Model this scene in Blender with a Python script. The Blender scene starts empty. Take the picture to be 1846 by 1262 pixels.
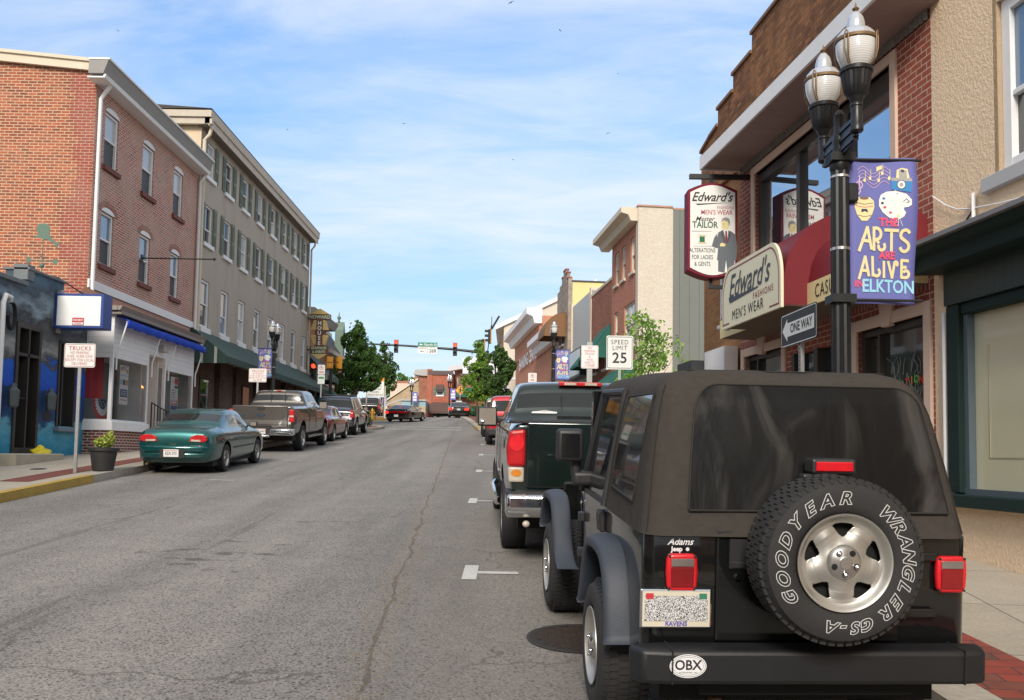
import bpy, bmesh, math, random
from math import sin, cos, tan, pi, radians, sqrt, atan2, atan
from mathutils import Vector, Matrix, noise as mnoise

# ------------------------------------------------------------------ camera, sky, sun, exposure
sc = bpy.context.scene
COL = sc.collection
SL = 0.061                      # the street climbs away from the camera at about six percent
CAMZ = 1.70
PITCH, ROLL = 0.064, 0.0165
cam_d = bpy.data.cameras.new('camera')
cam = bpy.data.objects.new('camera', cam_d)
COL.objects.link(cam)
cp_, sp_, cr_, sr_ = cos(PITCH), sin(PITCH), cos(ROLL), sin(ROLL)
# axes of a camera pitched up and rolled
fwd = Vector((0, cp_, sp_)); up0 = Vector((0, -sp_, cp_)); r0 = Vector((1, 0, 0))
rgt = r0 * cr_ + up0 * sr_
upv = up0 * cr_ - r0 * sr_
M = Matrix((( rgt.x, upv.x, -fwd.x, 0), (rgt.y, upv.y, -fwd.y, 0), (rgt.z, upv.z, -fwd.z, CAMZ), (0, 0, 0, 1)))
cam.matrix_world = M
cam_d.sensor_width = 36.0
cam_d.lens = 36.0 * 1600 / 1846
cam_d.shift_y = 86.4 / 1846
cam_d.clip_start = 0.1
cam_d.clip_end = 5000
sc.camera = cam
sc.view_settings.view_transform = 'Standard'
sc.view_settings.look = 'None'
sc.view_settings.exposure = 0.64
sc.view_settings.gamma = 1.0
sc.render.film_transparent = False
sc.cycles.max_bounces = 8
sc.cycles.use_denoising = True

SUN_EL, SUN_AZ = radians(32), radians(188)     # azimuth: clockwise from +Y (the way the camera looks)
world = bpy.data.worlds.new('World'); sc.world = world; world.use_nodes = True
wn = world.node_tree; wn.nodes.clear()
def wnode(t, **k):
    n = wn.nodes.new(t)
    for a, b in k.items(): setattr(n, a, b)
    return n
out = wnode('ShaderNodeOutputWorld'); bg = wnode('ShaderNodeBackground')
sky = wnode('ShaderNodeTexSky', sky_type='NISHITA', sun_disc=False, sun_elevation=SUN_EL, sun_rotation=SUN_AZ, air_density=1.0, dust_density=1.0, ozone_density=1.5)
tc = wnode('ShaderNodeTexCoord'); sep = wnode('ShaderNodeSeparateXYZ')
wn.links.new(tc.outputs['Generated'], sep.inputs[0])
# flat cloud layer: direction divided by its height
def wmath(op, a, b=None):
    n = wnode('ShaderNodeMath', operation=op)
    for i, v in enumerate((a, b)):
        if v is None: continue
        if isinstance(v, (int, float)): n.inputs[i].default_value = v
        else: wn.links.new(v, n.inputs[i])
    return n.outputs[0]
zc = wmath('ADD', wmath('MAXIMUM', sep.outputs['Z'], 0.0), 0.16)
px_ = wmath('DIVIDE', sep.outputs['X'], zc); py_ = wmath('DIVIDE', sep.outputs['Y'], zc)
cmb = wnode('ShaderNodeCombineXYZ'); wn.links.new(px_, cmb.inputs[0]); wn.links.new(py_, cmb.inputs[1])
mp = wnode('ShaderNodeMapping'); mp.inputs['Rotation'].default_value = (0, 0, radians(28)); mp.inputs['Scale'].default_value = (0.55, 1.25, 1); mp.inputs['Location'].default_value = (3.1, 0.6, 0)
wn.links.new(cmb.outputs[0], mp.inputs[0])
n1 = wnode('ShaderNodeTexNoise'); n1.inputs['Scale'].default_value = 0.75; n1.inputs['Detail'].default_value = 7; n1.inputs['Roughness'].default_value = 0.55; n1.inputs['Distortion'].default_value = 0.5
wn.links.new(mp.outputs[0], n1.inputs['Vector'])
n2 = wnode('ShaderNodeTexNoise'); n2.inputs['Scale'].default_value = 3.2; n2.inputs['Detail'].default_value = 8; n2.inputs['Roughness'].default_value = 0.6; n2.inputs['Distortion'].default_value = 0.8
wn.links.new(mp.outputs[0], n2.inputs['Vector'])
ns = wmath('ADD', wmath('MULTIPLY', n1.outputs['Fac'], 0.72), wmath('MULTIPLY', n2.outputs['Fac'], 0.28))
mr = wnode('ShaderNodeMapRange', interpolation_type='SMOOTHSTEP'); mr.inputs['From Min'].default_value = 0.38; mr.inputs['From Max'].default_value = 0.66
wn.links.new(ns, mr.inputs[0])
# more veil toward the horizon
hz = wnode('ShaderNodeMapRange', interpolation_type='SMOOTHSTEP'); hz.inputs['From Min'].default_value = 0.36; hz.inputs['From Max'].default_value = 0.0; hz.inputs['To Min'].default_value = 0.0; hz.inputs['To Max'].default_value = 0.42
wn.links.new(sep.outputs['Z'], hz.inputs[0])
# unseen cloud veil added behind the camera and overhead to whiten the light
bk = wnode('ShaderNodeMapRange', interpolation_type='SMOOTHSTEP'); bk.inputs['From Min'].default_value = 0.55; bk.inputs['From Max'].default_value = -0.15
wn.links.new(sep.outputs['Y'], bk.inputs[0])
zen = wnode('ShaderNodeMapRange', interpolation_type='SMOOTHSTEP'); zen.inputs['From Min'].default_value = 0.55; zen.inputs['From Max'].default_value = 0.85
wn.links.new(sep.outputs['Z'], zen.inputs[0])
veil = wmath('MAXIMUM', bk.outputs[0], wmath('MULTIPLY', zen.outputs[0], 0.8))
cl = wmath('MINIMUM', wmath('ADD', wmath('MULTIPLY', mr.outputs[0], 0.80), hz.outputs[0]), 1.0)
CLOUD = wnode('ShaderNodeMix', data_type='RGBA')
SKYSCALE = wnode('ShaderNodeMix', data_type='RGBA', blend_type='MULTIPLY'); SKYSCALE.inputs[0].default_value = 1.0
SKYSCALE.inputs[7].default_value = (0.84, 1.06, 1.22, 1)
dim = wnode('ShaderNodeMapRange', interpolation_type='SMOOTHSTEP'); dim.inputs['From Min'].default_value = 0.0; dim.inputs['From Max'].default_value = 0.5; dim.inputs['To Min'].default_value = 0.50; dim.inputs['To Max'].default_value = 1.0
wn.links.new(sep.outputs['Z'], dim.inputs[0])
sd_ = wnode('ShaderNodeVectorMath', operation='SCALE'); wn.links.new(sky.outputs[0], sd_.inputs[0]); wn.links.new(dim.outputs[0], sd_.inputs['Scale'])
wn.links.new(sd_.outputs[0], SKYSCALE.inputs[6])
wn.links.new(cl, CLOUD.inputs[0]); wn.links.new(SKYSCALE.outputs[2], CLOUD.inputs[6]); CLOUD.inputs[7].default_value = (4.2, 4.45, 4.75, 1)
VEIL = wnode('ShaderNodeMix', data_type='RGBA'); wn.links.new(veil, VEIL.inputs[0]); wn.links.new(CLOUD.outputs[2], VEIL.inputs[6])
gr_ = wnode('ShaderNodeMix', data_type='RGBA'); wn.links.new(mr.outputs[0], gr_.inputs[0]); gr_.inputs[6].default_value = (3.3, 3.45, 3.6, 1); gr_.inputs[7].default_value = (4.5, 4.6, 4.7, 1)
wn.links.new(gr_.outputs[2], VEIL.inputs[7])
wn.links.new(VEIL.outputs[2], bg.inputs[0]); bg.inputs[1].default_value = 0.14
wn.links.new(bg.outputs[0], out.inputs[0])

sun_d = bpy.data.lights.new('sun', 'SUN'); sun_d.energy = 2.4; sun_d.angle = radians(16); sun_d.color = (1.0, 0.91, 0.80)
sun = bpy.data.objects.new('sun', sun_d); COL.objects.link(sun)
sdir = Vector((sin(SUN_AZ) * cos(SUN_EL), cos(SUN_AZ) * cos(SUN_EL), sin(SUN_EL)))
sun.rotation_euler = sdir.to_track_quat('Z', 'Y').to_euler(); sun.location = (0, -20, 30)

# ------------------------------------------------------------------ materials
MATS = {}
def nodes_of(name):
    m = bpy.data.materials.new(name); m.use_nodes = True
    nt = m.node_tree; b = nt.nodes['Principled BSDF']
    return m, nt, b
def N(nt, t, ins=None, **k):
    n = nt.nodes.new(t)
    for a, b in k.items(): setattr(n, a, b)
    for a, b in (ins or {}).items():
        if hasattr(b, 'is_linked') or isinstance(b, bpy.types.NodeSocket): nt.links.new(b, n.inputs[a])
        else: n.inputs[a].default_value = b
    return n
def c4(c): return (c[0], c[1], c[2], 1.0)
def mul(c, k): return tuple(min(1, x * k) for x in c)
def mixc(nt, fac, a, b, mode='MIX'):
    n = nt.nodes.new('ShaderNodeMix'); n.data_type = 'RGBA'; n.blend_type = mode
    for i, v in ((0, fac), (6, a), (7, b)):
        if isinstance(v, bpy.types.NodeSocket): nt.links.new(v, n.inputs[i])
        else: n.inputs[i].default_value = v if i == 0 else c4(v)
    return n.outputs[2]
def coords(nt, kind='Object'):
    t = nt.nodes.new('ShaderNodeTexCoord'); return t.outputs[kind]
def ramp(nt, fac, stops):
    n = nt.nodes.new('ShaderNodeValToRGB'); nt.links.new(fac, n.inputs[0])
    e = n.color_ramp.elements
    while len(e) < len(stops): e.new(0.5)
    for i, (p, c) in enumerate(stops):
        e[i].position = p; e[i].color = c4(c) if len(c) == 3 else c
    return n.outputs[0]
def bump(nt, b, h, strength=0.3, dist=0.01):
    n = N(nt, 'ShaderNodeBump', {'Height': h, 'Strength': strength, 'Distance': dist})
    nt.links.new(n.outputs[0], b.inputs['Normal'])
def plain(name, col, rough=0.6, metal=0.0, var=0.12, scale=6.0, bmp=0.0, coat=0.0, spec=0.5, fine=0.0, uv=False, sheen=0.0):
    """paint, plastic, plaster: one base colour with soft blotches, dirt and a little relief"""
    if name in MATS: return MATS[name]
    m, nt, b = nodes_of(name)
    co = coords(nt, 'UV' if uv else 'Object')
    n = N(nt, 'ShaderNodeTexNoise', {'Vector': co, 'Scale': scale, 'Detail': 6.0, 'Roughness': 0.6})
    cc = mixc(nt, n.outputs['Fac'], mul(col, 1 - var), mul(col, 1 + var))
    if fine:
        n3 = N(nt, 'ShaderNodeTexNoise', {'Vector': co, 'Scale': scale * 14, 'Detail': 3.0})
        cc = mixc(nt, fine, cc, n3.outputs['Fac'], 'SOFT_LIGHT')
    nt.links.new(cc, b.inputs['Base Color'])
    r = N(nt, 'ShaderNodeMapRange', {0: n.outputs['Fac'], 'To Min': max(0.02, rough - 0.08), 'To Max': min(1, rough + 0.08)})
    nt.links.new(r.outputs[0], b.inputs['Roughness'])
    b.inputs['Metallic'].default_value = metal
    b.inputs['Coat Weight'].default_value = coat; b.inputs['Coat Roughness'].default_value = 0.04
    b.inputs['Specular IOR Level'].default_value = spec
    if sheen: b.inputs['Sheen Weight'].default_value = sheen
    if bmp:
        n2 = N(nt, 'ShaderNodeTexNoise', {'Vector': co, 'Scale': scale * 8, 'Detail': 5.0})
        bump(nt, b, n2.outputs['Fac'], bmp, 0.01)
    MATS[name] = m; return m
def brick(name, c1, c2, mortar, bw=0.215, bh=0.075, msize=0.011, stain=0.25, stainc=(0.5, 0.45, 0.38), bias=0.0, bmp=0.5, scale_n=0.9, wash=0.0, washc=(0.7, 0.65, 0.6)):
    m, nt, b = nodes_of(name)
    uv = coords(nt, 'UV')
    wob = N(nt, 'ShaderNodeTexNoise', {'Vector': uv, 'Scale': 3.0, 'Detail': 3.0})
    wv = N(nt, 'ShaderNodeVectorMath', {0: wob.outputs['Color'], 1: (0.5, 0.5, 0.5)}, operation='SUBTRACT')
    ws = N(nt, 'ShaderNodeVectorMath', {0: wv.outputs[0]}, operation='SCALE'); ws.inputs['Scale'].default_value = 0.012
    va = N(nt, 'ShaderNodeVectorMath', {0: uv, 1: ws.outputs[0]}, operation='ADD')
    br = N(nt, 'ShaderNodeTexBrick', {'Vector': va.outputs[0], 'Color1': c4(c1), 'Color2': c4(c2), 'Mortar': c4(mortar), 'Scale': 1.0, 'Mortar Size': msize, 'Mortar Smooth': 0.15, 'Bias': bias, 'Brick Width': bw, 'Row Height': bh})
    n1 = N(nt, 'ShaderNodeTexNoise', {'Vector': uv, 'Scale': scale_n, 'Detail': 7.0, 'Roughness': 0.65})
    st = N(nt, 'ShaderNodeMapRange', {0: n1.outputs['Fac'], 'From Min': 0.43, 'From Max': 0.62, 'To Max': stain})
    c = mixc(nt, st.outputs[0], br.outputs['Color'], stainc)
    n4 = N(nt, 'ShaderNodeTexNoise', {'Vector': uv, 'Scale': 11.0, 'Detail': 4.0})
    c = mixc(nt, 0.5, c, mixc(nt, n4.outputs['Fac'], (0.25, 0.25, 0.25), (0.78, 0.78, 0.78)), 'OVERLAY')
    if wash:
        mpn = N(nt, 'ShaderNodeMapping', {'Vector': uv, 'Scale': (1.6, 0.35, 1)})
        n5 = N(nt, 'ShaderNodeTexNoise', {'Vector': mpn.outputs[0], 'Scale': 1.6, 'Detail': 6.0})
        f = N(nt, 'ShaderNodeMapRange', {0: n5.outputs['Fac'], 'From Min': 0.44, 'From Max': 0.62, 'To Max': wash})
        c = mixc(nt, f.outputs[0], c, washc)
    nt.links.new(c, b.inputs['Base Color'])
    b.inputs['Roughness'].default_value = 0.88; b.inputs['Specular IOR Level'].default_value = 0.25
    inv = N(nt, 'ShaderNodeMath', {0: 1.0, 1: br.outputs['Fac']}, operation='SUBTRACT')
    ad = N(nt, 'ShaderNodeMath', {0: inv.outputs[0], 1: n4.outputs['Fac']}, operation='ADD')
    bump(nt, b, ad.outputs[0], bmp, 0.012)
    MATS[name] = m; return m
def boards(name, col, pitch=0.12, vert=False, rough=0.55, dark=0.45, gap=0.08, var=0.08):
    """siding, planks, metal seams: a dark joint every pitch metres"""
    m, nt, b = nodes_of(name)
    uv = coords(nt, 'UV'); s = N(nt, 'ShaderNodeSeparateXYZ', {0: uv})
    d = N(nt, 'ShaderNodeMath', {0: s.outputs[0 if vert else 1], 1: pitch}, operation='DIVIDE')
    fr = N(nt, 'ShaderNodeMath', {0: d.outputs[0]}, operation='FRACT')
    lt = N(nt, 'ShaderNodeMapRange', {0: fr.outputs[0], 'From Min': 0.0, 'From Max': gap, 'To Min': 1.0, 'To Max': 0.0}); lt.clamp = True
    n = N(nt, 'ShaderNodeTexNoise', {'Vector': uv, 'Scale': 3.0, 'Detail': 6.0})
    c = mixc(nt, n.outputs['Fac'], mul(col, 1 - var), mul(col, 1 + var))
    c = mixc(nt, lt.outputs[0], c, mul(col, dark))
    nt.links.new(c, b.inputs['Base Color']); b.inputs['Roughness'].default_value = rough
    bump(nt, b, fr.outputs[0], 0.5, 0.012)
    MATS[name] = m; return m
def stripes(name, ca, cb, pitch=0.2, rough=0.8, share=0.35):
    m, nt, b = nodes_of(name)
    uv = coords(nt, 'UV'); s = N(nt, 'ShaderNodeSeparateXYZ', {0: uv})
    d = N(nt, 'ShaderNodeMath', {0: s.outputs[0], 1: pitch}, operation='DIVIDE')
    fr = N(nt, 'ShaderNodeMath', {0: d.outputs[0]}, operation='FRACT')
    g = N(nt, 'ShaderNodeMath', {0: fr.outputs[0], 1: share}, operation='LESS_THAN')
    n = N(nt, 'ShaderNodeTexNoise', {'Vector': uv, 'Scale': 2.0, 'Detail': 5.0})
    c = mixc(nt, g.outputs[0], ca, cb); c = mixc(nt, 0.25, c, n.outputs['Fac'], 'SOFT_LIGHT')
    nt.links.new(c, b.inputs['Base Color']); b.inputs['Roughness'].default_value = rough
    MATS[name] = m; return m
def glass(name, col=(0.02, 0.024, 0.026), rough=0.04, spec=0.9, wob=0.02):
    m, nt, b = nodes_of(name)
    co = coords(nt)
    n = N(nt, 'ShaderNodeTexNoise', {'Vector': co, 'Scale': 0.9, 'Detail': 2.0})
    nt.links.new(mixc(nt, n.outputs['Fac'], mul(col, 0.6), mul(col, 1.5)), b.inputs['Base Color'])
    b.inputs['Roughness'].default_value = rough; b.inputs['Specular IOR Level'].default_value = spec; b.inputs['Coat Weight'].default_value = 0.6
    b.inputs['Coat Roughness'].default_value = 0.02
    bump(nt, b, n.outputs['Fac'], wob, 0.05)
    MATS[name] = m; return m
def emit(name, col, strength):
    m, nt, b = nodes_of(name)
    b.inputs['Base Color'].default_value = c4(col); b.inputs['Emission Color'].default_value = c4(col); b.inputs['Emission Strength'].default_value = strength
    MATS[name] = m; return m
def lens(name, col, rough=0.15, em=0.0):
    m, nt, b = nodes_of(name)
    co = coords(nt)
    v = N(nt, 'ShaderNodeTexVoronoi', {'Vector': co, 'Scale': 90.0})
    n = N(nt, 'ShaderNodeTexNoise', {'Vector': co, 'Scale': 9.0})
    nt.links.new(mixc(nt, n.outputs['Fac'], mul(col, 0.55), mul(col, 1.4)), b.inputs['Base Color'])
    b.inputs['Roughness'].default_value = rough; b.inputs['Coat Weight'].default_value = 0.35
    bump(nt, b, v.outputs['Distance'], 0.25, 0.002)
    MATS[name] = m; return m

# ------------------------------------------------------------------ mesh builder
_tcache = {}
def text_geo(s, size, align='CENTER', shear=0.0, offset=0.0, space=1.0, xs=1.0):
    key = (s, size, align, shear, offset, space, xs)
    if key in _tcache: return _tcache[key]
    cu = bpy.data.curves.new('t', 'FONT'); cu.body = s; cu.size = size; cu.align_x = align; cu.align_y = 'CENTER'
    cu.shear = shear; cu.offset = offset; cu.space_character = space; cu.resolution_u = 3
    ob = bpy.data.objects.new('t', cu); COL.objects.link(ob)
    dg = bpy.context.evaluated_depsgraph_get(); ev = ob.evaluated_get(dg); me = ev.to_mesh()
    v = [(p.co.x * xs, p.co.y) for p in me.vertices]; f = [tuple(p.vertices) for p in me.polygons]
    ev.to_mesh_clear(); bpy.data.objects.remove(ob); bpy.data.curves.remove(cu)
    _tcache[key] = (v, f); return v, f
class MB:
    def __init__(s, off=(0, 0, 0)):
        s.v = []; s.f = []; s.m = []; s.off = off
    def add(s, vs, fs, m=0, T=None):
        b = len(s.v)
        for p in vs:
            p = Vector(p)
            if T is not None: p = T @ p
            s.v.append(p)
        for i, f in enumerate(fs):
            s.f.append([b + k for k in f]); s.m.append(m)
    def box(s, x0, x1, y0, y1, z0, z1, m=0, T=None):
        if x0 > x1: x0, x1 = x1, x0
        if y0 > y1: y0, y1 = y1, y0
        if z0 > z1: z0, z1 = z1, z0
        s.add([(x0,y0,z0),(x1,y0,z0),(x1,y1,z0),(x0,y1,z0),(x0,y0,z1),(x1,y0,z1),(x1,y1,z1),(x0,y1,z1)],
              [(0,3,2,1),(4,5,6,7),(0,1,5,4),(1,2,6,5),(2,3,7,6),(3,0,4,7)], m, T)
    def quad(s, a, b, c, d, m=0): s.add([a, b, c, d], [(0, 1, 2, 3)], m)
    def prism(s, pts, a, b, ax='y', m=0, T=None):
        """pts: outline in the two other axes, swept from a to b along ax"""
        n = len(pts)
        def P(u, w, t): return {'x': (t, u, w), 'y': (u, t, w), 'z': (u, w, t)}[ax]
        vs = [P(u, w, a) for u, w in pts] + [P(u, w, b) for u, w in pts]
        ar = sum(pts[i][0] * pts[(i+1) % n][1] - pts[(i+1) % n][0] * pts[i][1] for i in range(n))
        fl = (ar > 0) ^ (b > a) ^ (ax == 'y')
        F = [tuple(range(n)) if fl else tuple(reversed(range(n))), tuple(reversed(range(n, 2*n))) if fl else tuple(range(n, 2*n))]
        for i in range(n):
            j = (i + 1) % n
            F.append((i, n+i, n+j, j) if fl else (i, j, n+j, n+i))
        s.add(vs, F, m, T)
    def cyl(s, p0, p1, r0, r1=None, n=12, m=0, cap=True):
        if r1 is None: r1 = r0
        p0 = Vector(p0); p1 = Vector(p1); d = (p1 - p0); 
        if d.length < 1e-6: return
        q = d.normalized().to_track_quat('Z', 'Y'); vs = []
        for p, r in ((p0, r0), (p1, r1)):
            for i in range(n):
                a = 2 * pi * i / n; vs.append(p + q @ Vector((cos(a) * r, sin(a) * r, 0)))
        F = [(i, (i+1) % n, n + (i+1) % n, n + i) for i in range(n)]
        if cap: F += [tuple(reversed(range(n))), tuple(range(n, 2*n))]
        s.add(vs, F, m)
    def tube(s, pts, r, n=8, m=0, closed=False):
        pts = [Vector(p) for p in pts]; k = len(pts); rings = []; prev = None
        for i, p in enumerate(pts):
            a = pts[(i-1) % k] if (closed or i > 0) else p; b = pts[(i+1) % k] if (closed or i < k-1) else p
            d = (b - a).normalized()
            if prev is None:
                u = d.orthogonal().normalized()
            else:
                u = (prev - d * prev.dot(d)).normalized()
            prev = u; w = d.cross(u)
            rr = r[i] if isinstance(r, (list, tuple)) else r
            rings.append([p + (u * cos(2*pi*j/n) + w * sin(2*pi*j/n)) * rr for j in range(n)])
        vs = [q for R in rings for q in R]; F = []
        for i in range(k if closed else k-1):
            i2 = (i+1) % k
            for j in range(n):
                j2 = (j+1) % n; F.append((i*n+j, i*n+j2, i2*n+j2, i2*n+j))
        if not closed: F += [tuple(reversed(range(n))), tuple((k-1)*n + j for j in range(n))]
        s.add(vs, F, m)
    def lathe(s, prof, n=24, c=(0, 0, 0), ax='z', m=0, a0=0, a1=2*pi, T=None):
        full = abs(a1 - a0 - 2*pi) < 1e-6; k = n if full else n + 1; vs = []
        for r, h in prof:
            for i in range(k):
                a = a0 + (a1 - a0) * i / n; u, w = r * cos(a), r * sin(a)
                p = {'z': (u, w, h), 'x': (h, u, w), 'y': (w, h, u)}[ax]
                vs.append((p[0] + c[0], p[1] + c[1], p[2] + c[2]))
        F = []
        for j in range(len(prof) - 1):
            for i in range(n):
                i2 = (i + 1) % k if full else i + 1
                F.append((j*k+i, j*k+i2, (j+1)*k+i2, (j+1)*k+i))
        s.add(vs, F, m, T)
    def sphere(s, c, r, n=12, m=0, sz=1.0):
        pr = [(r * sin(pi * i / n), -r * sz * cos(pi * i / n)) for i in range(n + 1)]
        pr[0] = (1e-4, pr[0][1]); pr[-1] = (1e-4, pr[-1][1])
        s.lathe(pr, n + 4, c, 'z', m)
    def text(s, t, size, T, m=0, align='CENTER', shear=0.0, offset=0.0, space=1.0, xs=1.0):
        v, f = text_geo(t, size, align, shear, offset, space, xs)
        s.add([(a, b, 0) for a, b in v], f, m, T)
    def build(s, name, mats, parent=None, smooth=False, bevel=0.0, bseg=1, angle=35, subsurf=0, solid=0):
        me = bpy.data.meshes.new(name)
        o3 = Vector(s.off)
        me.from_pydata([tuple(p + o3) for p in s.v], [], s.f)
        if not isinstance(mats, (list, tuple)): mats = [mats]
        for m in mats: me.materials.append(m)
        uvl = me.uv_layers.new(name='UVMap').data
        for p in me.polygons:
            p.material_index = min(s.m[p.index], len(mats) - 1)
            nx, ny, nz = (abs(x) for x in p.normal)
            for li in p.loop_indices:
                co = s.v[me.loops[li].vertex_index]
                if nz > nx and nz > ny: uvl[li].uv = (co.x, co.y)
                elif nx > ny: uvl[li].uv = (co.y, co.z)
                else: uvl[li].uv = (co.x, co.z)
        if smooth:
            me.polygons.foreach_set('use_smooth', [True] * len(me.polygons))
        me.update()
        if smooth:
            bm = bmesh.new(); bm.from_mesh(me); bmesh.ops.remove_doubles(bm, verts=bm.verts, dist=0.0004); bm.to_mesh(me); bm.free()
        o = bpy.data.objects.new(name, me); COL.objects.link(o)
        if parent is not None: o.parent = parent
        if solid:
            sd = o.modifiers.new('solid', 'SOLIDIFY'); sd.thickness = solid
        if bevel:
            bv = o.modifiers.new('bevel', 'BEVEL'); bv.width = bevel; bv.segments = bseg; bv.limit_method = 'ANGLE'; bv.angle_limit = radians(angle)
        if subsurf:
            ss = o.modifiers.new('sub', 'SUBSURF'); ss.levels = subsurf; ss.render_levels = subsurf
        if smooth and not subsurf:
            me.set_sharp_from_angle(angle=radians(angle))
        return o
def tag(o, label=None, cat=None, group=None, kind=None):
    if label: o['label'] = label
    if cat: o['category'] = cat
    if group: o['group'] = group
    if kind: o['kind'] = kind
    return o
def thing(name, label, cat, loc=(0, 0, 0), rot=(0, 0, 0), group=None):
    o = bpy.data.objects.new(name, None); COL.objects.link(o); o.location = loc; o.rotation_euler = rot; o.empty_display_size = 0.3
    return tag(o, label, cat, group)
def kids(o): return [c for c in bpy.data.objects if c.parent == o]
def copy_tree(o, parent=None):
    c = o.copy(); COL.objects.link(c); c.parent = parent
    for ch in kids(o): copy_tree(ch, c)
    return c
def gz(y):
    if y < 80: return SL * y
    if y > 104: return SL * 80 + 0.024 * 12 + 0.5 * (0.061 - 0.024) * 24 * 0.66 + 0.024 * (min(y, 260) - 92)
    t = (y - 80) / 24.0
    a = SL * 80; b = SL * 80 + 0.024 * 12 + 0.5 * (0.061 - 0.024) * 24 * 0.66 + 0.024 * 12
    h00 = 2*t**3 - 3*t**2 + 1; h10 = t**3 - 2*t**2 + t; h01 = -2*t**3 + 3*t**2; h11 = t**3 - t**2
    return h00*a + h10*24*SL + h01*b + h11*24*0.024
def lerp_tab(tab, y):
    if y <= tab[0][0]: return tab[0][1]
    for (a, u), (b, w) in zip(tab, tab[1:]):
        if y <= b: return u + (w - u) * (y - a) / (b - a)
    return tab[-1][1]
TILT = atan(SL)
RX90 = Matrix.Rotation(radians(90), 4, 'X')     # lays text on a wall that faces -Y
def TW(x, y, z, rz=0.0): return Matrix.Translation((x, y, z)) @ Matrix.Rotation(rz, 4, 'Z') @ RX90
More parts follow.
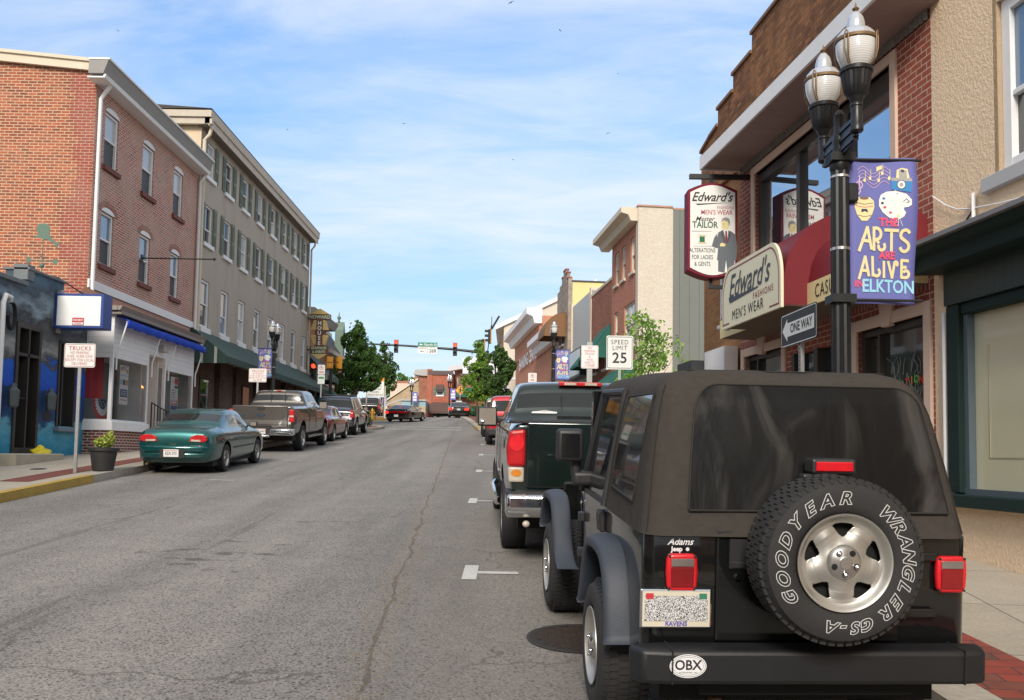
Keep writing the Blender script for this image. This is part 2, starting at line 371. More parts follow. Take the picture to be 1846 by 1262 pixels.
# ------------------------------------------------------------------ ground, road, pavements
def mixv(nt, co):
    n = N(nt, 'ShaderNodeTexNoise', {'Vector': co, 'Scale': 1.2, 'Detail': 5.0}); s = N(nt, 'ShaderNodeVectorMath', {0: n.outputs['Color']}, operation='SCALE'); s.inputs['Scale'].default_value = 1.2
    return N(nt, 'ShaderNodeVectorMath', {0: co, 1: s.outputs[0]}, operation='ADD').outputs[0]
def ground_mats():
    m, nt, b = nodes_of('asphalt'); co = coords(nt)
    s = N(nt, 'ShaderNodeSeparateXYZ', {0: co})
    def mt(op, a, bb=None, cc=None):
        n = nt.nodes.new('ShaderNodeMath'); n.operation = op
        for i, v in enumerate((a, bb, cc)):
            if v is None: continue
            if isinstance(v, (int, float)): n.inputs[i].default_value = v
            else: nt.links.new(v, n.inputs[i])
        return n.outputs[0]
    def noi(scale, det=5.0, vec=co, rough=0.6): return N(nt, 'ShaderNodeTexNoise', {'Vector': vec, 'Scale': scale, 'Detail': det, 'Roughness': rough}).outputs['Fac']
    big = noi(0.25, 5); mid = noi(2.0, 5); fine = noi(62.0, 5, rough=0.8)
    vor = N(nt, 'ShaderNodeTexVoronoi', {'Vector': co, 'Scale': 70.0}); 
    col = mixc(nt, big, (0.190, 0.185, 0.177), (0.245, 0.238, 0.228))
    col = mixc(nt, N(nt, 'ShaderNodeMapRange', {0: mid, 'From Min': 0.3, 'From Max': 0.7}).outputs[0], mixc(nt, 1.0, col, (0.9, 0.9, 0.9), 'MULTIPLY'), mixc(nt, 1.0, col, (1.08, 1.07, 1.05), 'MULTIPLY'))
    col = mixc(nt, N(nt, 'ShaderNodeMapRange', {0: fine, 'From Min': 0.35, 'From Max': 0.65}).outputs[0], mixc(nt, 1.0, col, (0.40, 0.40, 0.41), 'MULTIPLY'), mixc(nt, 1.0, col, (1.7, 1.68, 1.64), 'MULTIPLY'))
    cellg = N(nt, 'ShaderNodeSeparateColor', {0: vor.outputs['Color']})
    lt = N(nt, 'ShaderNodeMapRange', {0: cellg.outputs[0], 'From Min': 0.86, 'From Max': 0.9})
    col = mixc(nt, lt.outputs[0], col, (0.30, 0.27, 0.24))
    dk = N(nt, 'ShaderNodeMapRange', {0: cellg.outputs[1], 'From Min': 0.86, 'From Max': 0.9, 'To Max': 0.7})
    col = mixc(nt, dk.outputs[0], col, (0.035, 0.034, 0.034))
    # tyre lanes: long darker and paler bands
    mpx = N(nt, 'ShaderNodeMapping', {'Vector': co, 'Scale': (0.9, 0.03, 1)})
    lane = N(nt, 'ShaderNodeMapRange', {0: noi(1.0, 3, mpx.outputs[0]), 'From Min': 0.35, 'From Max': 0.65})
    col = mixc(nt, 1.0, col, mixc(nt, lane.outputs[0], (0.80, 0.80, 0.81), (1.12, 1.11, 1.09)), 'MULTIPLY')
    # paving seam running up the street beside the parking bays, sandy strip on its right
    line = mt('ADD', mt('MULTIPLY', s.outputs[1], -0.052), -0.60)
    wob = mt('MULTIPLY', mt('SUBTRACT', noi(1.3, 5), 0.5), 0.22)
    dx = mt('SUBTRACT', s.outputs[0], mt('ADD', line, wob))
    right = N(nt, 'ShaderNodeMapRange', {0: dx, 'From Min': 0.0, 'From Max': 0.4, 'To Max': 0.30})
    col = mixc(nt, right.outputs[0], col, (0.20, 0.175, 0.145))
    wdt = mt('MULTIPLY', mt('POWER', noi(2.2, 5), 2.0), 0.06)
    seam = mt('MULTIPLY', mt('LESS_THAN', mt('ABSOLUTE', dx), wdt), mt('GREATER_THAN', noi(6.5, 5), 0.38))
    col = mixc(nt, mt('MULTIPLY', seam, 0.62), col, (0.085, 0.066, 0.045))
    sand = mt('MULTIPLY', mt('LESS_THAN', mt('ABSOLUTE', dx), 0.16), mt('GREATER_THAN', noi(26.0, 4), 0.55))
    col = mixc(nt, mt('MULTIPLY', sand, 0.55), col, (0.22, 0.17, 0.11))
    # oil stains in the left lane
    ox = mt('DIVIDE', mt('ADD', s.outputs[0], 3.3), 1.0); oy = mt('DIVIDE', mt('ADD', s.outputs[1], -9.7), 1.3)
    rr = mt('SQRT', mt('ADD', mt('MULTIPLY', ox, ox), mt('MULTIPLY', oy, oy)))
    mps = N(nt, 'ShaderNodeMapping', {'Vector': co, 'Scale': (1.6, 3.2, 1)})
    blot = mt('SUBTRACT', noi(1.6, 5, mps.outputs[0], 0.55), mt('MULTIPLY', rr, 0.16))
    st = N(nt, 'ShaderNodeMapRange', {0: blot, 'From Min': 0.50, 'From Max': 0.53, 'To Max': 0.6})
    col = mixc(nt, st.outputs[0], col, (0.045, 0.043, 0.04))
    crk = N(nt, 'ShaderNodeTexVoronoi', {'Vector': mixv(nt, co), 'Scale': 0.28}); crk.feature = 'DISTANCE_TO_EDGE'
    cm = mt('MULTIPLY', mt('LESS_THAN', crk.outputs['Distance'], 0.004), mt('GREATER_THAN', noi(0.5, 3), 0.52)); col = mixc(nt, mt('MULTIPLY', cm, .5), col, (0.07, 0.062, 0.052))
    sc2 = mt('GREATER_THAN', noi(0.8, 6, mpx.outputs[0], 0.7), 0.63)
    col = mixc(nt, mt('MULTIPLY', sc2, 0.35), col, (0.07, 0.066, 0.062))
    nt.links.new(col, b.inputs['Base Color']); b.inputs['Roughness'].default_value = 0.86; b.inputs['Specular IOR Level'].default_value = 0.3
    bump(nt, b, fine, 0.7, 0.006); MATS['asphalt'] = m
    # concrete flags
    m, nt, b = nodes_of('flags'); co = coords(nt)
    rot = N(nt, 'ShaderNodeMapping', {'Vector': co, 'Rotation': (0, 0, radians(6.3))})
    br = N(nt, 'ShaderNodeTexBrick', {'Vector': rot.outputs[0], 'Color1': (0.40, 0.355, 0.29, 1), 'Color2': (0.46, 0.41, 0.34, 1), 'Mortar': (0.17, 0.15, 0.12, 1), 'Scale': 1.0, 'Mortar Size': 0.008, 'Brick Width': 1.5, 'Row Height': 1.5, 'Mortar Smooth': 0.2}); br.offset = 0.0
    n1 = N(nt, 'ShaderNodeTexNoise', {'Vector': co, 'Scale': 0.9, 'Detail': 7.0, 'Roughness': 0.65})
    c = mixc(nt, n1.outputs['Fac'], mixc(nt, 1.0, br.outputs['Color'], (0.68, 0.67, 0.65), 'MULTIPLY'), mixc(nt, 1.0, br.outputs['Color'], (1.2, 1.18, 1.15), 'MULTIPLY'))
    n2 = N(nt, 'ShaderNodeTexNoise', {'Vector': co, 'Scale': 45.0, 'Detail': 4.0})
    c = mixc(nt, 0.5, c, n2.outputs['Fac'], 'SOFT_LIGHT')
    nt.links.new(c, b.inputs['Base Color']); b.inputs['Roughness'].default_value = 0.85
    bump(nt, b, n2.outputs['Fac'], 0.3, 0.004); MATS['flags'] = m
ground_mats()
plain('kerb_stone', (0.36, 0.33, 0.28), 0.85, var=0.3, scale=1.4, bmp=0.4, fine=0.5)
plain('kerb_yellow', (0.42, 0.28, 0.055), 0.7, var=0.3, scale=2.0, bmp=0.3, fine=0.5)
plain('road_paint', (0.50, 0.50, 0.47), 0.7, var=0.25, scale=7.0, fine=0.9)
plain('earth', (0.16, 0.13, 0.09), 0.95, var=0.3, scale=0.5)
def paver_mat(name, a, bb, bw, bh):
    m, nt, b = nodes_of(name); co = coords(nt)
    rot = N(nt, 'ShaderNodeMapping', {'Vector': co, 'Rotation': (0, 0, radians(6.3))})
    br = N(nt, 'ShaderNodeTexBrick', {'Vector': rot.outputs[0], 'Color1': c4(a), 'Color2': c4(bb), 'Mortar': (0.05, 0.04, 0.035, 1), 'Scale': 1.0, 'Mortar Size': 0.006, 'Brick Width': bw, 'Row Height': bh, 'Bias': -0.1})
    n1 = N(nt, 'ShaderNodeTexNoise', {'Vector': co, 'Scale': 7.0, 'Detail': 6.0})
    c = mixc(nt, n1.outputs['Fac'], mixc(nt, 1.0, br.outputs['Color'], (0.6, 0.6, 0.6), 'MULTIPLY'), mixc(nt, 1.0, br.outputs['Color'], (1.3, 1.3, 1.3), 'MULTIPLY'))
    nt.links.new(c, b.inputs['Base Color']); b.inputs['Roughness'].default_value = 0.85
    bump(nt, b, br.outputs['Fac'], -0.4, 0.006); MATS[name] = m
paver_mat('pavers', (0.30, 0.052, 0.035), (0.13, 0.065, 0.045), 0.3, 0.15)
paver_mat('pavers_left', (0.23, 0.06, 0.04), (0.18, 0.06, 0.045), 0.22, 0.11)

def frange(a, b, st):
    o = [a]
    while o[-1] + st < b - 1e-6: o.append(o[-1] + st)
    o.append(b); return o
YS = sorted(set([round(v, 3) for v in frange(-60, 0, 6) + frange(0, 75, 3) + frange(75, 110, 1.5) + frange(110, 260, 10) + [400, 800]]))
mb = MB()
for a, b in zip(YS, YS[1:]):
    for x0, x1 in zip([-600, -100, -30, 0, 30, 100], [-100, -30, 0, 30, 100, 600]):
        mb.quad((x0, a, gz(a) - 0.02), (x1, a, gz(a) - 0.02), (x1, b, gz(b) - 0.02), (x0, b, gz(b) - 0.02))
tag(mb.build('ground', MATS['earth']), kind='structure')
KL = [(-40, -7.5), (10, -7.75), (13.6, -7.8), (17, -7.95), (20, -8.05), (30, -8.1), (43.5, -8.12), (45.2, -7.75), (46.8, -7.3), (48.5, -7.12), (50, -7.15), (51.2, -7.5), (51.9, -8.2), (52.3, -9.4), (52.5, -12.0)]
KR = [(-40, 2.95), (0, 2.5), (5, 2.33), (8.9, 2.15), (27.6, 1.55), (41, 1.1), (42.4, 0.75), (43.6, -0.3), (44.8, -1.3), (46.2, -1.72), (48, -1.82), (52, -2.15), (60, -2.75), (75, -4.0), (85, -5.0), (100, -8.2), (120, -12.0)]
KL2 = [(66.5, -13), (66.8, -11.6), (67.6, -10.4), (69, -9.7), (72, -9.35), (85, -9.5), (100, -11.5), (120, -15.0)]
mb = MB()
for a, b in zip(YS, YS[1:]):
    if a < -45 or b > 262: continue
    for x0, x1 in ((-60, -30), (-30, 0), (0, 12)):
        mb.quad((x0, a, gz(a)), (x1, a, gz(a)), (x1, b, gz(b)), (x0, b, gz(b)))
tag(mb.build('road', MATS['asphalt']), kind='structure')
def rows(tab, step=1.5):
    ys = sorted(set([t[0] for t in tab] + [round(v, 3) for v in frange(tab[0][0], tab[-1][0], step)])); return [(y, lerp_tab(tab, y)) for y in ys]
def strip(name, tab, d0, d1, sgn, h0, h1, m, y0=-1e9, y1=1e9, step=1.5, abs1=None, kind='structure', h0b=None, parent=None):
    """sheet or kerb between offsets d0..d1 (metres behind the kerb line); sgn -1 left, +1 right"""
    mb = MB(); R = [r for r in rows(tab, step) if y0 <= r[0] <= y1]
    for (ya, xa), (yb, xb) in zip(R, R[1:]):
        A0, A1 = xa + sgn * d0, (abs1 if abs1 is not None else xa + sgn * d1)
        B0, B1 = xb + sgn * d0, (abs1 if abs1 is not None else xb + sgn * d1)
        za, zb = gz(ya), gz(yb)
        q = [(A0, ya, za + h1), (A1, ya, za + h1), (B1, yb, zb + h1), (B0, yb, zb + h1)]
        if sgn < 0: q = q[::-1]
        mb.quad(*q)
        if h0 is not None:
            q = [(A0, ya, za + h0), (A0, ya, za + h1), (B0, yb, zb + h1), (B0, yb, zb + h0)]
            if sgn < 0: q = q[::-1]
            mb.quad(*q)
    if h0 is not None:   # end faces
        for (ya, xa) in (R[0], R[-1]):
            e = abs1 if abs1 is not None else xa + sgn * d1
            mb.quad((xa + sgn*d0, ya, gz(ya)+h0), (e, ya, gz(ya)+h0), (e, ya, gz(ya)+h1), (xa + sgn*d0, ya, gz(ya)+h1))
    o = mb.build(name, m, parent); 
    if kind: tag(o, kind=kind)
    return o
# left block, right block, far left block
strip('kerb', KL, 0, 0.16, -1, -0.01, 0.15, MATS['kerb_stone'], y0=16.9)
strip('kerb_yellow_paint', KL, 0, 0.16, -1, -0.01, 0.152, MATS['kerb_yellow'], y1=17)
strip('pavement', KL, 0.16, 0, -1, -0.01, 0.146, MATS['flags'], abs1=-30)
strip('brick_band', KL, 0.5, 1.05, -1, None, 0.151, MATS['pavers_left'], y0=15, y1=44)
strip('kerb', KR, 0, 0.30, 1, -0.01, 0.15, MATS['kerb_stone'], y1=45)
strip('kerb_yellow_paint', KR, 0, 0.18, 1, -0.01, 0.152, MATS['kerb_yellow'], y0=48, y1=53)
strip('kerb', KR, 0, 0.18, 1, -0.01, 0.15, MATS['kerb_stone'], y0=53)
strip('kerb', KR, 0, 0.18, 1, -0.01, 0.15, MATS['kerb_stone'], y0=44.8, y1=48)
strip('pavement', KR, 0.18, 0, 1, -0.01, 0.146, MATS['flags'], abs1=24)
strip('brick_band', KR, 0.30, 0.86, 1, None, 0.151, MATS['pavers'], y0=-5, y1=41)
strip('brick_band', KR, 0.5, 3.5, 1, None, 0.151, MATS['pavers_left'], y0=46, y1=100)
strip('kerb_yellow_paint', KL2, 0, 0.18, -1, -0.01, 0.152, MATS['kerb_yellow'], y1=85)
strip('pavement', KL2, 0.18, 0, -1, -0.01, 0.146, MATS['flags'], abs1=-60)
strip('brick_band', KL, 0.3, 2.5, -1, None, 0.151, MATS['pavers_left'], y0=44, y1=51)
# painted marks: sheets 5 mm above the asphalt
def mark(mb, x0, x1, y0, y1):
    mb.quad((x0, y0, gz(y0) + 0.006), (x1, y0, gz(y0) + 0.006), (x1, y1, gz(y1) + 0.006), (x0, y1, gz(y1) + 0.006))
mb = MB()
for x, y in ((-0.38, 8.82), (-0.63, 15.0), (-0.76, 21.3), (-0.93, 27.6), (-1.1, 34.0), (-1.25, 40.2)):
    mark(mb, x - 0.07, x + 0.07, y - 0.36, y + 0.36); mark(mb, x + 0.07, x + 0.47, y - 0.07, y + 0.05)
for x, y in ((-5.55, 17.9), (-5.6, 23.8), (-5.7, 30.2), (-5.75, 36.6), (-5.9, 43.0)):
    mark(mb, x - 0.5, x, y - 0.05, y + 0.05)
for k, (xa, xb, y) in enumerate(((-7.0, -2.75, 49.3), (-7.2, -2.9, 50.4), (-7.4, -2.9, 53.2), (-7.4, -3.0, 54.2))):
    mark(mb, xa, xb, y - 0.14, y + 0.14)
tag(mb.build('road_markings', MATS['road_paint']), kind='structure')
# manhole cover beside the four by four
plain('rusty_iron', (0.055, 0.036, 0.026), 0.75, 0.4, var=0.4, scale=12, bmp=0.4)
def manhole():
    t = thing('manhole_cover', 'round rusty iron grid cover in the road beside the nearest four by four', 'manhole cover', (0.52, 6.45, gz(6.45) + 0.008), (TILT, 0, 0))
    mb = MB(); mb.lathe([(0.33, 0.0), (0.37, 0.004), (0.39, 0.0)], 40); mb.build('rim', plain('iron_dark', (0.05, 0.045, 0.042), 0.7, 0.4, bmp=0.3), t)
    mb = MB(); mb.lathe([(0.001, -0.002), (0.33, -0.002)], 40, m=1)
    for i in range(-6, 7):
        for j in range(-6, 7):
            x, y = i * 0.05, j * 0.05
            if x*x + y*y < 0.095: mb.box(x - .019, x + .019, y - .019, y + .019, 0, 0.006)
    mb.build('grid_plate', [MATS['rusty_iron'], MATS['iron_dark']], t)
manhole()
mb = MB(); mb.lathe([(0.001, 0.006), (0.15, 0.006), (0.16, 0.0)], 24)
o = mb.build('utility_cover', MATS['iron_dark']); o.location = (-9.6, 18.1, gz(18.1) + 0.148); o.rotation_euler = (TILT, 0, 0)
tag(o, 'small dark round utility cover in the pavement by the mural doorstep', 'utility cover')
# ------------------------------------------------------------------ buildings
GL = glass('window_glass'); GLD = glass('shop_glass', (0.03, 0.032, 0.03), 0.05, 0.8)
GLB = glass('blue_glass', (0.10, 0.17, 0.26), 0.03, 1.0, 0.01)
blind = plain('blind_glass', (0.46, 0.48, 0.50), 0.12, var=0.06, spec=0.8)
screen = plain('insect_screen', (0.055, 0.057, 0.06), 0.55, var=0.2, scale=20)
white = plain('white_trim', (0.76, 0.77, 0.78), 0.55, var=0.1, scale=4, bmp=0.1)
cream_trim = plain('cream_trim', (0.62, 0.54, 0.42), 0.6, var=0.14, scale=3, bmp=0.15)
grey_trim = plain('grey_trim', (0.38, 0.37, 0.36), 0.6, var=0.12, scale=3)
dark_soffit = plain('gutter_grey', (0.27, 0.26, 0.25), 0.7, var=0.15, scale=3)  # one even grey, used on the box gutter
black_metal = plain('black_metal', (0.016, 0.017, 0.018), 0.45, 0.3, var=0.3, scale=9)
roofing = plain('roof_felt', (0.07, 0.065, 0.06), 0.95, var=0.2, scale=2)
brick('old_red_brick', (0.46, 0.11, 0.08), (0.20, 0.07, 0.06), (0.62, 0.52, 0.45), msize=0.013, stain=0.55, stainc=(0.50, 0.38, 0.33), wash=0.6, washc=(0.46, 0.30, 0.23))
brick('orange_gable_brick', (0.40, 0.11, 0.058), (0.19, 0.065, 0.045), (0.52, 0.36, 0.24), bw=0.235, bh=0.083, msize=0.013, stain=0.15, stainc=(0.5, 0.3, 0.2))
brick('corner_red_brick', (0.30, 0.065, 0.045), (0.27, 0.07, 0.05), (0.46, 0.33, 0.25), bw=0.235, bh=0.083, msize=0.009, stain=0.1)
brick('shop_brick', (0.19, 0.05, 0.04), (0.13, 0.04, 0.035), (0.52, 0.44, 0.38), bw=0.21, bh=0.075, msize=0.012, stain=0.1)
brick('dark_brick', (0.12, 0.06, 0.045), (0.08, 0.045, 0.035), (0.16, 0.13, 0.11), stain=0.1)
brick('veneer_brick', (0.335, 0.09, 0.06), (0.26, 0.07, 0.05), (0.52, 0.38, 0.29), bw=0.215, bh=0.078, msize=0.008, stain=0.18, stainc=(0.42, 0.22, 0.16), bias=-0.1)
brick('tan_brick', (0.40, 0.20, 0.085), (0.30, 0.135, 0.055), (0.33, 0.20, 0.11), bw=0.2, bh=0.07, msize=0.007, stain=0.25, stainc=(0.22, 0.12, 0.06))
brick('parapet_brick', (0.32, 0.15, 0.07), (0.13, 0.06, 0.032), (0.11, 0.06, 0.035), bw=0.2, bh=0.07, msize=0.006, stain=0.35, stainc=(0.34, 0.17, 0.07), wash=0.35, washc=(0.05, 0.028, 0.02))
brick('pink_brick', (0.46, 0.19, 0.125), (0.38, 0.155, 0.105), (0.48, 0.28, 0.20), msize=0.007, stain=0.15, stainc=(0.36, 0.2, 0.16))
brick('cream_painted_brick', (0.62, 0.565, 0.48), (0.58, 0.53, 0.45), (0.54, 0.49, 0.41), bw=0.24, bh=0.08, msize=0.006, stain=0.25, stainc=(0.52, 0.44, 0.33))
brick('mid_brick', (0.40, 0.155, 0.09), (0.28, 0.105, 0.07), (0.30, 0.18, 0.13), msize=0.008, stain=0.3, stainc=(0.12, 0.06, 0.05))
brick('bank_brick', (0.56, 0.25, 0.15), (0.48, 0.21, 0.13), (0.42, 0.24, 0.17), msize=0.007, stain=0.1)
brick('rubble_stone', (0.36, 0.29, 0.24), (0.22, 0.175, 0.15), (0.30, 0.26, 0.22), bw=0.36, bh=0.16, msize=0.018, stain=0.3)
brick('gold_stone', (0.50, 0.38, 0.22), (0.36, 0.26, 0.15), (0.40, 0.33, 0.24), bw=0.5, bh=0.22, msize=0.03, stain=0.2)
brick('orange_brick', (0.44, 0.17, 0.075), (0.36, 0.13, 0.06), (0.46, 0.28, 0.18), msize=0.009, stain=0.1)
boards('white_siding', (0.76, 0.77, 0.78), 0.135, rough=0.5)
boards('green_boards', (0.022, 0.042, 0.038), 0.13, vert=True, rough=0.45)
boards('metal_siding', (0.155, 0.165, 0.15), 0.42, vert=True, rough=0.4, dark=0.3, gap=0.06)
boards('soffit_boards', (0.30, 0.22, 0.20), 0.10, rough=0.6, dark=0.8, var=0.2, gap=0.1)
boards('roof_shingles', (0.16, 0.075, 0.05), 0.13, rough=0.9, dark=0.5, gap=0.15, var=0.3)
stripes('green_awning', (0.030, 0.062, 0.052), (0.055, 0.095, 0.082), 0.24)
stripes('striped_awning', (0.018, 0.045, 0.038), (0.34, 0.36, 0.34), 0.5, share=0.2)
plain('teal_awning', (0.015, 0.11, 0.085), 0.8, var=0.25, scale=3)
plain('brown_awning', (0.10, 0.06, 0.055), 0.85, var=0.2)
plain('bronze_awning', (0.20, 0.10, 0.04), 0.7, var=0.25)
plain('blue_canvas', (0.012, 0.075, 0.62), 0.75, var=0.2, scale=5, bmp=0.3)
plain('red_vinyl', (0.15, 0.004, 0.011), 0.55, var=0.15, scale=3)
plain('sign_cream', (0.73, 0.70, 0.52), 0.4, var=0.05, scale=3)
plain('valance_yellow', (0.70, 0.60, 0.32), 0.5, var=0.06, scale=3)
plain('slab_grey', (0.47, 0.48, 0.47), 0.6, var=0.08, scale=0.8)
plain('yellow_render', (0.70, 0.58, 0.27), 0.8, var=0.1, scale=1.5)
plain('beige_render', (0.60, 0.55, 0.46), 0.8, var=0.12, scale=1.0)
plain('pale_blue_paint', (0.25, 0.40, 0.45), 0.7, var=0.1)
plain('shutter_green', (0.15, 0.18, 0.14), 0.6, var=0.15, scale=8, bmp=0.3)
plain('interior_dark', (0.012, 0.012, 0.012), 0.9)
def stucco_mat(name, a, bb, scale, st, dist, stain=0.3, dab=False):
    m, nt, b = nodes_of(name); co = coords(nt, 'UV')
    n0 = N(nt, 'ShaderNodeTexNoise', {'Vector': co, 'Scale': 0.8, 'Detail': 6.0})
    c = mixc(nt, n0.outputs['Fac'], a, bb)
    mp_ = N(nt, 'ShaderNodeMapping', {'Vector': co, 'Scale': (1.0, 0.75, 1), 'Rotation': (0, 0, 0.7)})
    n = N(nt, 'ShaderNodeTexNoise', {'Vector': co if not dab else mp_.outputs[0], 'Scale': scale, 'Detail': 4.0, 'Roughness': 0.5, 'Distortion': 0.7 if dab else 0.0})
    h = n.outputs['Fac']
    if dab:
        h = N(nt, 'ShaderNodeMapRange', {0: h, 'From Min': 0.44, 'From Max': 0.60}, interpolation_type='SMOOTHSTEP').outputs[0]
        v = N(nt, 'ShaderNodeTexNoise', {'Vector': co, 'Scale': scale * 0.75, 'Detail': 4.0, 'Distortion': 0.6})
        ridge = N(nt, 'ShaderNodeMapRange', {0: v.outputs['Fac'], 'From Min': 0.49, 'From Max': 0.515}, interpolation_type='SMOOTHSTEP')
        c = mixc(nt, 0.4, c, mixc(nt, n.outputs['Fac'], mul(a, 0.8), mul(bb, 1.15)))
        hh = N(nt, 'ShaderNodeMath', {0: h, 1: ridge.outputs[0]}, operation='ADD').outputs[0]
        h = hh
    mps = N(nt, 'ShaderNodeMapping', {'Vector': co, 'Scale': (1.4, 0.2, 1)})
    n3 = N(nt, 'ShaderNodeTexNoise', {'Vector': mps.outputs[0], 'Scale': 1.2, 'Detail': 5.0})
    f = N(nt, 'ShaderNodeMapRange', {0: n3.outputs['Fac'], 'From Min': 0.5, 'From Max': 0.75, 'To Max': stain})
    c = mixc(nt, f.outputs[0], c, mul(a, 0.55))
    nt.links.new(c, b.inputs['Base Color']); b.inputs['Roughness'].default_value = 0.9; b.inputs['Specular IOR Level'].default_value = 0.2
    bump(nt, b, h, st, dist); MATS[name] = m
stucco_mat('grey_stucco', (0.40, 0.355, 0.30), (0.47, 0.42, 0.355), 30, 0.4, 0.01, 0.4)
stucco_mat('cream_stucco', (0.78, 0.59, 0.40), (0.86, 0.68, 0.49), 30, 0.5, 0.008, 0.12, dab=True)
stucco_mat('cream_gable', (0.62, 0.50, 0.35), (0.70, 0.57, 0.41), 20, 0.3, 0.01, 0.5)
def mural_mat():
    m, nt, b = nodes_of('sea_mural'); co = coords(nt, 'UV'); s = N(nt, 'ShaderNodeSeparateXYZ', {0: co})
    mp_ = N(nt, 'ShaderNodeMapping', {'Vector': co, 'Scale': (0.8, 1.6, 1)})
    n = N(nt, 'ShaderNodeTexNoise', {'Vector': mp_.outputs[0], 'Scale': 1.6, 'Detail': 6.0, 'Roughness': 0.55})
    w = N(nt, 'ShaderNodeMath', {0: n.outputs['Fac'], 1: 1.3}, operation='MULTIPLY')
    h = N(nt, 'ShaderNodeMath', {0: s.outputs[1], 1: w.outputs[0]}, operation='ADD')
    t = N(nt, 'ShaderNodeMapRange', {0: h.outputs[0], 'From Min': 1.6, 'From Max': 6.6})
    c = ramp(nt, t.outputs[0], [(0.0, (0.01, 0.13, 0.24)), (0.16, (0.03, 0.26, 0.42)), (0.24, (0.10, 0.34, 0.46)), (0.27, (0.006, 0.05, 0.16)), (0.40, (0.008, 0.06, 0.24)), (0.42, (0.004, 0.07, 0.5)), (0.53, (0.006, 0.10, 0.52)), (0.545, (0.045, 0.05, 0.06)), (0.60, (0.30, 0.31, 0.31)), (0.66, (0.10, 0.11, 0.12)), (0.74, (0.03, 0.035, 0.045)), (0.80, (0.20, 0.28, 0.34)), (0.86, (0.04, 0.055, 0.075)), (0.95, (0.07, 0.14, 0.20)), (1.0, (0.05, 0.09, 0.13))])
    n2 = N(nt, 'ShaderNodeTexNoise', {'Vector': mp_.outputs[0], 'Scale': 6.0, 'Detail': 6.0, 'Distortion': 1.0})
    c = mixc(nt, 0.8, c, mixc(nt, n2.outputs['Fac'], (0.3, 0.3, 0.3), (0.7, 0.7, 0.7)), 'OVERLAY')
    nt.links.new(c, b.inputs['Base Color']); b.inputs['Roughness'].default_value = 0.75; bump(nt, b, n2.outputs['Fac'], 0.2, 0.01); MATS['sea_mural'] = m
mural_mat()
HR = -0.11
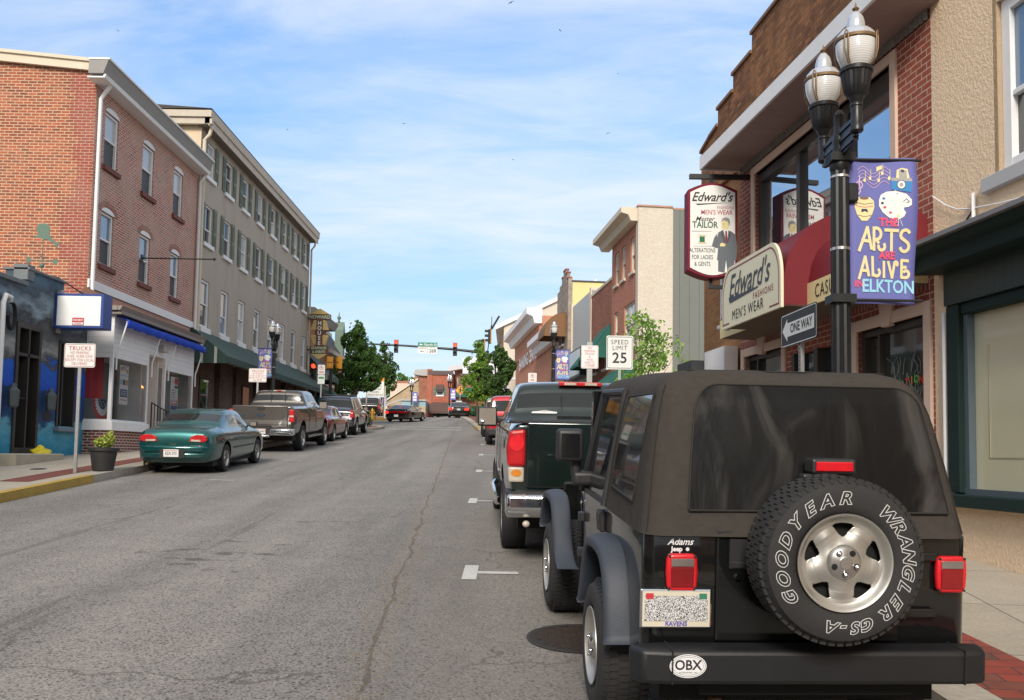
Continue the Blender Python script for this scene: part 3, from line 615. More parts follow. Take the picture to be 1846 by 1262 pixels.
class Bld:
    def __init__(s, name, label, cat, ox, oy, rz, W, depth, ztop, base=None, group=None):
        s.z0 = gz(oy) if base is None else base
        s.t = thing(name, label, cat, (ox, oy, s.z0), (0, 0, rz), group); s.W = W; s.D = depth; s.zt = ztop
    def mb(s): return MB((0, 0, -s.z0))
    def wall(s, holes, mat, side_mat=None, zb=None, name='wall', y=0.0, x0=0.0, x1=None, z1=None, reveal=0.14, shell=True, zt=None, revm=None):
        mb = s.mb(); x1 = s.W if x1 is None else x1; zb = s.z0 - 1.2 if zb is None else zb; zt = s.zt if zt is None else zt
        xs = sorted(set([x0, x1] + [h[i] for h in holes for i in (0, 1) if x0 < h[i] < x1])); zs = sorted(set([zb, zt] + [h[i] for h in holes for i in (2, 3)]))
        for a, b in zip(xs, xs[1:]):
            for c, d in zip(zs, zs[1:]):
                cx, cz = (a + b) / 2, (c + d) / 2
                if any(h[0] < cx < h[1] and h[2] < cz < h[3] for h in holes): continue
                mb.quad((a, y, c), (b, y, c), (b, y, d), (a, y, d))
        for h in holes:
            a, b, c, d = h[:4]; r = y + reveal
            k = 2 if revm else 0
            mb.quad((a, y, c), (b, y, c), (b, r, c), (a, r, c), k); mb.quad((a, y, d), (a, r, d), (b, r, d), (b, y, d), k)
            mb.quad((a, y, c), (a, r, c), (a, r, d), (a, y, d), k); mb.quad((b, y, c), (b, y, d), (b, r, d), (b, r, c), k)
            if len(h) > 4: mb.quad((a, r, c), (b, r, c), (b, r, d), (a, r, d), k)
        if shell:
            D = s.D
            mb.quad((x0, y, zb), (x0, y, zt), (x0, D, zt), (x0, D, zb), 1); mb.quad((x1, y, zb), (x1, D, zb), (x1, D, zt), (x1, y, zt), 1)
            mb.quad((x0, D, zb), (x0, D, zt), (x1, D, zt), (x1, D, zb), 1)
            mb.quad((x0, y, zt), (x1, y, zt), (x1, D, zt), (x0, D, zt), 1)
        mats = [mat, side_mat or mat] + ([revm] if revm else [])
        return mb.build(name, mats, s.t)
    def window(s, x0, x1, z0, z1, y=0.0, fr=0.07, dep=0.10, style='sash', sill=0.12, silldep=0.09, sillx=0.08, sillm=None, frm=None, up=None, lo=None, shutters=0, arch=0, mid=0.5, vert=0, lintel=None, archm=None, shm=None):
        frm = frm or white; up = up or blind; lo = lo or screen; sillm = sillm or frm
        mb = s.mb(); Y0, Y1 = y + dep - 0.05, y + dep + 0.03
        mb.box(x0, x0 + fr, Y0, Y1, z0, z1); mb.box(x1 - fr, x1, Y0, Y1, z0, z1); mb.box(x0 + fr, x1 - fr, Y0, Y1, z1 - fr, z1); mb.box(x0 + fr, x1 - fr, Y0, Y1, z0, z0 + fr)
        zm = z0 + (z1 - z0) * mid
        if style == 'sash': mb.box(x0 + fr, x1 - fr, Y0 + .015, Y1, zm - 0.025, zm + 0.03)
        for i in range(vert):
            xv = x0 + (x1 - x0) * (i + 1) / (vert + 1); mb.box(xv - .025, xv + .025, Y0 + .015, Y1, z0 + fr, z1 - fr)
        if arch:
            n = 12; pts = [(x0 + (x1 - x0) * (0.5 - 0.5 * cos(pi * i / n)), z1 + arch * sin(pi * i / n)) for i in range(n + 1)]
            mb.prism(pts, y + 0.02, y - 0.012)
        w = mb.build('window', frm, s.t, bevel=0.006)
        mb = s.mb()
        if style == 'sash':
            mb.quad((x0 + fr, Y1 - .03, zm), (x1 - fr, Y1 - .03, zm), (x1 - fr, Y1 - .03, z1 - fr), (x0 + fr, Y1 - .03, z1 - fr)); mb.build('upper_pane', up, w)
            mb = s.mb(); mb.quad((x0 + fr, Y1 - .01, z0 + fr), (x1 - fr, Y1 - .01, z0 + fr), (x1 - fr, Y1 - .01, zm), (x0 + fr, Y1 - .01, zm)); mb.build('lower_pane', lo, w)
        else:
            mb.quad((x0 + fr, Y1 - .02, z0 + fr), (x1 - fr, Y1 - .02, z0 + fr), (x1 - fr, Y1 - .02, z1 - fr), (x0 + fr, Y1 - .02, z1 - fr)); mb.build('pane', up, w)
        if sill:
            mb = s.mb(); mb.box(x0 - sillx, x1 + sillx, y - silldep, y + dep - .03, z0 - sill, z0 + 0.004); mb.build('sill', sillm, w, bevel=0.008)
        if lintel:
            mb = s.mb(); mb.box(x0 - 0.1, x1 + 0.1, y - 0.03, y + 0.1, z1 + 0.002 + arch, z1 + lintel + arch); mb.build('lintel', archm or sillm, w)
        if shutters:
            for sx in (x0 - shutters - 0.02, x1 + 0.02):
                mb = s.mb(); mb.box(sx, sx + shutters, y - 0.05, y - 0.015, z0 - 0.02, z1 + 0.03)
                for za, zb in ((z0 + .06, zm - .06), (zm + .06, z1 - .04)):
                    k = 9
                    for i in range(k): 
                        q = za + (zb - za) * i / k; mb.box(sx + .05, sx + shutters - .05, y - 0.068, y - 0.05, q, q + (zb - za) / k * .55)
                mb.build('shutter', shm or MATS['shutter_green'], w)
        return w
    def awning(s, x0, x1, z_wall, z_front, out_, drop, mat, name='awning', y=0.0, scallop=0.0, ends=True, thick=0.02, gap=0.25, bulge=0.0):
        mb = s.mb(); n = max(6, int((x1 - x0) / gap) * 2)
        sec = 6 if bulge else 1; prof = []
        for i in range(sec + 1):
            t = i / sec; prof.append((y - 0.02 - out_ * (sin(t * pi / 2) if bulge else t), z_wall + (z_front - z_wall) * ((1 - cos(t * pi / 2)) if bulge else t)))
        for (ya, za), (yb, zb) in zip(prof, prof[1:]): mb.quad((x0, ya, za), (x0, yb, zb), (x1, yb, zb), (x1, ya, za))
        yf, zf = prof[-1]
        for i in range(n):
            a = x0 + (x1 - x0) * i / n; b = x0 + (x1 - x0) * (i + 1) / n
            da = scallop * abs(sin(pi * i / 2)) if scallop else 0; db = scallop * abs(sin(pi * (i + 1) / 2)) if scallop else 0
            mb.quad((a, yf, zf), (a, yf, zf - drop + da), (b, yf, zf - drop + db), (b, yf, zf))
        if ends:
            for x in (x0, x1): mb.add([(x, a, b) for a, b in prof] + [(x, yf, zf - drop), (x, y - .02, zf - drop)], [tuple(range(len(prof) + 2))])
        o = mb.build(name, mat, s.t, solid=thick); return o

# ---- left: red brick house with arched windows and the white shop front
def brick_house():
    B = Bld('brick_house', 'weathered red brick three storey house with arched windows above the white clapboard shop front', 'building', -11.6, 23.9, pi/2, 8.1, 9.5, 11.78)
    cols = [((0.60, 1.48), (0.61, 1.42)), ((3.16, 4.06), (3.21, 4.01)), ((5.71, 6.55), (5.72, 6.48))]
    holes = []
    for c3, c2 in cols: holes += [(c3[0], c3[1], 9.66, 11.22), (c2[0], c2[1], 6.84, 8.36)]
    B.wall(holes, MATS['old_red_brick'], MATS['orange_gable_brick'], zt=11.78)
    red_sill = plain('red_stone_sill', (0.17, 0.06, 0.05), 0.8, var=0.3, bmp=0.3)
    for c3, c2 in cols:
        B.window(c3[0], c3[1], 9.66, 11.22, arch=0.16, sill=0.14, sillm=red_sill, mid=0.52)
        B.window(c2[0], c2[1], 6.84, 8.36, arch=0.15, sill=0.14, sillm=red_sill, up=GLB, mid=0.5)
    # arched brick heads over the second floor
    mb = B.mb()
    for c3, c2 in cols:
        for (xa, xb, z, ar) in ((c2[0], c2[1], 8.36, .15),):
            n = 12; cx = (xa + xb) / 2; r = (xb - xa) / 2
            for i in range(n):
                a, b = pi - pi * i / n, pi - pi * (i + 1) / n
                P = lambda t, k: (cx + (r + k) * cos(t), z + (ar + k * .9) * sin(t))
                p = [P(a, 0.0), P(b, 0.0), P(b, .2), P(a, .2)]
                mb.quad(*[(u, -0.014, w) for u, w in p])
    mb.build('brick_arch', brick('arch_brick', (0.32, 0.12, 0.085), (0.27, 0.10, 0.075), (0.42, 0.28, 0.22), bw=0.075, bh=0.2, msize=0.008), B.t)
    # redder corner bricks on the gable end
    mb = B.mb(); random.seed(4)
    z = 5.0; w = 0.55
    while z < 12.0:
        h = random.choice((0.25, 0.42, 0.58)); h = min(h, 12.0 - z); mb.quad((-0.006, 0.0, z), (-0.006, 0, z + h), (-0.006, w, z + h), (-0.006, w, z)); z += h
        w = 0.38 + 0.14 * random.randint(0, 2) + (0.15 if z < 8.5 else 0.05)
    mb.build('corner_bricks', MATS['corner_red_brick'], B.t)
    # roof rising away from the street, white rake board, deep box gutter
    mb = B.mb(); mb.prism([(0.02, 11.781), (0.02, 12.07), (9.5, 12.95), (9.5, 11.781)], 0.001, 8.09, 'x'); mb.build('gable_infill', MATS['orange_gable_brick'], B.t)
    mb = B.mb(); mb.prism([(-0.30, 12.14), (9.6, 13.2), (9.6, 13.12), (-0.30, 12.08)], -0.12, 8.1, 'x'); mb.build('roof', roofing, B.t)
    mb = B.mb(); mb.prism([(0.04, 12.05), (9.6, 12.92), (9.6, 13.15), (0.04, 12.28)], -0.14, -0.05, 'x'); mb.prism([(0.04, 12.28), (9.6, 13.15), (9.6, 13.24), (0.04, 12.37)], -0.20, -0.05, 'x'); mb.build('rake_board', cream_trim, B.t)
    mb = B.mb(); mb.prism([(0.05, 11.72), (-0.42, 11.72), (-0.46, 11.82), (-0.38, 11.82), (-0.38, 11.76), (0.05, 11.76)], -0.45, 7.95, 'x'); mb.build('soffit', white, B.t)
    mb = B.mb(); mb.prism([(0.0, 11.82), (-0.40, 11.82), (-0.54, 12.22), (0.0, 12.22)], -0.50, 8.0, 'x'); mb.build('box_gutter', dark_soffit, B.t)
    mb = B.mb(); mb.box(-0.51, 8.01, -0.57, -0.535, 12.2, 12.25); mb.box(-0.515, -0.5, -0.57, 0.0, 12.2, 12.25); mb.build('gutter_lip', white, B.t)
    mb = B.mb(); mb.tube([(0.12, -0.34, 11.74), (0.12, -0.2, 11.55), (0.12, -0.08, 11.35), (0.12, -0.08, 5.6)], 0.055, 10); mb.build('downspout', white, B.t, smooth=True); mb = B.mb(); mb.tube([(7.95, -0.3, 11.74), (7.95, -0.1, 11.45), (7.95, -0.1, 5.4)], 0.055, 10); mb.build('downspout', white, B.t, smooth=True)
    mb = B.mb(); mb.box(0.0, 8.0, -0.05, -0.002, 6.06, 6.30); mb.build('trim_board', white, B.t)
    # shop bay
    S0, S1, F = -0.9, 4.95, -1.2          # local x range and front plane (y)
    base = 1.25
    mb = B.mb(); mb.box(S0, 1.42, F + .04, 0, base - .5, 2.16); mb.build('shop_base', MATS['shop_brick'], B.t); mb = B.mb(); mb.box(2.6, S1, F + .04, 0, base - .5, 2.4); mb.build('shop_base', MATS['shop_brick'], B.t)
    mb = B.mb(); mb.box(S0 - .06, 1.46, F - .07, 0, 2.16, 2.40); mb.box(2.56, S1 + .03, F - .05, 0, 2.402, 2.52); mb.build('shop_sill', white, B.t, bevel=0.01)
    mb = B.mb()
    mb.box(S0, 1.40, F, 0, 4.12, 5.22); mb.box(2.58, S1, F, 0, 4.12, 5.22); mb.box(1.40, 2.58, F, -0.3, 4.4, 5.22)
    mb.build('shop_siding', MATS['white_siding'], B.t)
    mb = B.mb()
    for x in (S0 + .04, 1.36, 2.62, S1 - .05): mb.box(x - .045, x + .045, F + .0, F + .09, 2.40, 4.12)
    mb.box(S0 + .09, 1.31, F, F + .06, 4.06, 4.12); mb.box(S0 + .09, 1.31, F, F + .06, 2.40, 2.45); mb.box(2.66, S1 - .1, F, F + .06, 4.06, 4.12); mb.box(2.66, S1 - .1, F + .002, F + .06, 2.52, 2.57)
    mb.box(S0, S0 + .06, F + .09, 0, 2.40, 2.45); mb.box(S0, S0 + .06, F + .09, 0, 4.06, 4.12); mb.box(S0, S0 + .06, -0.09, 0, 2.45, 4.06)
    mb.box(1.36, 1.42, -1.0, -0.35, 2.2, 4.4); mb.box(2.55, 2.6, -1.0, -0.35, 2.2, 4.4)
    mb.box(1.42, 1.52, -0.35, -0.28, 2.0, 4.4); mb.box(2.46, 2.56, -0.35, -0.28, 2.0, 4.4); mb.box(1.52, 2.46, -0.35, -0.28, 4.05, 4.12)
    fr = mb.build('shop_window_frame', white, B.t, bevel=0.006)
    tr = nodes_of('clear_shop_glass'); m_, nt_, b_ = tr
    b_.inputs['Base Color'].default_value = (1, 1, 1, 1); b_.inputs['Roughness'].default_value = 0.0; b_.inputs['Alpha'].default_value = 0.34; b_.inputs['Specular IOR Level'].default_value = 0.6; MATS['clear_shop_glass'] = m_
    b_.inputs['Base Color'].default_value = (0.05, 0.06, 0.06, 1)
    for q in (((S0 + .05, F + .03), (1.36, F + .03)), ((2.66, F + .03), (S1 - .1, F + .03))):
        (xa, ya), (xb, yb) = q; mb = B.mb(); mb.quad((xa, ya, 2.42), (xb, yb, 2.42), (xb, yb, 4.1), (xa, ya, 4.1)); mb.build('shop_pane', m_, fr)
    mb = B.mb(); mb.quad((S0 + .03, F + .06, 2.42), (S0 + .03, 0, 2.42), (S0 + .03, 0, 4.1), (S0 + .03, F + .06, 4.1)); mb.build('shop_pane', m_, fr)
    # shop interior: floor, back wall, curtain
    mb = B.mb(); mb.box(S0 + .1, 1.3, -0.08, -0.03, 2.35, 4.15); mb.box(2.66, S1 - .1, -0.5, -0.45, 2.45, 4.15); mb.box(1.42, 2.56, -.27, -.2, 1.9, 4.42); mb.box(2.61, 2.64, -1.1, -.02, 2.0, 4.12); mb.box(S1 - .14, S1 - .11, F + .12, -.02, 2.45, 4.12); mb.box(S0 + .08, 1.32, F + .1, -.05, 2.36, 2.41); mb.build('display_back', plain('display_grey', (0.30, 0.32, 0.32), 0.8, var=0.3, scale=3), B.t)
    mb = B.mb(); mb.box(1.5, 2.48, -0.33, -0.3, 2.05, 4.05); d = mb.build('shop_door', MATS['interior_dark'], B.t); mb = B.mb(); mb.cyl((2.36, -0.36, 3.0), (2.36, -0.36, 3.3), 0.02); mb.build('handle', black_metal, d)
    mb = B.mb(); mb.box(1.40, 2.58, -1.1, -0.1, base - .6, 1.98); mb.box(1.40, 2.58, -1.45, -1.1, base - .6, 1.84); mb.build('doorstep', MATS['orange_brick'], B.t)
    # hipped shingle roof of the bay, gutter
    mb = B.mb(); e = 0.18
    zf, zw = 5.36, 6.05
    A, Bp, Cp, Dp = (S0 - e, F - e, zf), (S1 + e, F - e, zf), (S1 + e, 0, zf), (S0 - e, 0, zf)
    R0, R1 = (S0 + .75, -0.01, zw), (S1 - .3, -0.01, zw)
    mb.add([A, Bp, Cp, Dp, R0, R1], [(0, 1, 5, 4), (1, 2, 5), (3, 0, 4), (0, 3, 2, 1)]); mb.build('bay_roof', MATS['roof_shingles'], B.t)
    mb = B.mb(); mb.prism([(F - e - .13, 5.38), (F - e - .01, 5.38), (F - e - .01, 5.27), (F - e - .07, 5.27)], S0 - e - .1, S1 + e + .1, 'x'); mb.box(S0 - e - .1, S0 - e, F - e, 0, 5.27, 5.38); mb.box(S0 - .2, S1 + .2, F - .25, F - .01, 5.18, 5.27); mb.build('bay_gutter', plain('gutter_brown', (0.24, 0.21, 0.185), 0.6, var=0.2), B.t)
    mb = B.mb(); n = 46; random.seed(2)
    yb, zb_ = F - 0.03, 5.17
    for i in range(n):
        a = S0 + .05 + (S1 - S0 + .1) * i / n; b = S0 + .05 + (S1 - S0 + .1) * (i + 1) / n
        fa = lambda t: 0.02 * sin(t * 9) + 0.015 * sin(t * 23)
        mb.quad((a, yb, zb_), (a, yb - .30 + fa(a), 5.05), (b, yb - .30 + fa(b), 5.05), (b, yb, zb_)); mb.quad((a, yb - .30 + fa(a), 5.05), (a, yb - .30, 4.86 + fa(a)), (b, yb - .30, 4.86 + fa(b)), (b, yb - .30 + fa(b), 5.05))
    mb.build('shop_awning', MATS['blue_canvas'], B.t, solid=0.03, smooth=True)
    for x in (S0 + .12, 1.5, 2.75, S1 + .05):
        mb = B.mb(); mb.tube([(x, F - .28, 5.0), (x - .02, F - .1, 4.3), (x - .02, F - .05, 4.15), (x - .02, F - .05, 3.75)], 0.022, 8); mb.sphere((x, F - .28, 5.02), 0.035, 8); mb.build('awning_arm', white, B.t, smooth=True)
    mb = B.mb(); mb.box(2.02, 2.35, F - .16, F - .005, 4.55, 4.75); mb.build('wall_lamp_box', grey_trim, B.t, bevel=.01)
    # iron railing at the shop step
    mb = B.mb()
    mb.tube([(1.45, F - .1, 3.02), (3.0, F - .1, 2.75)], 0.02); mb.tube([(1.45, F - .1, 1.98), (3.0, F - .1, 1.84)], 0.014)
    for i in range(8): x = 1.45 + 1.55 * i / 7; mb.cyl((x, F - .1, 1.55), (x, F - .1, 3.02 - .27 * i / 7), 0.012 if i not in (0, 7) else .02, n=6)
    mb.build('railing', black_metal, B.t)
    return B
BH = brick_house()
# things in and on the shop window
def flat_poster(name, label, cat, loc, rz, w, h, draw, mats, group=None, tilt=0.0):
    t = thing(name, label, cat, loc, (tilt, 0, rz), group)
    mb = MB(); mb.box(-w/2, w/2, -0.004, 0.004, -h/2, h/2); mb.build('sheet', mats[0], t)
    mb = MB(); draw(mb); mb.build('printing', mats[1:], t); return t
paper = plain('paper_white', (0.72, 0.73, 0.75), 0.6, var=0.04); navy = plain('ink_navy', (0.05, 0.09, 0.22), 0.6); inkred = plain('ink_red', (0.5, 0.03, 0.04), 0.6); gold = plain('ink_gold', (0.55, 0.33, 0.06), 0.6); inkblk = plain('ink_black', (0.015, 0.015, 0.016), 0.6)
paleblue = plain('ink_pale_blue', (0.35, 0.5, 0.65), 0.6)
def disc(mb, x, z, r, m=0, y=-0.006, n=16, rz=1.0):
    mb.add([(x + r * cos(2*pi*i/n), y, z + r * rz * sin(2*pi*i/n)) for i in range(n)], [tuple(range(n))], m)
def rect(mb, x0, x1, z0, z1, m=0, y=-0.006): mb.quad((x0, y, z0), (x1, y, z0), (x1, y, z1), (x0, y, z1), m)
def d1(mb):
    disc(mb, -.17, .42, .06, 2); disc(mb, .17, .38, .06, 2); rect(mb, -.22, .22, -.33, -.12, 0); rect(mb, -.24, -.09, 0, .14, 3); rect(mb, -.07, .07, 0, .14, 0); rect(mb, .09, .23, 0, .14, 2)
    rect(mb, -.2, .2, .24, .27, 3)
    mb.text('MEC', .17, TW(0, -.007, .44), 0); 
    for k in range(3): rect(mb, -.18, .18, -.18 - k*.05, -.165 - k*.05, 4, -.008)
    rect(mb, -.2, .2, -.42, -.4, 1)
flat_poster('window_poster', 'tall white and navy poster with gold seals hanging in the left shop window', 'poster', (-10.55, 24.05, 3.42), pi/2, .52, 1.06, d1, [paper, navy, inkred, gold, paleblue, paper])
def d2(mb):
    rect(mb, -.28, .28, -.5, -.36, 0); rect(mb, -.28, .28, -.34, -.3, 1); rect(mb, 0, .28, .3, .5, 1); rect(mb, .0, .28, .18, .27, 0)
    for k in range(4): rect(mb, -.22, .05 + .04 * (k % 2), .1 - k*.07, .125 - k*.07, 0)
    mb.text('60-90', .16, TW(-.08, -.007, -.22), 1); disc(mb, .2, -.24, .06, 2); mb.text('Trust', .1, TW(-.1, -.007, .38), 0)
flat_poster('window_poster', 'white red and blue poster behind the right shop window beside the door', 'poster', (-10.55, 27.65, 3.42), pi/2, .6, 1.05, d2, [paper, navy, inkred, gold])
def bunting(loc, rz, w, h, lab):
    t = thing('bunting', lab, 'bunting', loc, (0, 0, rz), 'pleated flag buntings in the shop windows')
    bands = [(1.0, .74, 1), (.74, .46, 0), (.46, .0, 2)]
    for r1, r0, m in bands:
        mb = MB(); n = 28
        for i in range(n):
            a0, a1 = pi + pi * i / n, pi + pi * (i + 1) / n; y0, y1 = (-.02 if i % 2 else .02), (.02 if i % 2 else -.02)
            mb.quad((w * r0 * cos(a0), y0, h * r0 * sin(a0)), (w * r1 * cos(a0), y0, h * r1 * sin(a0)), (w * r1 * cos(a1), y1, h * r1 * sin(a1)), (w * r0 * cos(a1), y1, h * r0 * sin(a1)))
        if m == 2:
            for k in range(7): disc(mb, -w*.33 + k * w * .11, -h * (.12 + .1 * (k % 3)), .022, 1, -.03, 5)
        mb.build('band', [[paper, inkred, navy][m], paper], t)
    return t
bunting((-10.9, 23.6, 3.0), pi/2, .55, .6, 'red white and navy pleated flag bunting hung low in the left shop window')
bunting((-10.95, 26.75, 3.0), pi/2, .35, .55, 'red white and navy pleated flag bunting hung in the shop doorway window')
mb = MB(); n = 16
for i in range(n): 
    a, b = i / n * .62, (i + 1) / n * .62; mb.quad((a, .03 * sin(i * 1.3), 0), (b, .03 * sin((i+1) * 1.3), 0), (b, .03 * sin((i+1) * 1.3), 1.15), (a, .03 * sin(i * 1.3), 1.15), 0)
o = mb.build('curtain', plain('curtain_red', (0.42, 0.01, 0.02), 0.8, var=0.2)); o.location = (-11.35, 23.2, 3.0); tag(o, 'long red curtain hanging in the end window of the white shop', 'curtain')
for k, (y, lab) in enumerate(((25.55, 'left of the two orange pendant lamps glowing inside the shop doorway'), (26.6, 'right of the two orange pendant lamps glowing inside the shop doorway'))):
    t = thing('pendant_lamp', lab, 'lamp', (-10.75, y, 3.45), group='pendant lamps in the shop')
    mb = MB(); mb.lathe([(.13, 0), (.05, .09), (.02, .11)], 14); mb.build('lamp_shade', emit('lamp_glow', (1.0, 0.42, 0.08), 1.6), t); mb = MB(); mb.cyl((0, 0, .1), (0, 0, .65), .006, n=5); mb.build('cord', black_metal, t)

# ---- left: building with the sea mural
def mural_building():
    B = Bld('mural_building', 'low corner building painted with a blue sea mural and a dark doorway', 'building', -11.1, 13.0, pi/2, 10.0, 9.0, 5.35)
    S = lambda s: s + 6.0
    hole = [(S(.78), S(1.66), 1.66, 4.4, 1), (S(2.62), S(3.42), 2.22, 4.28, 1)]
    B.wall(hole, MATS['sea_mural'], MATS['sea_mural'], zb=0.0, x0=0, x1=S(1.04), zt=5.35, reveal=0.35, name='wall', shell=False)
    # rebuild right part as separate taller panel
    mb = B.mb()
    xs = [S(1.04), S(1.66), S(2.62), S(2.70), S(3.42), S(4.02)]
    def blk(a, b, c, d): mb.quad((a, 0, c), (b, 0, c), (b, 0, d), (a, 0, d))
    blk(S(1.04), S(1.66), 4.4, 5.73); blk(S(1.66), S(2.62), .3, 5.73); blk(S(2.62), S(3.42), .3, 2.22); blk(S(2.62), S(2.70), 4.28, 5.73); blk(S(2.70), S(3.42), 4.28, 4.9); blk(S(3.42), S(4.02), .3, 4.9)
    mb.build('end_wall', MATS['sea_mural'], B.t)
    mb = B.mb(); mb.box(S(1.04), S(2.7), 0.02, .5, 4.4, 5.73); mb.box(S(2.7), S(4.0), .25, .5, 4.3, 4.9); mb.box(S(1.04), S(2.6), .4, .6, 0.5, 5.3); mb.build('parapet_back', plain('mural_back', (0.05, 0.08, 0.10), 0.8), B.t)
    cap = plain('parapet_cap', (0.16, 0.18, 0.19), 0.8, var=0.3)
    mb = B.mb(); mb.box(0, S(1.02), -.06, .3, 5.35, 5.45); mb.box(S(1.0), S(2.74), -.06, .55, 5.73, 5.79); mb.box(S(1.0), S(1.3), -.03, .3, 5.5, 5.86, 0); mb.build('coping', cap, B.t, bevel=.01)
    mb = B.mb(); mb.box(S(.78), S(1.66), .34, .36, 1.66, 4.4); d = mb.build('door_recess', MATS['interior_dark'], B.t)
    mb = B.mb(); fr = plain('door_frame_dark', (0.035, 0.032, 0.03), 0.5)
    for a, b, c, e in ((S(.70), S(.80), 1.55, 4.5), (S(1.64), S(1.74), 1.55, 4.5), (S(.8), S(1.64), 4.38, 4.5), (S(.8), S(1.64), 1.5, 1.68), (S(1.18), S(1.24), 1.68, 4.38), (S(.8), S(1.64), 3.75, 3.82)): mb.box(a, b, -.04, .3, c, e)
    dd = mb.build('door', fr, B.t); mb = B.mb(); mb.quad((S(.82), .15, 1.7), (S(1.18), .15, 1.7), (S(1.18), .15, 3.74), (S(.82), .15, 3.74)); mb.build('pane', GL, dd)
    mb = B.mb(); mb.box(S(.85), S(1.12), -.06, -.03, 2.78, 2.81); mb.build('handle', black_metal, dd)
    mb = B.mb(); mb.box(S(.9), S(1.05), .13, .145, 1.98, 2.1); mb.build('letter_plate', white, dd)
    mb = B.mb(); mb.box(S(2.58), S(2.66), -.03, .2, 2.2, 4.3); mb.box(S(3.38), S(3.46), -.03, .2, 2.2, 4.3); mb.box(S(2.6), S(3.45), -.03, .2, 4.26, 4.33); mb.box(S(2.85), S(2.91), .02, .2, 2.25, 4.26)
    w = mb.build('window', fr, B.t); mb = B.mb(); mb.quad((S(2.6), .2, 2.22), (S(3.44), .2, 2.22), (S(3.44), .2, 4.28), (S(2.6), .2, 4.28)); mb.build('pane', GL, w)
    mb = B.mb(); mb.box(S(2.5), S(3.5), -.14, .1, 2.08, 2.2); mb.build('sill', plain('sill_bluegrey', (0.16, 0.21, 0.27), 0.7), w, bevel=.02)
    for s in (.42, 2.0):
        mb = B.mb(); mb.lathe([(.001, 3.1), (.05, 3.08), (.06, 3.0), (.13, 2.93), (.11, 2.6), (.08, 2.56), (.001, 2.56)], 6, (S(s), -.17, 0)); mb.box(S(s) - .02, S(s) + .02, -.17, 0, 2.98, 3.03); mb.build('wall_lantern', plain('lantern_bluegrey', (0.07, 0.09, 0.10), 0.6), B.t)
    mb = B.mb(); mb.tube([(S(-.02), -.1, 1.5), (S(-.02), -.1, 4.8), (S(.06), -.1, 4.98), (S(.25), -.1, 4.96), (S(.3), -.05, 4.85)], .055, 10); mb.build('conduit', white, B.t, smooth=True)
    mb = B.mb()
    for k in range(4): mb.tube([(S(.3) + .14 * cos(a) , -.08 - .02 * k, 4.55 + .3 * sin(a)) for a in [i * pi / 8 for i in range(-8, 6)]], .016, 6)
    mb.build('cable_loop', black_metal, B.t)
    # dark whale fins painted on the sea
    mb = B.mb(); q = [(1.95, 3.0 - .6), (2.02, 2.52), (2.1, 2.5), (2.13, 2.78), (2.18, 2.53), (2.36, 2.5), (2.44, 2.4), (2.36, 2.30), (2.1, 2.26), (1.98, 2.3)]
    mb.add([(S(a), -.004, b + .05) for a, b in q], [tuple(range(len(q)))]); mb.build('painted_whale', plain('whale_black', (0.01, 0.014, 0.022), 0.6), B.t)
    t = B.t
    st = thing('doorstep', 'pale concrete doorstep with rust stains below the mural doorway', 'step', (-11.1, 19.85, gz(19.85) + .12))
    mb = MB(); mb.box(0.02, .62, -1.02, 1.02, -.05, .22); mb.build('block', plain('step_concrete', (0.42, 0.38, 0.30), 0.85, var=0.4, scale=1.8, bmp=.4), st, bevel=.02)
    # yellow rag on the step
    bm = bmesh.new(); bmesh.ops.create_icosphere(bm, subdivisions=3, radius=.2); random.seed(3)
    for v in bm.verts:
        n_ = mnoise.noise(v.co * 6); v.co *= 1 + n_ * .35; v.co.z = max(-.05, v.co.z * .75); v.co.y *= 1.2
        if v.co.z > .05: v.co.x *= .5; v.co.y *= .6
    me = bpy.data.meshes.new('rag'); bm.to_mesh(me); bm.free(); me.materials.append(plain('yellow_plastic', (0.75, 0.60, 0.02), 0.4, var=.1)); o = bpy.data.objects.new('plastic_bag', me); COL.objects.link(o)
    o.location = (-10.75, 20.35, gz(19.85) + .38); tag(o, 'crumpled bright yellow plastic bag left on the pale doorstep', 'bag')
    # illuminated sign box
    sb = thing('sign_box', 'blue framed projecting sign box with a blank white face and a small for rent sticker', 'sign', (-11.1, 21.3, 4.58))
    mb = MB(); mb.box(0, 1.2, -.02, .44, 0, .84); mb.build('case', plain('sign_blue', (0.02, 0.055, 0.25), 0.4, var=.12), sb, bevel=.012)
    mb = MB(); mb.box(.07, 1.13, -.032, -.015, .055, .78); mb.build('face', plain('sign_white', (0.80, 0.81, 0.82), 0.35, var=.05, scale=1.2), sb, bevel=.01)
    mb = MB(); mb.box(.46, .74, -.04, -.033, .07, .25); mb.text('FOR RENT', .068, TW(.60, -.043, .19), 1, offset=.002, xs=.75); rect(mb, .475, .725, .085, .135, 1, -.0415); mb.text('410-398-0301', .038, TW(.60, -.045, .11), 2, xs=.8)
    mb.build('sticker', [inkred, paper, inkblk], sb)
    mb = MB(); mb.box(-.02, .1, .15, .25, .8, .95); mb.box(-.06, .02, .1, .3, -.1, .9); mb.build('bracket', grey_trim, sb)
    # sailfish weathervane on the parapet
    wv = thing('weathervane', 'verdigris sailfish weathervane on a thin rod above the mural parapet', 'weathervane', (-11.3, 21.0, 5.75), (0, 0, .3)); wv.scale = (.8, .8, .95)
    cop = plain('verdigris', (0.13, 0.20, 0.16), 0.7, .3, var=.3, scale=9)
    mb = MB(); mb.cyl((0, 0, 0), (0, 0, 1.0), .012, n=8); mb.sphere((0, 0, .3), .07, 10); mb.tube([(-.3, 0, .42), (.3, 0, .42)], .012); mb.tube([(0, -.25, .5), (0, .25, .5)], .01)
    for sx in (-1, 1): mb.prism([(sx * .3, .36), (sx * .42, .34), (sx * .42, .5), (sx * .3, .48)], -.008, .008)
    mb.build('rod', cop, wv)
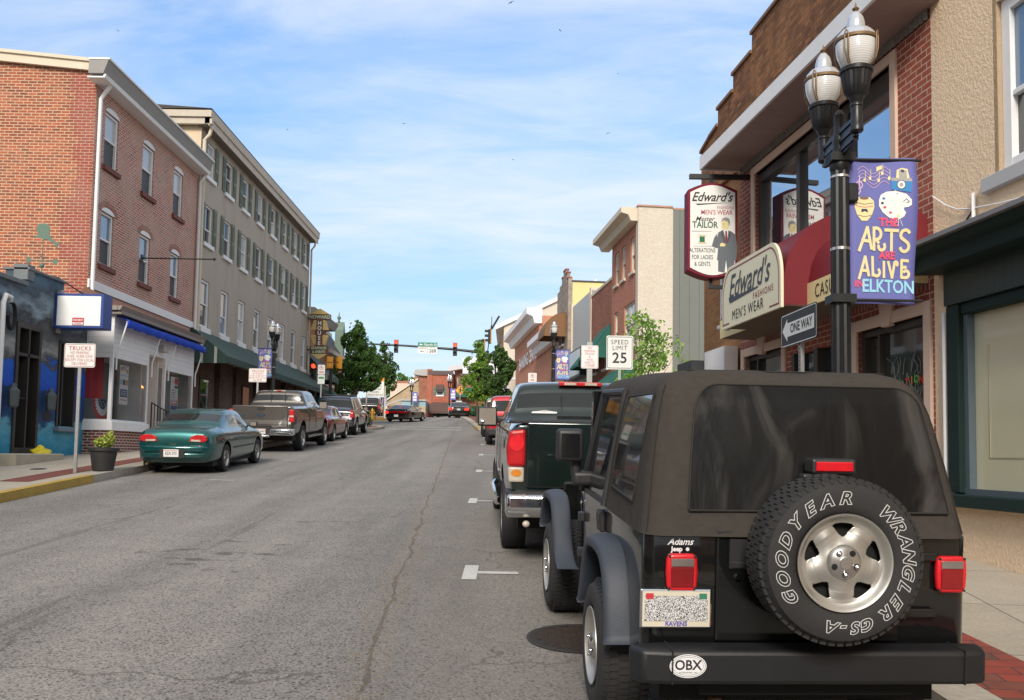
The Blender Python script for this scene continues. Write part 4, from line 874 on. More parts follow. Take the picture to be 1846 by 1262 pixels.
    fp = [(-.36, 1.02), (-.2, 1.04), (-.18, 1.12), (-.26, 1.2), (-.2, 1.34), (.0, 1.38), (.15, 1.36), (.22, 1.25), (.2, 1.1), (.34, .98), (.46, .92), (.62, .88), (.5, .84), (.48, .72), (.4, .86), (.28, .92), (.1, .98), (-.05, .92), (-.02, .99), (-.2, 1.0)]
    mb = MB(); mb.prism([(a * .8, b) for a, b in fp], -.012, .012); mb.build('fish', cop, wv, bevel=.006)
    return B
mural_building()
# roof cable from the mural roof to the brick house
mb = MB(); mb.tube([(-11.25, 20.9, 5.8), (-11.2, 21.6, 5.86), (-11.15, 22.4, 5.72), (-11.0, 23.2, 5.55), (-10.9, 23.9, 5.75)], .018, 6)
tag(mb.build('roof_cable', black_metal, smooth=True), 'slack black cable sagging from the mural roof to the white shop roof', 'cable')
t = thing('sign_bracket', 'bare black iron rod projecting from the red brick house with no sign on it', 'bracket', (-11.6, 27.3, 7.62))
mb = MB(); mb.tube([(0, 0, 0), (2.25, 0, 0)], .022, 8); mb.sphere((2.27, 0, 0), .045, 8); mb.build('rod', black_metal, t, smooth=True); mb = MB(); mb.box(-.0, .03, -.08, .08, -.1, .1); mb.build('wall_plate', black_metal, t)

# ---- left: long grey stucco hotel
def grey_building():
    B = Bld('stucco_hotel', 'long grey stucco four storey hotel with green shutters above a green striped awning', 'building', -11.6, 32.03, pi/2, 17.7, 11.5, 13.62)
    o = 23.9 - 32.03
    X = lambda s: s + o
    cols = [8.73 + 2.215 * k for k in range(8)]
    holes = []
    for s in cols: holes += [(X(s), X(s) + .93, 11.97, 13.28), (X(s), X(s) + .93, 9.44, 10.9)]
    c2 = [8.70 + 2.26 * k for k in range(8)]
    for s in c2: holes.append((X(s), X(s) + .93, 6.26, 8.05))
    B.wall(holes, MATS['grey_stucco'], MATS['cream_gable'], zb=5.2)
    for k, s in enumerate(cols):
        for z0, z1 in ((11.97, 13.28), (9.44, 10.9)):
            B.window(X(s), X(s) + .93, z0, z1, sill=.15, shutters=.36, up=(GL, GLB, blind)[(k * 7 + int(z0)) % 3], lo=(GL, GL, screen, blind)[(k * 5 + int(z0)) % 4], mid=.5 if k % 3 else .38)
        s = c2[k]; B.window(X(s), X(s) + .93, 6.26, 8.05, sill=.2, up=GLB if k in (0, 1, 3, 6) else blind, lo=(GL, blind, GLB)[(k * 2) % 3], fr=.10, mid=(.5, .42, .55)[k % 3])
    # eaves: soffit, fascia, gutter, gable return
    mb = B.mb(); mb.prism([(0.1, 13.56), (-.34, 13.56), (-.34, 13.62), (0.1, 13.62)], -.15, 17.95, 'x'); mb.build('soffit', plain('soffit_brown', (0.19, 0.165, 0.14), 0.8), B.t)
    mb = B.mb(); mb.prism([(-.34, 13.54), (-.38, 13.54), (-.38, 13.8), (-.44, 13.82), (-.46, 14.12), (-.2, 14.14), (-.2, 13.6), (-.34, 13.62)], -.28, 18.05, 'x'); mb.build('cornice', plain('cornice_cream', (0.50, 0.44, 0.36), 0.65, var=.25, scale=3, bmp=.3), B.t)
    mb = B.mb(); mb.prism([(-.46, 13.6), (4.5, 13.6), (4.5, 13.84), (-.46, 13.84)], -.28, -.10, 'x'); mb.prism([(-.46, 13.84), (6, 13.84), (6, 14.08), (-.46, 14.08)], -.36, -.10, 'x'); mb.build('cornice_return', MATS['cornice_cream'], B.t)
    mb = B.mb(); mb.prism([(-.48, 14.14), (5.5, 14.5), (11.5, 14.0)], -.38, 18.1, 'x'); mb.build('roof', roofing, B.t)
    mb = B.mb(); mb.tube([(.0, -.36, 13.56), (.02, -.3, 13.3), (.02, -.12, 13.1), (.02, -.12, 5.9)], .065, 10); mb.build('downspout', cream_trim, B.t, smooth=True); mb = B.mb(); mb.tube([(17.5, -.36, 13.56), (17.55, -.3, 13.3), (17.6, -.12, 13.1), (17.6, -.12, 5.9)], .055, 10); mb.build('downspout', cream_trim, B.t, smooth=True)
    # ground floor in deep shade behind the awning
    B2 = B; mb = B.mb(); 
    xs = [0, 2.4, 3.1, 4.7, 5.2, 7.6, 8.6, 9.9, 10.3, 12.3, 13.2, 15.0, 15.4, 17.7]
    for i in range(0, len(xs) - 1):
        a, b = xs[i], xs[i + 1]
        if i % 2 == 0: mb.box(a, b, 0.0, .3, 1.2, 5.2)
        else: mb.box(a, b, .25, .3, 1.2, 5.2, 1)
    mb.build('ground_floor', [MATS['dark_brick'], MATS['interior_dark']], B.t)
    for a, b, z0, z1 in ((.7, 1.7, 2.9, 4.4), (5.9, 6.9, 3.3, 4.5), (11.0, 12.0, 3.4, 4.6), (13.4, 14.8, 3.4, 4.8)):
        mb = B.mb(); mb.box(a, b, -.05, .02, z0, z1); w = mb.build('shop_window_frame', plain('old_wood', (0.06, 0.035, 0.025), .6), B.t)
        mb = B.mb(); mb.quad((a + .08, -.055, z0 + .08), (b - .08, -.055, z0 + .08), (b - .08, -.055, z1 - .08), (a + .08, -.055, z1 - .08)); mb.build('pane', GL, w)
    mb = B.mb(); mb.box(2.55, 2.95, .18, .24, 1.8, 4.2); mb.build('white_door', grey_trim, B.t)
    mb = B.mb(); mb.box(3.3, 4.4, .1, .2, 2.0, 4.3); mb.build('entrance_door', plain('brown_door', (0.07, 0.03, 0.02), .6), B.t)
    # awning: long slope, scalloped valance, striped end
    mb = B.mb(); x0, x1 = -.35, 18.2; out_ = 1.35; zt, zf = 6.12, 5.08; n = 150
    mb.quad((x0, -.02, zt), (x0, -out_, zf), (x1, -out_, zf), (x1, -.02, zt))
    for i in range(n):
        a, b = x0 + (x1 - x0) * i / n, x0 + (x1 - x0) * (i + 1) / n
        da = .05 if i % 2 else 0.0; db = .05 - da
        mb.quad((a, -out_, zf), (a, -out_, zf - .27 + da), (b, -out_, zf - .27 + db), (b, -out_, zf))
    mb.build('awning', MATS['green_awning'], B.t, solid=.02)
    mb = B.mb()
    for x in (x0 - .01, x1 + .01): mb = B.mb(); mb.add([(x, -.02, zt), (x, -out_, zf), (x, -out_, zf - .27), (x, -.02, zf - .27)], [(0, 1, 2, 3)]); mb.build('awning_end', MATS['striped_awning'], B.t, solid=.01)
    mb = B.mb()
    for a, b, c in ((-.3, 2.4, 0), ): mb.tube([(a, -1.25, 3.0), (b, -1.25, 2.9)], .02); [mb.cyl((a + (b - a) * i / 8, -1.25, 2.0), (a + (b - a) * i / 8, -1.25, 3.0), .012, n=6) for i in range(9)]
    mb.build('railing', black_metal, B.t)
    return B
grey_building()
# projecting hotel sign
def howard():
    t = thing('hotel_sign', 'tall cream and brown projecting hotel sign with stepped sides on the grey stucco corner', 'sign', (-11.45, 49.4, 7.1))
    br = plain('sign_brown', (0.12, 0.045, 0.03), .5); cr = plain('sign_butter', (0.60, 0.45, 0.17), .5, var=.1); gr = plain('letter_mint', (0.45, 0.62, 0.42), .5)
    W = 1.02; mb = MB()
    def b(x0, x1, z0, z1, y, m): mb.box(x0, x1, -y, .22 + y, z0, z1, m)
    b(.1, 1.1, 2.05, 2.3, 0, 0); mb.prism([(.0, 2.28), (.6, 2.62), (1.2, 2.28)], -.0, .22, 'y', 1); b(.42, .78, .45, 2.05, .012, 0); b(.1, 1.1, .05, .5, .006, 0); mb.prism([(.15, .05), (.6, -.25), (1.05, .05)], 0, .22, 'y', 1)
    b(.0, 1.2, 1.98, 2.28, .004, 0)
    for k in range(5):
        w = .06 * (4 - k); b(.12 + w * .6, .42, 1.86 - k * .11, 1.95 - k * .11, 0, 1); b(.78, 1.08 - w * .6, 1.86 - k * .11, 1.95 - k * .11, 0, 1)
        b(.12 + w * .6, .42, .58 + k * .11, .67 + k * .11, 0, 1); b(.78, 1.08 - w * .6, .58 + k * .11, .67 + k * .11, 0, 1)
    b(.34, .86, .5, 2.0, -.05, 0)
    mb.build('board', [br, cr], t)
    mb = MB(); mb.text('HOWARD', .27, TW(.6, -.02, 2.13), 0, offset=.006, xs=.95)
    for k, ch in enumerate('HOUSE'): mb.text(ch, .3, TW(.6, -.02, 1.78 - k * .28), 1, offset=.008)
    mb.text('SEAFOOD', .2, TW(.6, -.02, .38), 0, offset=.006, xs=.95); mb.text('& SPIRITS', .2, TW(.6, -.02, .16), 0, offset=.006, xs=.9)
    mb.build('lettering', [gr, paper], t)
    mb = MB(); mb.cyl((-.1, .1, 2.1), (.1, .1, 2.1), .03); mb.build('bracket', black_metal, t); mb = MB(); mb.cyl((-.1, .1, .3), (.1, .1, .3), .03); mb.build('bracket', black_metal, t)
howard()
# ---- left, beyond the hotel
def left_far():
    B = Bld('corner_brick_building', 'orange brick building with a bracketed cornice just past the grey stucco hotel', 'building', -12.1, 50.6, pi/2, 6.5, 9, 9.6)
    B.wall([(1.2, 2.2, 7.2, 8.8), (3.8, 4.8, 7.2, 8.8)], MATS['orange_brick'])
    for x in (1.2, 3.8): B.window(x, x + 1, 7.2, 8.8)
    mb = B.mb(); mb.prism([(.1, 9.5), (-.5, 9.5), (-.75, 9.95), (.1, 9.98)], -.3, 6.8, 'x'); mb.build('cornice', grey_trim, B.t)
    mb = B.mb(); mb.box(-.15, 0, -.6, 1.5, 6.0, 6.15); mb.build('ledge', cream_trim, B.t)
    B.awning(.0, 3.5, 7.6, 6.1, 1.5, .3, MATS['striped_awning'], scallop=.06)
    B.awning(3.8, 6.4, 5.9, 4.9, 1.2, .25, MATS['teal_awning'])
    C = Bld('mansard_building', 'dark mansard roofed building with a small finial half hidden behind the street tree', 'building', -12.4, 57.2, pi/2, 7.5, 10, 8.2)
    C.wall([(1.0, 2.0, 6.2, 7.6), (3.2, 4.2, 6.2, 7.6)], MATS['orange_brick'])
    for x in (1.0, 3.2): C.window(x, x + 1, 6.2, 7.6)
    mb = C.mb(); mb.prism([(-.5, 8.2), (1.0, 10.2), (6, 10.2), (6, 8.2)], -.2, 7.6, 'x'); mb.build('mansard_roof', plain('slate_dark', (0.045, 0.042, 0.045), .7, var=.3), C.t)
    mb = C.mb(); mb.box(-.3, 7.7, -.65, .1, 8.1, 8.35); mb.box(-.2, 7.6, .9, 1.2, 10.1, 10.35); mb.build('cornice', cream_trim, C.t)
    mb = C.mb(); mb.prism([(5.7, 8.3), (5.7, 10.4), (6.0, 11.0), (6.3, 10.4), (6.3, 8.3)], -.3, .3, 'y'); mb.cyl((6, .1, 11), (6, .1, 11.7), .09, .02); mb.sphere((6, .1, 11.3), .14); mb.build('gablet', plain('verdigris_roof', (0.13, 0.19, 0.15), .7), C.t)
    C.awning(.2, 7.2, 5.9, 4.9, 1.5, .3, MATS['teal_awning']); 
    mb = C.mb(); mb.box(.3, 7.2, -.03, -.005, 3.2, 4.9); mb.build('shop_window', GL, C.t)
left_far()
# ---- right side
RX = 5.75
def rpt(s, out_=0.0):
    """point on the right building line, s metres up the street from the first corner, out_ metres toward the road"""
    return (RX - .1105 * 5 + sin(HR) * s - cos(HR) * out_, 5 + cos(HR) * s + sin(HR) * out_)
RZR = -pi/2 - HR      # local x runs back toward the camera, local y into the building
def rbld(name, label, s_far, W, D, zt, cat='building', out_=0.0):
    x, y = rpt(s_far, out_); return Bld(name, label, cat, x, y, RZR, W, D, zt)
def tailor_shop():
    # local x = 12.83 - s ; brick veneer from s 10.67 to 4.79, tan brick from 12.83 to 10.67
    SF = 12.83; B = rbld('tailor_shop', 'two storey brick menswear shop with stepped parapet, deep soffit and red awning', SF, SF - 4.79, 10, 7.0)
    X = lambda s: SF - s
    holes = [(X(9.98), X(5.62), 4.6, 6.56)]
    holes += [(X(6.50), X(4.97), 1.35, 3.36), (X(10.44), X(8.86), 1.45, 3.46), (X(8.55), X(6.9), 0.7, 3.3, 1)]
    B.wall(holes, MATS['veneer_brick'], MATS['tan_brick'], x0=X(10.67), reveal=.16)
    mb = B.mb(); mb.box(0, X(10.67) - .002, .06, 10, 0, 7.5); mb.build('tan_wall', MATS['tan_brick'], B.t)
    # stepped parapet
    st = [(12.85, 7.9), (12.3, 8.04), (11.87, 8.10), (11.86, 8.42), (11.05, 8.44), (11.04, 8.75), (10.14, 8.76), (10.12, 9.09), (8.3, 9.12), (8.28, 9.6), (6.4, 9.62), (6.38, 10.1), (4.79, 10.12)]
    pts = [(X(12.85), 6.9)] + [(X(a), b) for a, b in st] + [(X(4.79), 6.9)]
    mb = B.mb(); mb.prism(pts, .0, .35, 'y'); mb.build('parapet', MATS['parapet_brick'], B.t)
    mb = B.mb()
    for (a, b), (c, d) in zip(st, st[1:]):
        if abs(a - c) > .1: mb.prism([(X(a) - .02, b), (X(c) + .02, d), (X(c) + .02, d + .06), (X(a) - .02, b + .06)], -.04, .39, 'y')
    mb.build('parapet_coping', plain('coping_brown', (0.20, 0.11, 0.06), .8, var=.3), B.t)
    mb = B.mb(); mb.box(X(8.45), X(8.2), -.03, .38, 9.1, 9.9); mb.build('white_pier', cream_trim, B.t)
    # soffit and fascia
    zs = 6.84
    mb = B.mb(); mb.box(X(10.62), X(4.6), -.72, .0, zs, zs + .03); o = mb.build('soffit', MATS['soffit_boards'], B.t)
    # soffit boards run out from the wall: rotate the board pattern
    for d_ in o.data.uv_layers[0].data: d_.uv = (d_.uv[1], d_.uv[0])
    mb = B.mb(); mb.box(X(10.66), X(4.6), -.76, -.72, zs - .03, zs + .2); mb.box(X(10.66), X(10.62), -.72, 0, zs - .03, zs + .2); mb.build('fascia', white, B.t)
    mb = B.mb(); mb.quad((X(10.66), -.76, zs + .205), (X(4.6), -.76, zs + .205), (X(4.6), .0, zs + .42), (X(10.66), .0, zs + .42)); mb.build('canopy_top', roofing, B.t)
    mb = B.mb(); n = 120; xa, xb = X(10.6), X(4.8)
    for i in range(n):
        a, b = xa + (xb - xa) * i / n, xa + (xb - xa) * (i + 1) / n
        mb.quad((a, -.03 - .02 * (i % 2), zs - .13), (b, -.03 - .02 * ((i + 1) % 2), zs - .13), (b, -.03 - .02 * ((i + 1) % 2), zs), (a, -.03 - .02 * (i % 2), zs))
    mb.build('corrugated_strip', plain('corrugated', (0.22, 0.21, 0.19), .5, .3, var=.4, scale=9), B.t)
    # upper shop window: stone surround, dark frame, panes
    sur = plain('pink_stone', (0.62, 0.47, 0.37), .75, var=.1, scale=3, bmp=.15)
    def surround(s0, s1, z0, z1, w=.16, key=None, sillz=None):
        mb = B.mb(); a, b = X(s1), X(s0)
        mb.box(a - w, a, -.035, .1, z0, z1 + w); mb.box(b, b + w, -.035, .1, z0, z1 + w); mb.box(a, b, -.035, .1, z1, z1 + w)
        if key:
            kx = (a + b) / 2; mb.prism([(kx - .09, z1 - .03), (kx + .09, z1 - .03), (kx + .17, z1 + .36), (kx - .17, z1 + .36)], -.06, .02, 'y')
        mb.build('stone_surround', sur, B.t, bevel=.006)
    surround(5.62, 9.98, 4.6, 6.56, .13)
    dk = plain('dark_frame', (0.045, 0.04, 0.035), .4)
    mb = B.mb(); a, b = X(9.98), X(5.62)
    for x in (a + .06, X(8.42), X(6.9), b - .06): mb.box(x - .06, x + .06, .06, .14, 4.6, 6.56)
    mb.box(a, b, .061, .139, 6.40, 6.56); mb.box(a, b, .061, .139, 4.6, 4.68); w = mb.build('upper_window', dk, B.t)
    gl = glass('upper_mirror_glass', (0.05, 0.065, 0.085), .02, 1.0, .006); gl.node_tree.nodes['Principled BSDF'].inputs['IOR'].default_value = 3.4
    mb = B.mb(); mb.quad((a, .13, 4.6), (b, .13, 4.6), (b, .13, 6.5), (a, .13, 6.5)); mb.build('pane', gl, w)
    # street level windows
    for s0, s1, z0, z1 in ((4.97, 6.50, 1.35, 3.36), (8.86, 10.44, 1.45, 3.46)):
        surround(s0, s1, z0, z1, .14, key=True)
        a, b = X(s1), X(s0); mb = B.mb(); mb.box(a, a + .07, .06, .14, z0, z1); mb.box(b - .07, b, .06, .14, z0, z1); mb.box(a, b, .061, .139, z1 - .08, z1); mb.box(a, b, .061, .139, z0, z0 + .08); mb.box(a + .38, a + .43, .06, .139, z0, z1)
        w = mb.build('shop_window', dk, B.t)
        mb = B.mb(); mb.quad((a, .13, z0), (b, .13, z0), (b, .13, z1), (a, .13, z1)); mb.build('pane', GLD, w)
        mb = B.mb(); mb.box(a - .2, b + .2, -.08, .1, z0 - .12, z0); mb.build('sill', sur, w)
        random.seed(int(s0 * 10)); mb = B.mb()
        for k in range(40):      # grass stalks behind the glass, seen as pale strokes
            x = random.uniform(a + .5, b - .1); z = random.uniform(z0 + .9, z1 - .55); mb.tube([(x, .125, z), (x + random.uniform(-.06, .06), .125, z + .12), (x + random.uniform(-.12, .12), .125, z + .2)], .004, 4)
        mb.build('display_stalks', plain('stalks', (0.22, 0.26, 0.24), .7), w)
    mb = B.mb()
    cols_ = [(0.6, .03, .02), (.7, .25, .02), (.05, .45, .05)]
    for k, ch in enumerate('ALTERATIONS'): mb.text(ch, .13, TW(X(6.15) + k * .098, .121, 2.64 + .02 * sin(k)), k % 3, offset=.004)
    mb.build('window_lettering', [plain('neon_%d' % i, c, .5) for i, c in enumerate(cols_)], B.t)
    # double door
    a, b = X(8.55), X(6.9); mb = B.mb(); mb.box(a, a + .1, 0, .14, .7, 3.3); mb.box(b - .1, b, 0, .14, .7, 3.3); mb.box((a + b) / 2 - .06, (a + b) / 2 + .06, 0, .14, .7, 3.3); d = mb.build('door_frame', dk, B.t); mb = B.mb(); mb.quad((a, .12, .7), (b, .12, .7), (b, .12, 3.3), (a, .12, 3.3)); mb.build('pane', GL, d)
    # soldier course
    mb = B.mb(); mb.quad((X(10.6), -.008, 3.62), (X(4.82), -.008, 3.62), (X(4.82), -.008, 3.84), (X(10.6), -.008, 3.84)); mb.build('soldier_course', brick('soldier', (0.30, 0.085, 0.06), (0.24, 0.07, 0.05), (0.46, 0.33, 0.26), bw=.08, bh=.22, msize=.008), B.t)
    # window in tan wall and lower shop sign boards
    B.window(X(11.75), X(11.05), 4.2, 5.4, style='one', up=GLB, sill=.06, y=.06, dep=0.0)
    mb = B.mb(); mb.box(X(12.8), X(11.9), -.5, .0, 3.05, 3.55); mb.build('black_awning', plain('black_canvas', (0.02, 0.025, 0.028), .5, var=.5, scale=4), B.t); mb = B.mb(); mb.box(X(11.88), X(10.8), -.25, .0, 3.1, 3.7); mb.build('white_board', white, B.t); mb = B.mb(); mb.box(X(11.8), X(10.9), -.02, .05, 1.8, 3.0); mb.build('lower_window', GLD, B.t)
    # ---- red barrel awning with cream sign faces
    mb = B.mb(); a, b = X(9.95), X(4.90); R = 1.0; zb = 3.70; n = 12
    # side profiles: quarter barrel, top at the wall
    def prof2(): return [(0, zb + .74), (-.12, zb + .86), (-.25, zb + .90), (-.38, zb + .86), (-.49, zb + .74), (-.57, zb + .56), (-.62, zb + .30)]
    def prof(rr, top): return [(-rr * sin(pi/2 * i / n), zb + .30 + top * cos(pi/2 * i / n)) for i in range(n + 1)]
    P = prof2()
    for (y0, z0), (y1, z1) in zip(P, P[1:]): mb.quad((a, y0, z0), (a, y1, z1), (b, y1, z1), (b, y0, z0))
    for x in (a, b): mb.add([(x, y, z) for y, z in P] + [(x, 0, zb + .3)], [tuple(range(len(P) + 1))])
    # centre bay, larger barrel
    ca, cb = X(8.80), X(6.62); P2 = prof(.95, .98)
    for (y0, z0), (y1, z1) in zip(P2, P2[1:]): mb.quad((ca, y0, z0), (ca, y1, z1), (cb, y1, z1), (cb, y0, z0))
    for x in (ca, cb): mb.add([(x, y, z) for y, z in P2] + [(x, -.95, zb), (x, 0, zb)], [tuple(range(len(P2) + 2))])
    mb.build('red_awning', MATS['red_vinyl'], B.t, smooth=True, angle=50)
    mb = B.mb(); mb.box(a, ca, -.63, -.61, zb, zb + .3); mb.box(a - .012, a, -.62, 0, zb, zb + .3); mb.build('valance', MATS['valance_yellow'], B.t); mb = B.mb(); mb.box(cb, b, -.63, -.61, zb, zb + .3); mb.box(b - .01, b + .012, -.62, 0, zb, zb + .3); mb.build('valance', MATS['valance_yellow'], B.t)
    mb = B.mb(); mb.box(a, b, -.60, 0, zb, zb + .02); mb.box(ca, cb, -.94, -.6, zb + .001, zb + .021); mb.build('awning_underside', plain('under_tan', (0.13, 0.10, 0.07), .8), B.t)
    # arched sign face on the front of the centre bay
    zf0, zf1 = zb - .02, zb + .82; y = -1.0; k = 14; pts = [(ca - .02, zf0), (cb + .02, zf0)] + [(cb + .02 - .34 * (1 - cos(pi/2 * i / k)) , zf1 - .42 + .5 * sin(pi/2 * i / k)) for i in range(k + 1)] + [(ca + .32 + -.34 * sin(pi/2 * i / k), zf1 + .08 - .5 * (1 - cos(pi/2 * i / k))) for i in range(k + 1)]
    mb = B.mb(); mb.prism(pts, y, y + .04, 'y'); mb.build('arched_sign_face', MATS['sign_cream'], B.t)
    cx, cz = sum(p[0] for p in pts) / len(pts), (zf0 + zf1) / 2
    mid = ((ca + cb) / 2, (zf0 + zf1 + .08) / 2); hw, hh = (cb - ca) / 2 + .02, (zf1 + .08 - zf0) / 2
    inn = lambda p, d: (mid[0] + (p[0] - mid[0]) * (hw - d) / hw, mid[1] + (p[1] - mid[1]) * (hh - d) / hh)
    mb = B.mb()
    for i in range(len(pts)):
        j = (i + 1) % len(pts)
        if i == 0:
            A, Bq = inn(pts[0], .05), inn(pts[1], .05)
            for u0, u1 in ((0, .13), (.85, 1)):
                q0 = (A[0] + (Bq[0] - A[0]) * u0, A[1]); q1 = (A[0] + (Bq[0] - A[0]) * u1, A[1]); mb.quad((q0[0], y - .004, q0[1]), (q1[0], y - .004, q1[1]), (q1[0], y - .004, q1[1] + .02), (q0[0], y - .004, q0[1] + .02))
            continue
        q = [inn(pts[i], .05), inn(pts[j], .05), inn(pts[j], .068), inn(pts[i], .068)]; mb.quad(*[(u, y - .004, w) for u, w in q])
    mx = mid[0]
    mb.text("Edward's", .50, TW(mx - .03, y - .006, zb + .56, 0) , 1, shear=.35, offset=.004, xs=.85)
    mb.add([(mx - .75, y - .006, zb + .34), (mx + .35, y - .006, zb + .38), (mx + .35, y - .006, zb + .40), (mx - .8, y - .006, zb + .42)], [(0, 1, 2, 3)], 1)
    mb.text('FASHIONS', .13, TW(mx + .52, y - .006, zb + .285), 0, space=1.25); mb.text("MEN'S WEAR", .21, TW(mx - .06, y - .006, zb + .13), 2, space=1.2, xs=.85)
    mb.build('sign_lettering', [plain('maroon_ink', (0.22, 0.02, 0.03), .5), plain('slate_ink', (0.05, 0.06, 0.08), .5), inkblk], B.t)
    mb = B.mb(); mb.text('CASUALS', .25, TW(cb + .66, -.635, zb + .15), 0, xs=.75, space=1.15); mb.text('TUXEDO', .22, TW((a + ca) / 2 + .0, -.635, zb + .15), 0, xs=.75); mb.build('valance_lettering', inkblk, B.t)
    return B
tailor_shop()
def hanging_sign():
    x, y = rpt(10.1); 
    t = thing('tailor_sign', 'arched maroon sign hanging from a black bar with a painted man in a suit', 'sign', (x, y, 4.75), (0, 0, 0))
    # local: face toward the camera, x from -1.12 (street side) to -.22
    x0, x1 = -1.12, -.26; xm = (x0 + x1) / 2; D = .30
    def outline(ins):
        a, b = x0 + ins, x1 - ins; n = 10; pts = []
        for i in range(n + 1): t_ = i / n; pts.append((a + (b - a) * t_, .16 + ins - .13 * sin(pi * t_)))
        for i in range(n + 1): t_ = i / n; pts.append((b - (b - a) * t_, 1.56 - ins + .13 * sin(pi * t_)))
        return pts
    mar = plain('maroon_paint', (0.17, 0.012, 0.03), .6, var=.12, spec=.2)
    mb = MB(); mb.prism(outline(0), 0, D, 'y'); mb.build('case', mar, t, bevel=.01)
    mb = MB(); mb.prism(outline(.045), -.012, .0, 'y'); mb.prism(outline(.045), D, D + .012, 'y'); mb.build('face', plain('sign_white2', (0.78, 0.78, 0.75), .3, var=.03), t)
    red = plain('sign_red', (0.40, 0.04, 0.05), .5); grn = plain('sign_green', (0.02, 0.11, 0.05), .5); suit = plain('suit_grey', (0.105, 0.12, 0.14), .6, var=.05); skin = plain('skin_yellow', (0.72, 0.62, 0.30), .6); dgr = plain('dark_green_ink', (0.02, 0.06, 0.05), .5)
    for side in (0, 1):
        mb = MB(); yy = -.0135
        def P(pts, m, k=0): mb.add([(a, yy - .0006 * k, b * (.93 if k or m == 6 else 1)) for a, b in pts], [tuple(range(len(pts)))], m)
        mb.text("Edward's", .225, TW(xm - .02, yy, 1.43), 0, shear=.4, offset=.004, xs=.85)
        P([(xm - .3, 1.315), (xm + .32, 1.345), (xm - .26, 1.29)], 0)
        mb.text('FASHIONS', .07, TW(xm + .22, yy, 1.25), 1, xs=.9); mb.text("MEN'S WEAR", .115, TW(xm + .07, yy, 1.165), 1, xs=.82, offset=.001)
        mb.text('Master', .115, TW(xm - .14, yy, 1.05), 0, shear=.4, offset=.001); mb.text('TAILOR', .155, TW(xm - .13, yy, .945), 2, offset=.004, xs=.82)
        for k, s_ in enumerate(('ALTERATIONS', 'FOR LADIES', '& GENTS')): mb.text(s_, .105, TW(xm - .175, yy, .50 - .118 * k), 3, xs=.66, offset=.001)
        P([(xm - .36, .83), (xm - .02, .835), (xm - .02, .84), (xm - .36, .838)], 0); P([(xm - .33, .572), (xm, .575), (xm, .58), (xm - .33, .576)], 0)
        # thread spool
        P([(xm - .25, .615), (xm - .11, .615), (xm - .11, .645), (xm - .25, .645)], 4); P([(xm - .25, .745), (xm - .11, .745), (xm - .11, .775), (xm - .25, .775)], 4); P([(xm - .225, .645), (xm - .135, .645), (xm - .135, .745), (xm - .225, .745)], 5)
        # tailored man: trousers, jacket, shirt, tie, head, hair, hand
        f = xm + .225
        P([(f - .13, .15), (f - .02, .13), (f + .01, .42), (f - .13, .42)], 6); P([(f + .03, .14), (f + .15, .2), (f + .15, .42), (f - .0, .42)], 6)
        P([(f - .15, .36), (f + .18, .36), (f + .2, .6), (f + .17, .84), (f + .1, .9), (f + .03, .93), (f - .05, .93), (f - .13, .88), (f - .16, .7), (f - .13, .62)], 6, 1)
        P([(f - .15, .86), (f - .2, .78), (f - .24, .62), (f - .16, .585), (f - .05, .62), (f - .05, .66), (f - .14, .67)], 6, 2)
        P([(f - .045, .93), (f + .045, .93), (f + .02, .7)], 7, 3); P([(f - .012, .91), (f + .02, .91), (f + .03, .72), (f + .012, .68), (f - .004, .73)], 8, 4)
        P([(f - .07, .965), (f - .075, 1.08), (f - .04, 1.13), (f + .03, 1.12), (f + .055, 1.05), (f + .05, .98), (f + .02, .93), (f - .035, .93)], 9, 3); P([(f - .08, 1.07), (f - .06, 1.14), (f + .0, 1.17), (f + .06, 1.14), (f + .075, 1.07), (f + .055, 1.0), (f + .04, 1.08), (f - .04, 1.11)], 10, 4)
        P([(f - .1, .62), (f - .02, .62), (f + .0, .66), (f - .06, .69), (f - .1, .67)], 9, 4)
        P([(f - .02, 1.045), (f - .055, 1.045), (f - .055, 1.035), (f - .02, 1.035)], 0, 5); P([(f - .045, .985), (f - .01, .985), (f - .01, .99), (f - .045, .99)], 8, 5); P([(f - .045, 1.03), (f - .06, 1.005), (f - .045, 1.0)], 4, 5)
        P([(f - .045, .93), (f - .09, .86), (f - .02, .68), (f + .0, .7), (f - .045, .85)], 11, 4); P([(f + .045, .93), (f + .09, .86), (f + .04, .68), (f + .02, .69), (f + .055, .85)], 11, 4)
        mats_ = [inkblk, red, grn, dgr, plain('spool_wood', (0.62, 0.55, 0.36), .6), plain('thread_green', (0.01, 0.14, 0.05), .6), suit, paper, plain('tie_red', (0.25, 0.01, 0.02), .6), skin, plain('hair_grey', (0.25, 0.25, 0.25), .6), plain('lapel', (0.06, 0.07, 0.085), .6)]
        if side:
            for i, v in enumerate(mb.v): mb.v[i] = Vector((2 * xm - v.x, D - v.y, v.z))
        mb.build('lettering', mats_, t)
    mb = MB(); mb.box(x0 + .06, .02, D/2 - .04, D/2 + .04, 1.80, 1.88); mb.box(xm - .03, xm + .03, D/2 - .03, D/2 + .03, 1.6, 1.80); mb.build('bracket', black_metal, t); mb = MB(); mb.box(xm - .03, .02, D/2 - .035, D/2 + .035, -.13, -.07); mb.box(xm - .03, xm + .03, D/2 - .03, D/2 + .03, -.07, .1); mb.build('bracket', black_metal, t)
hanging_sign()
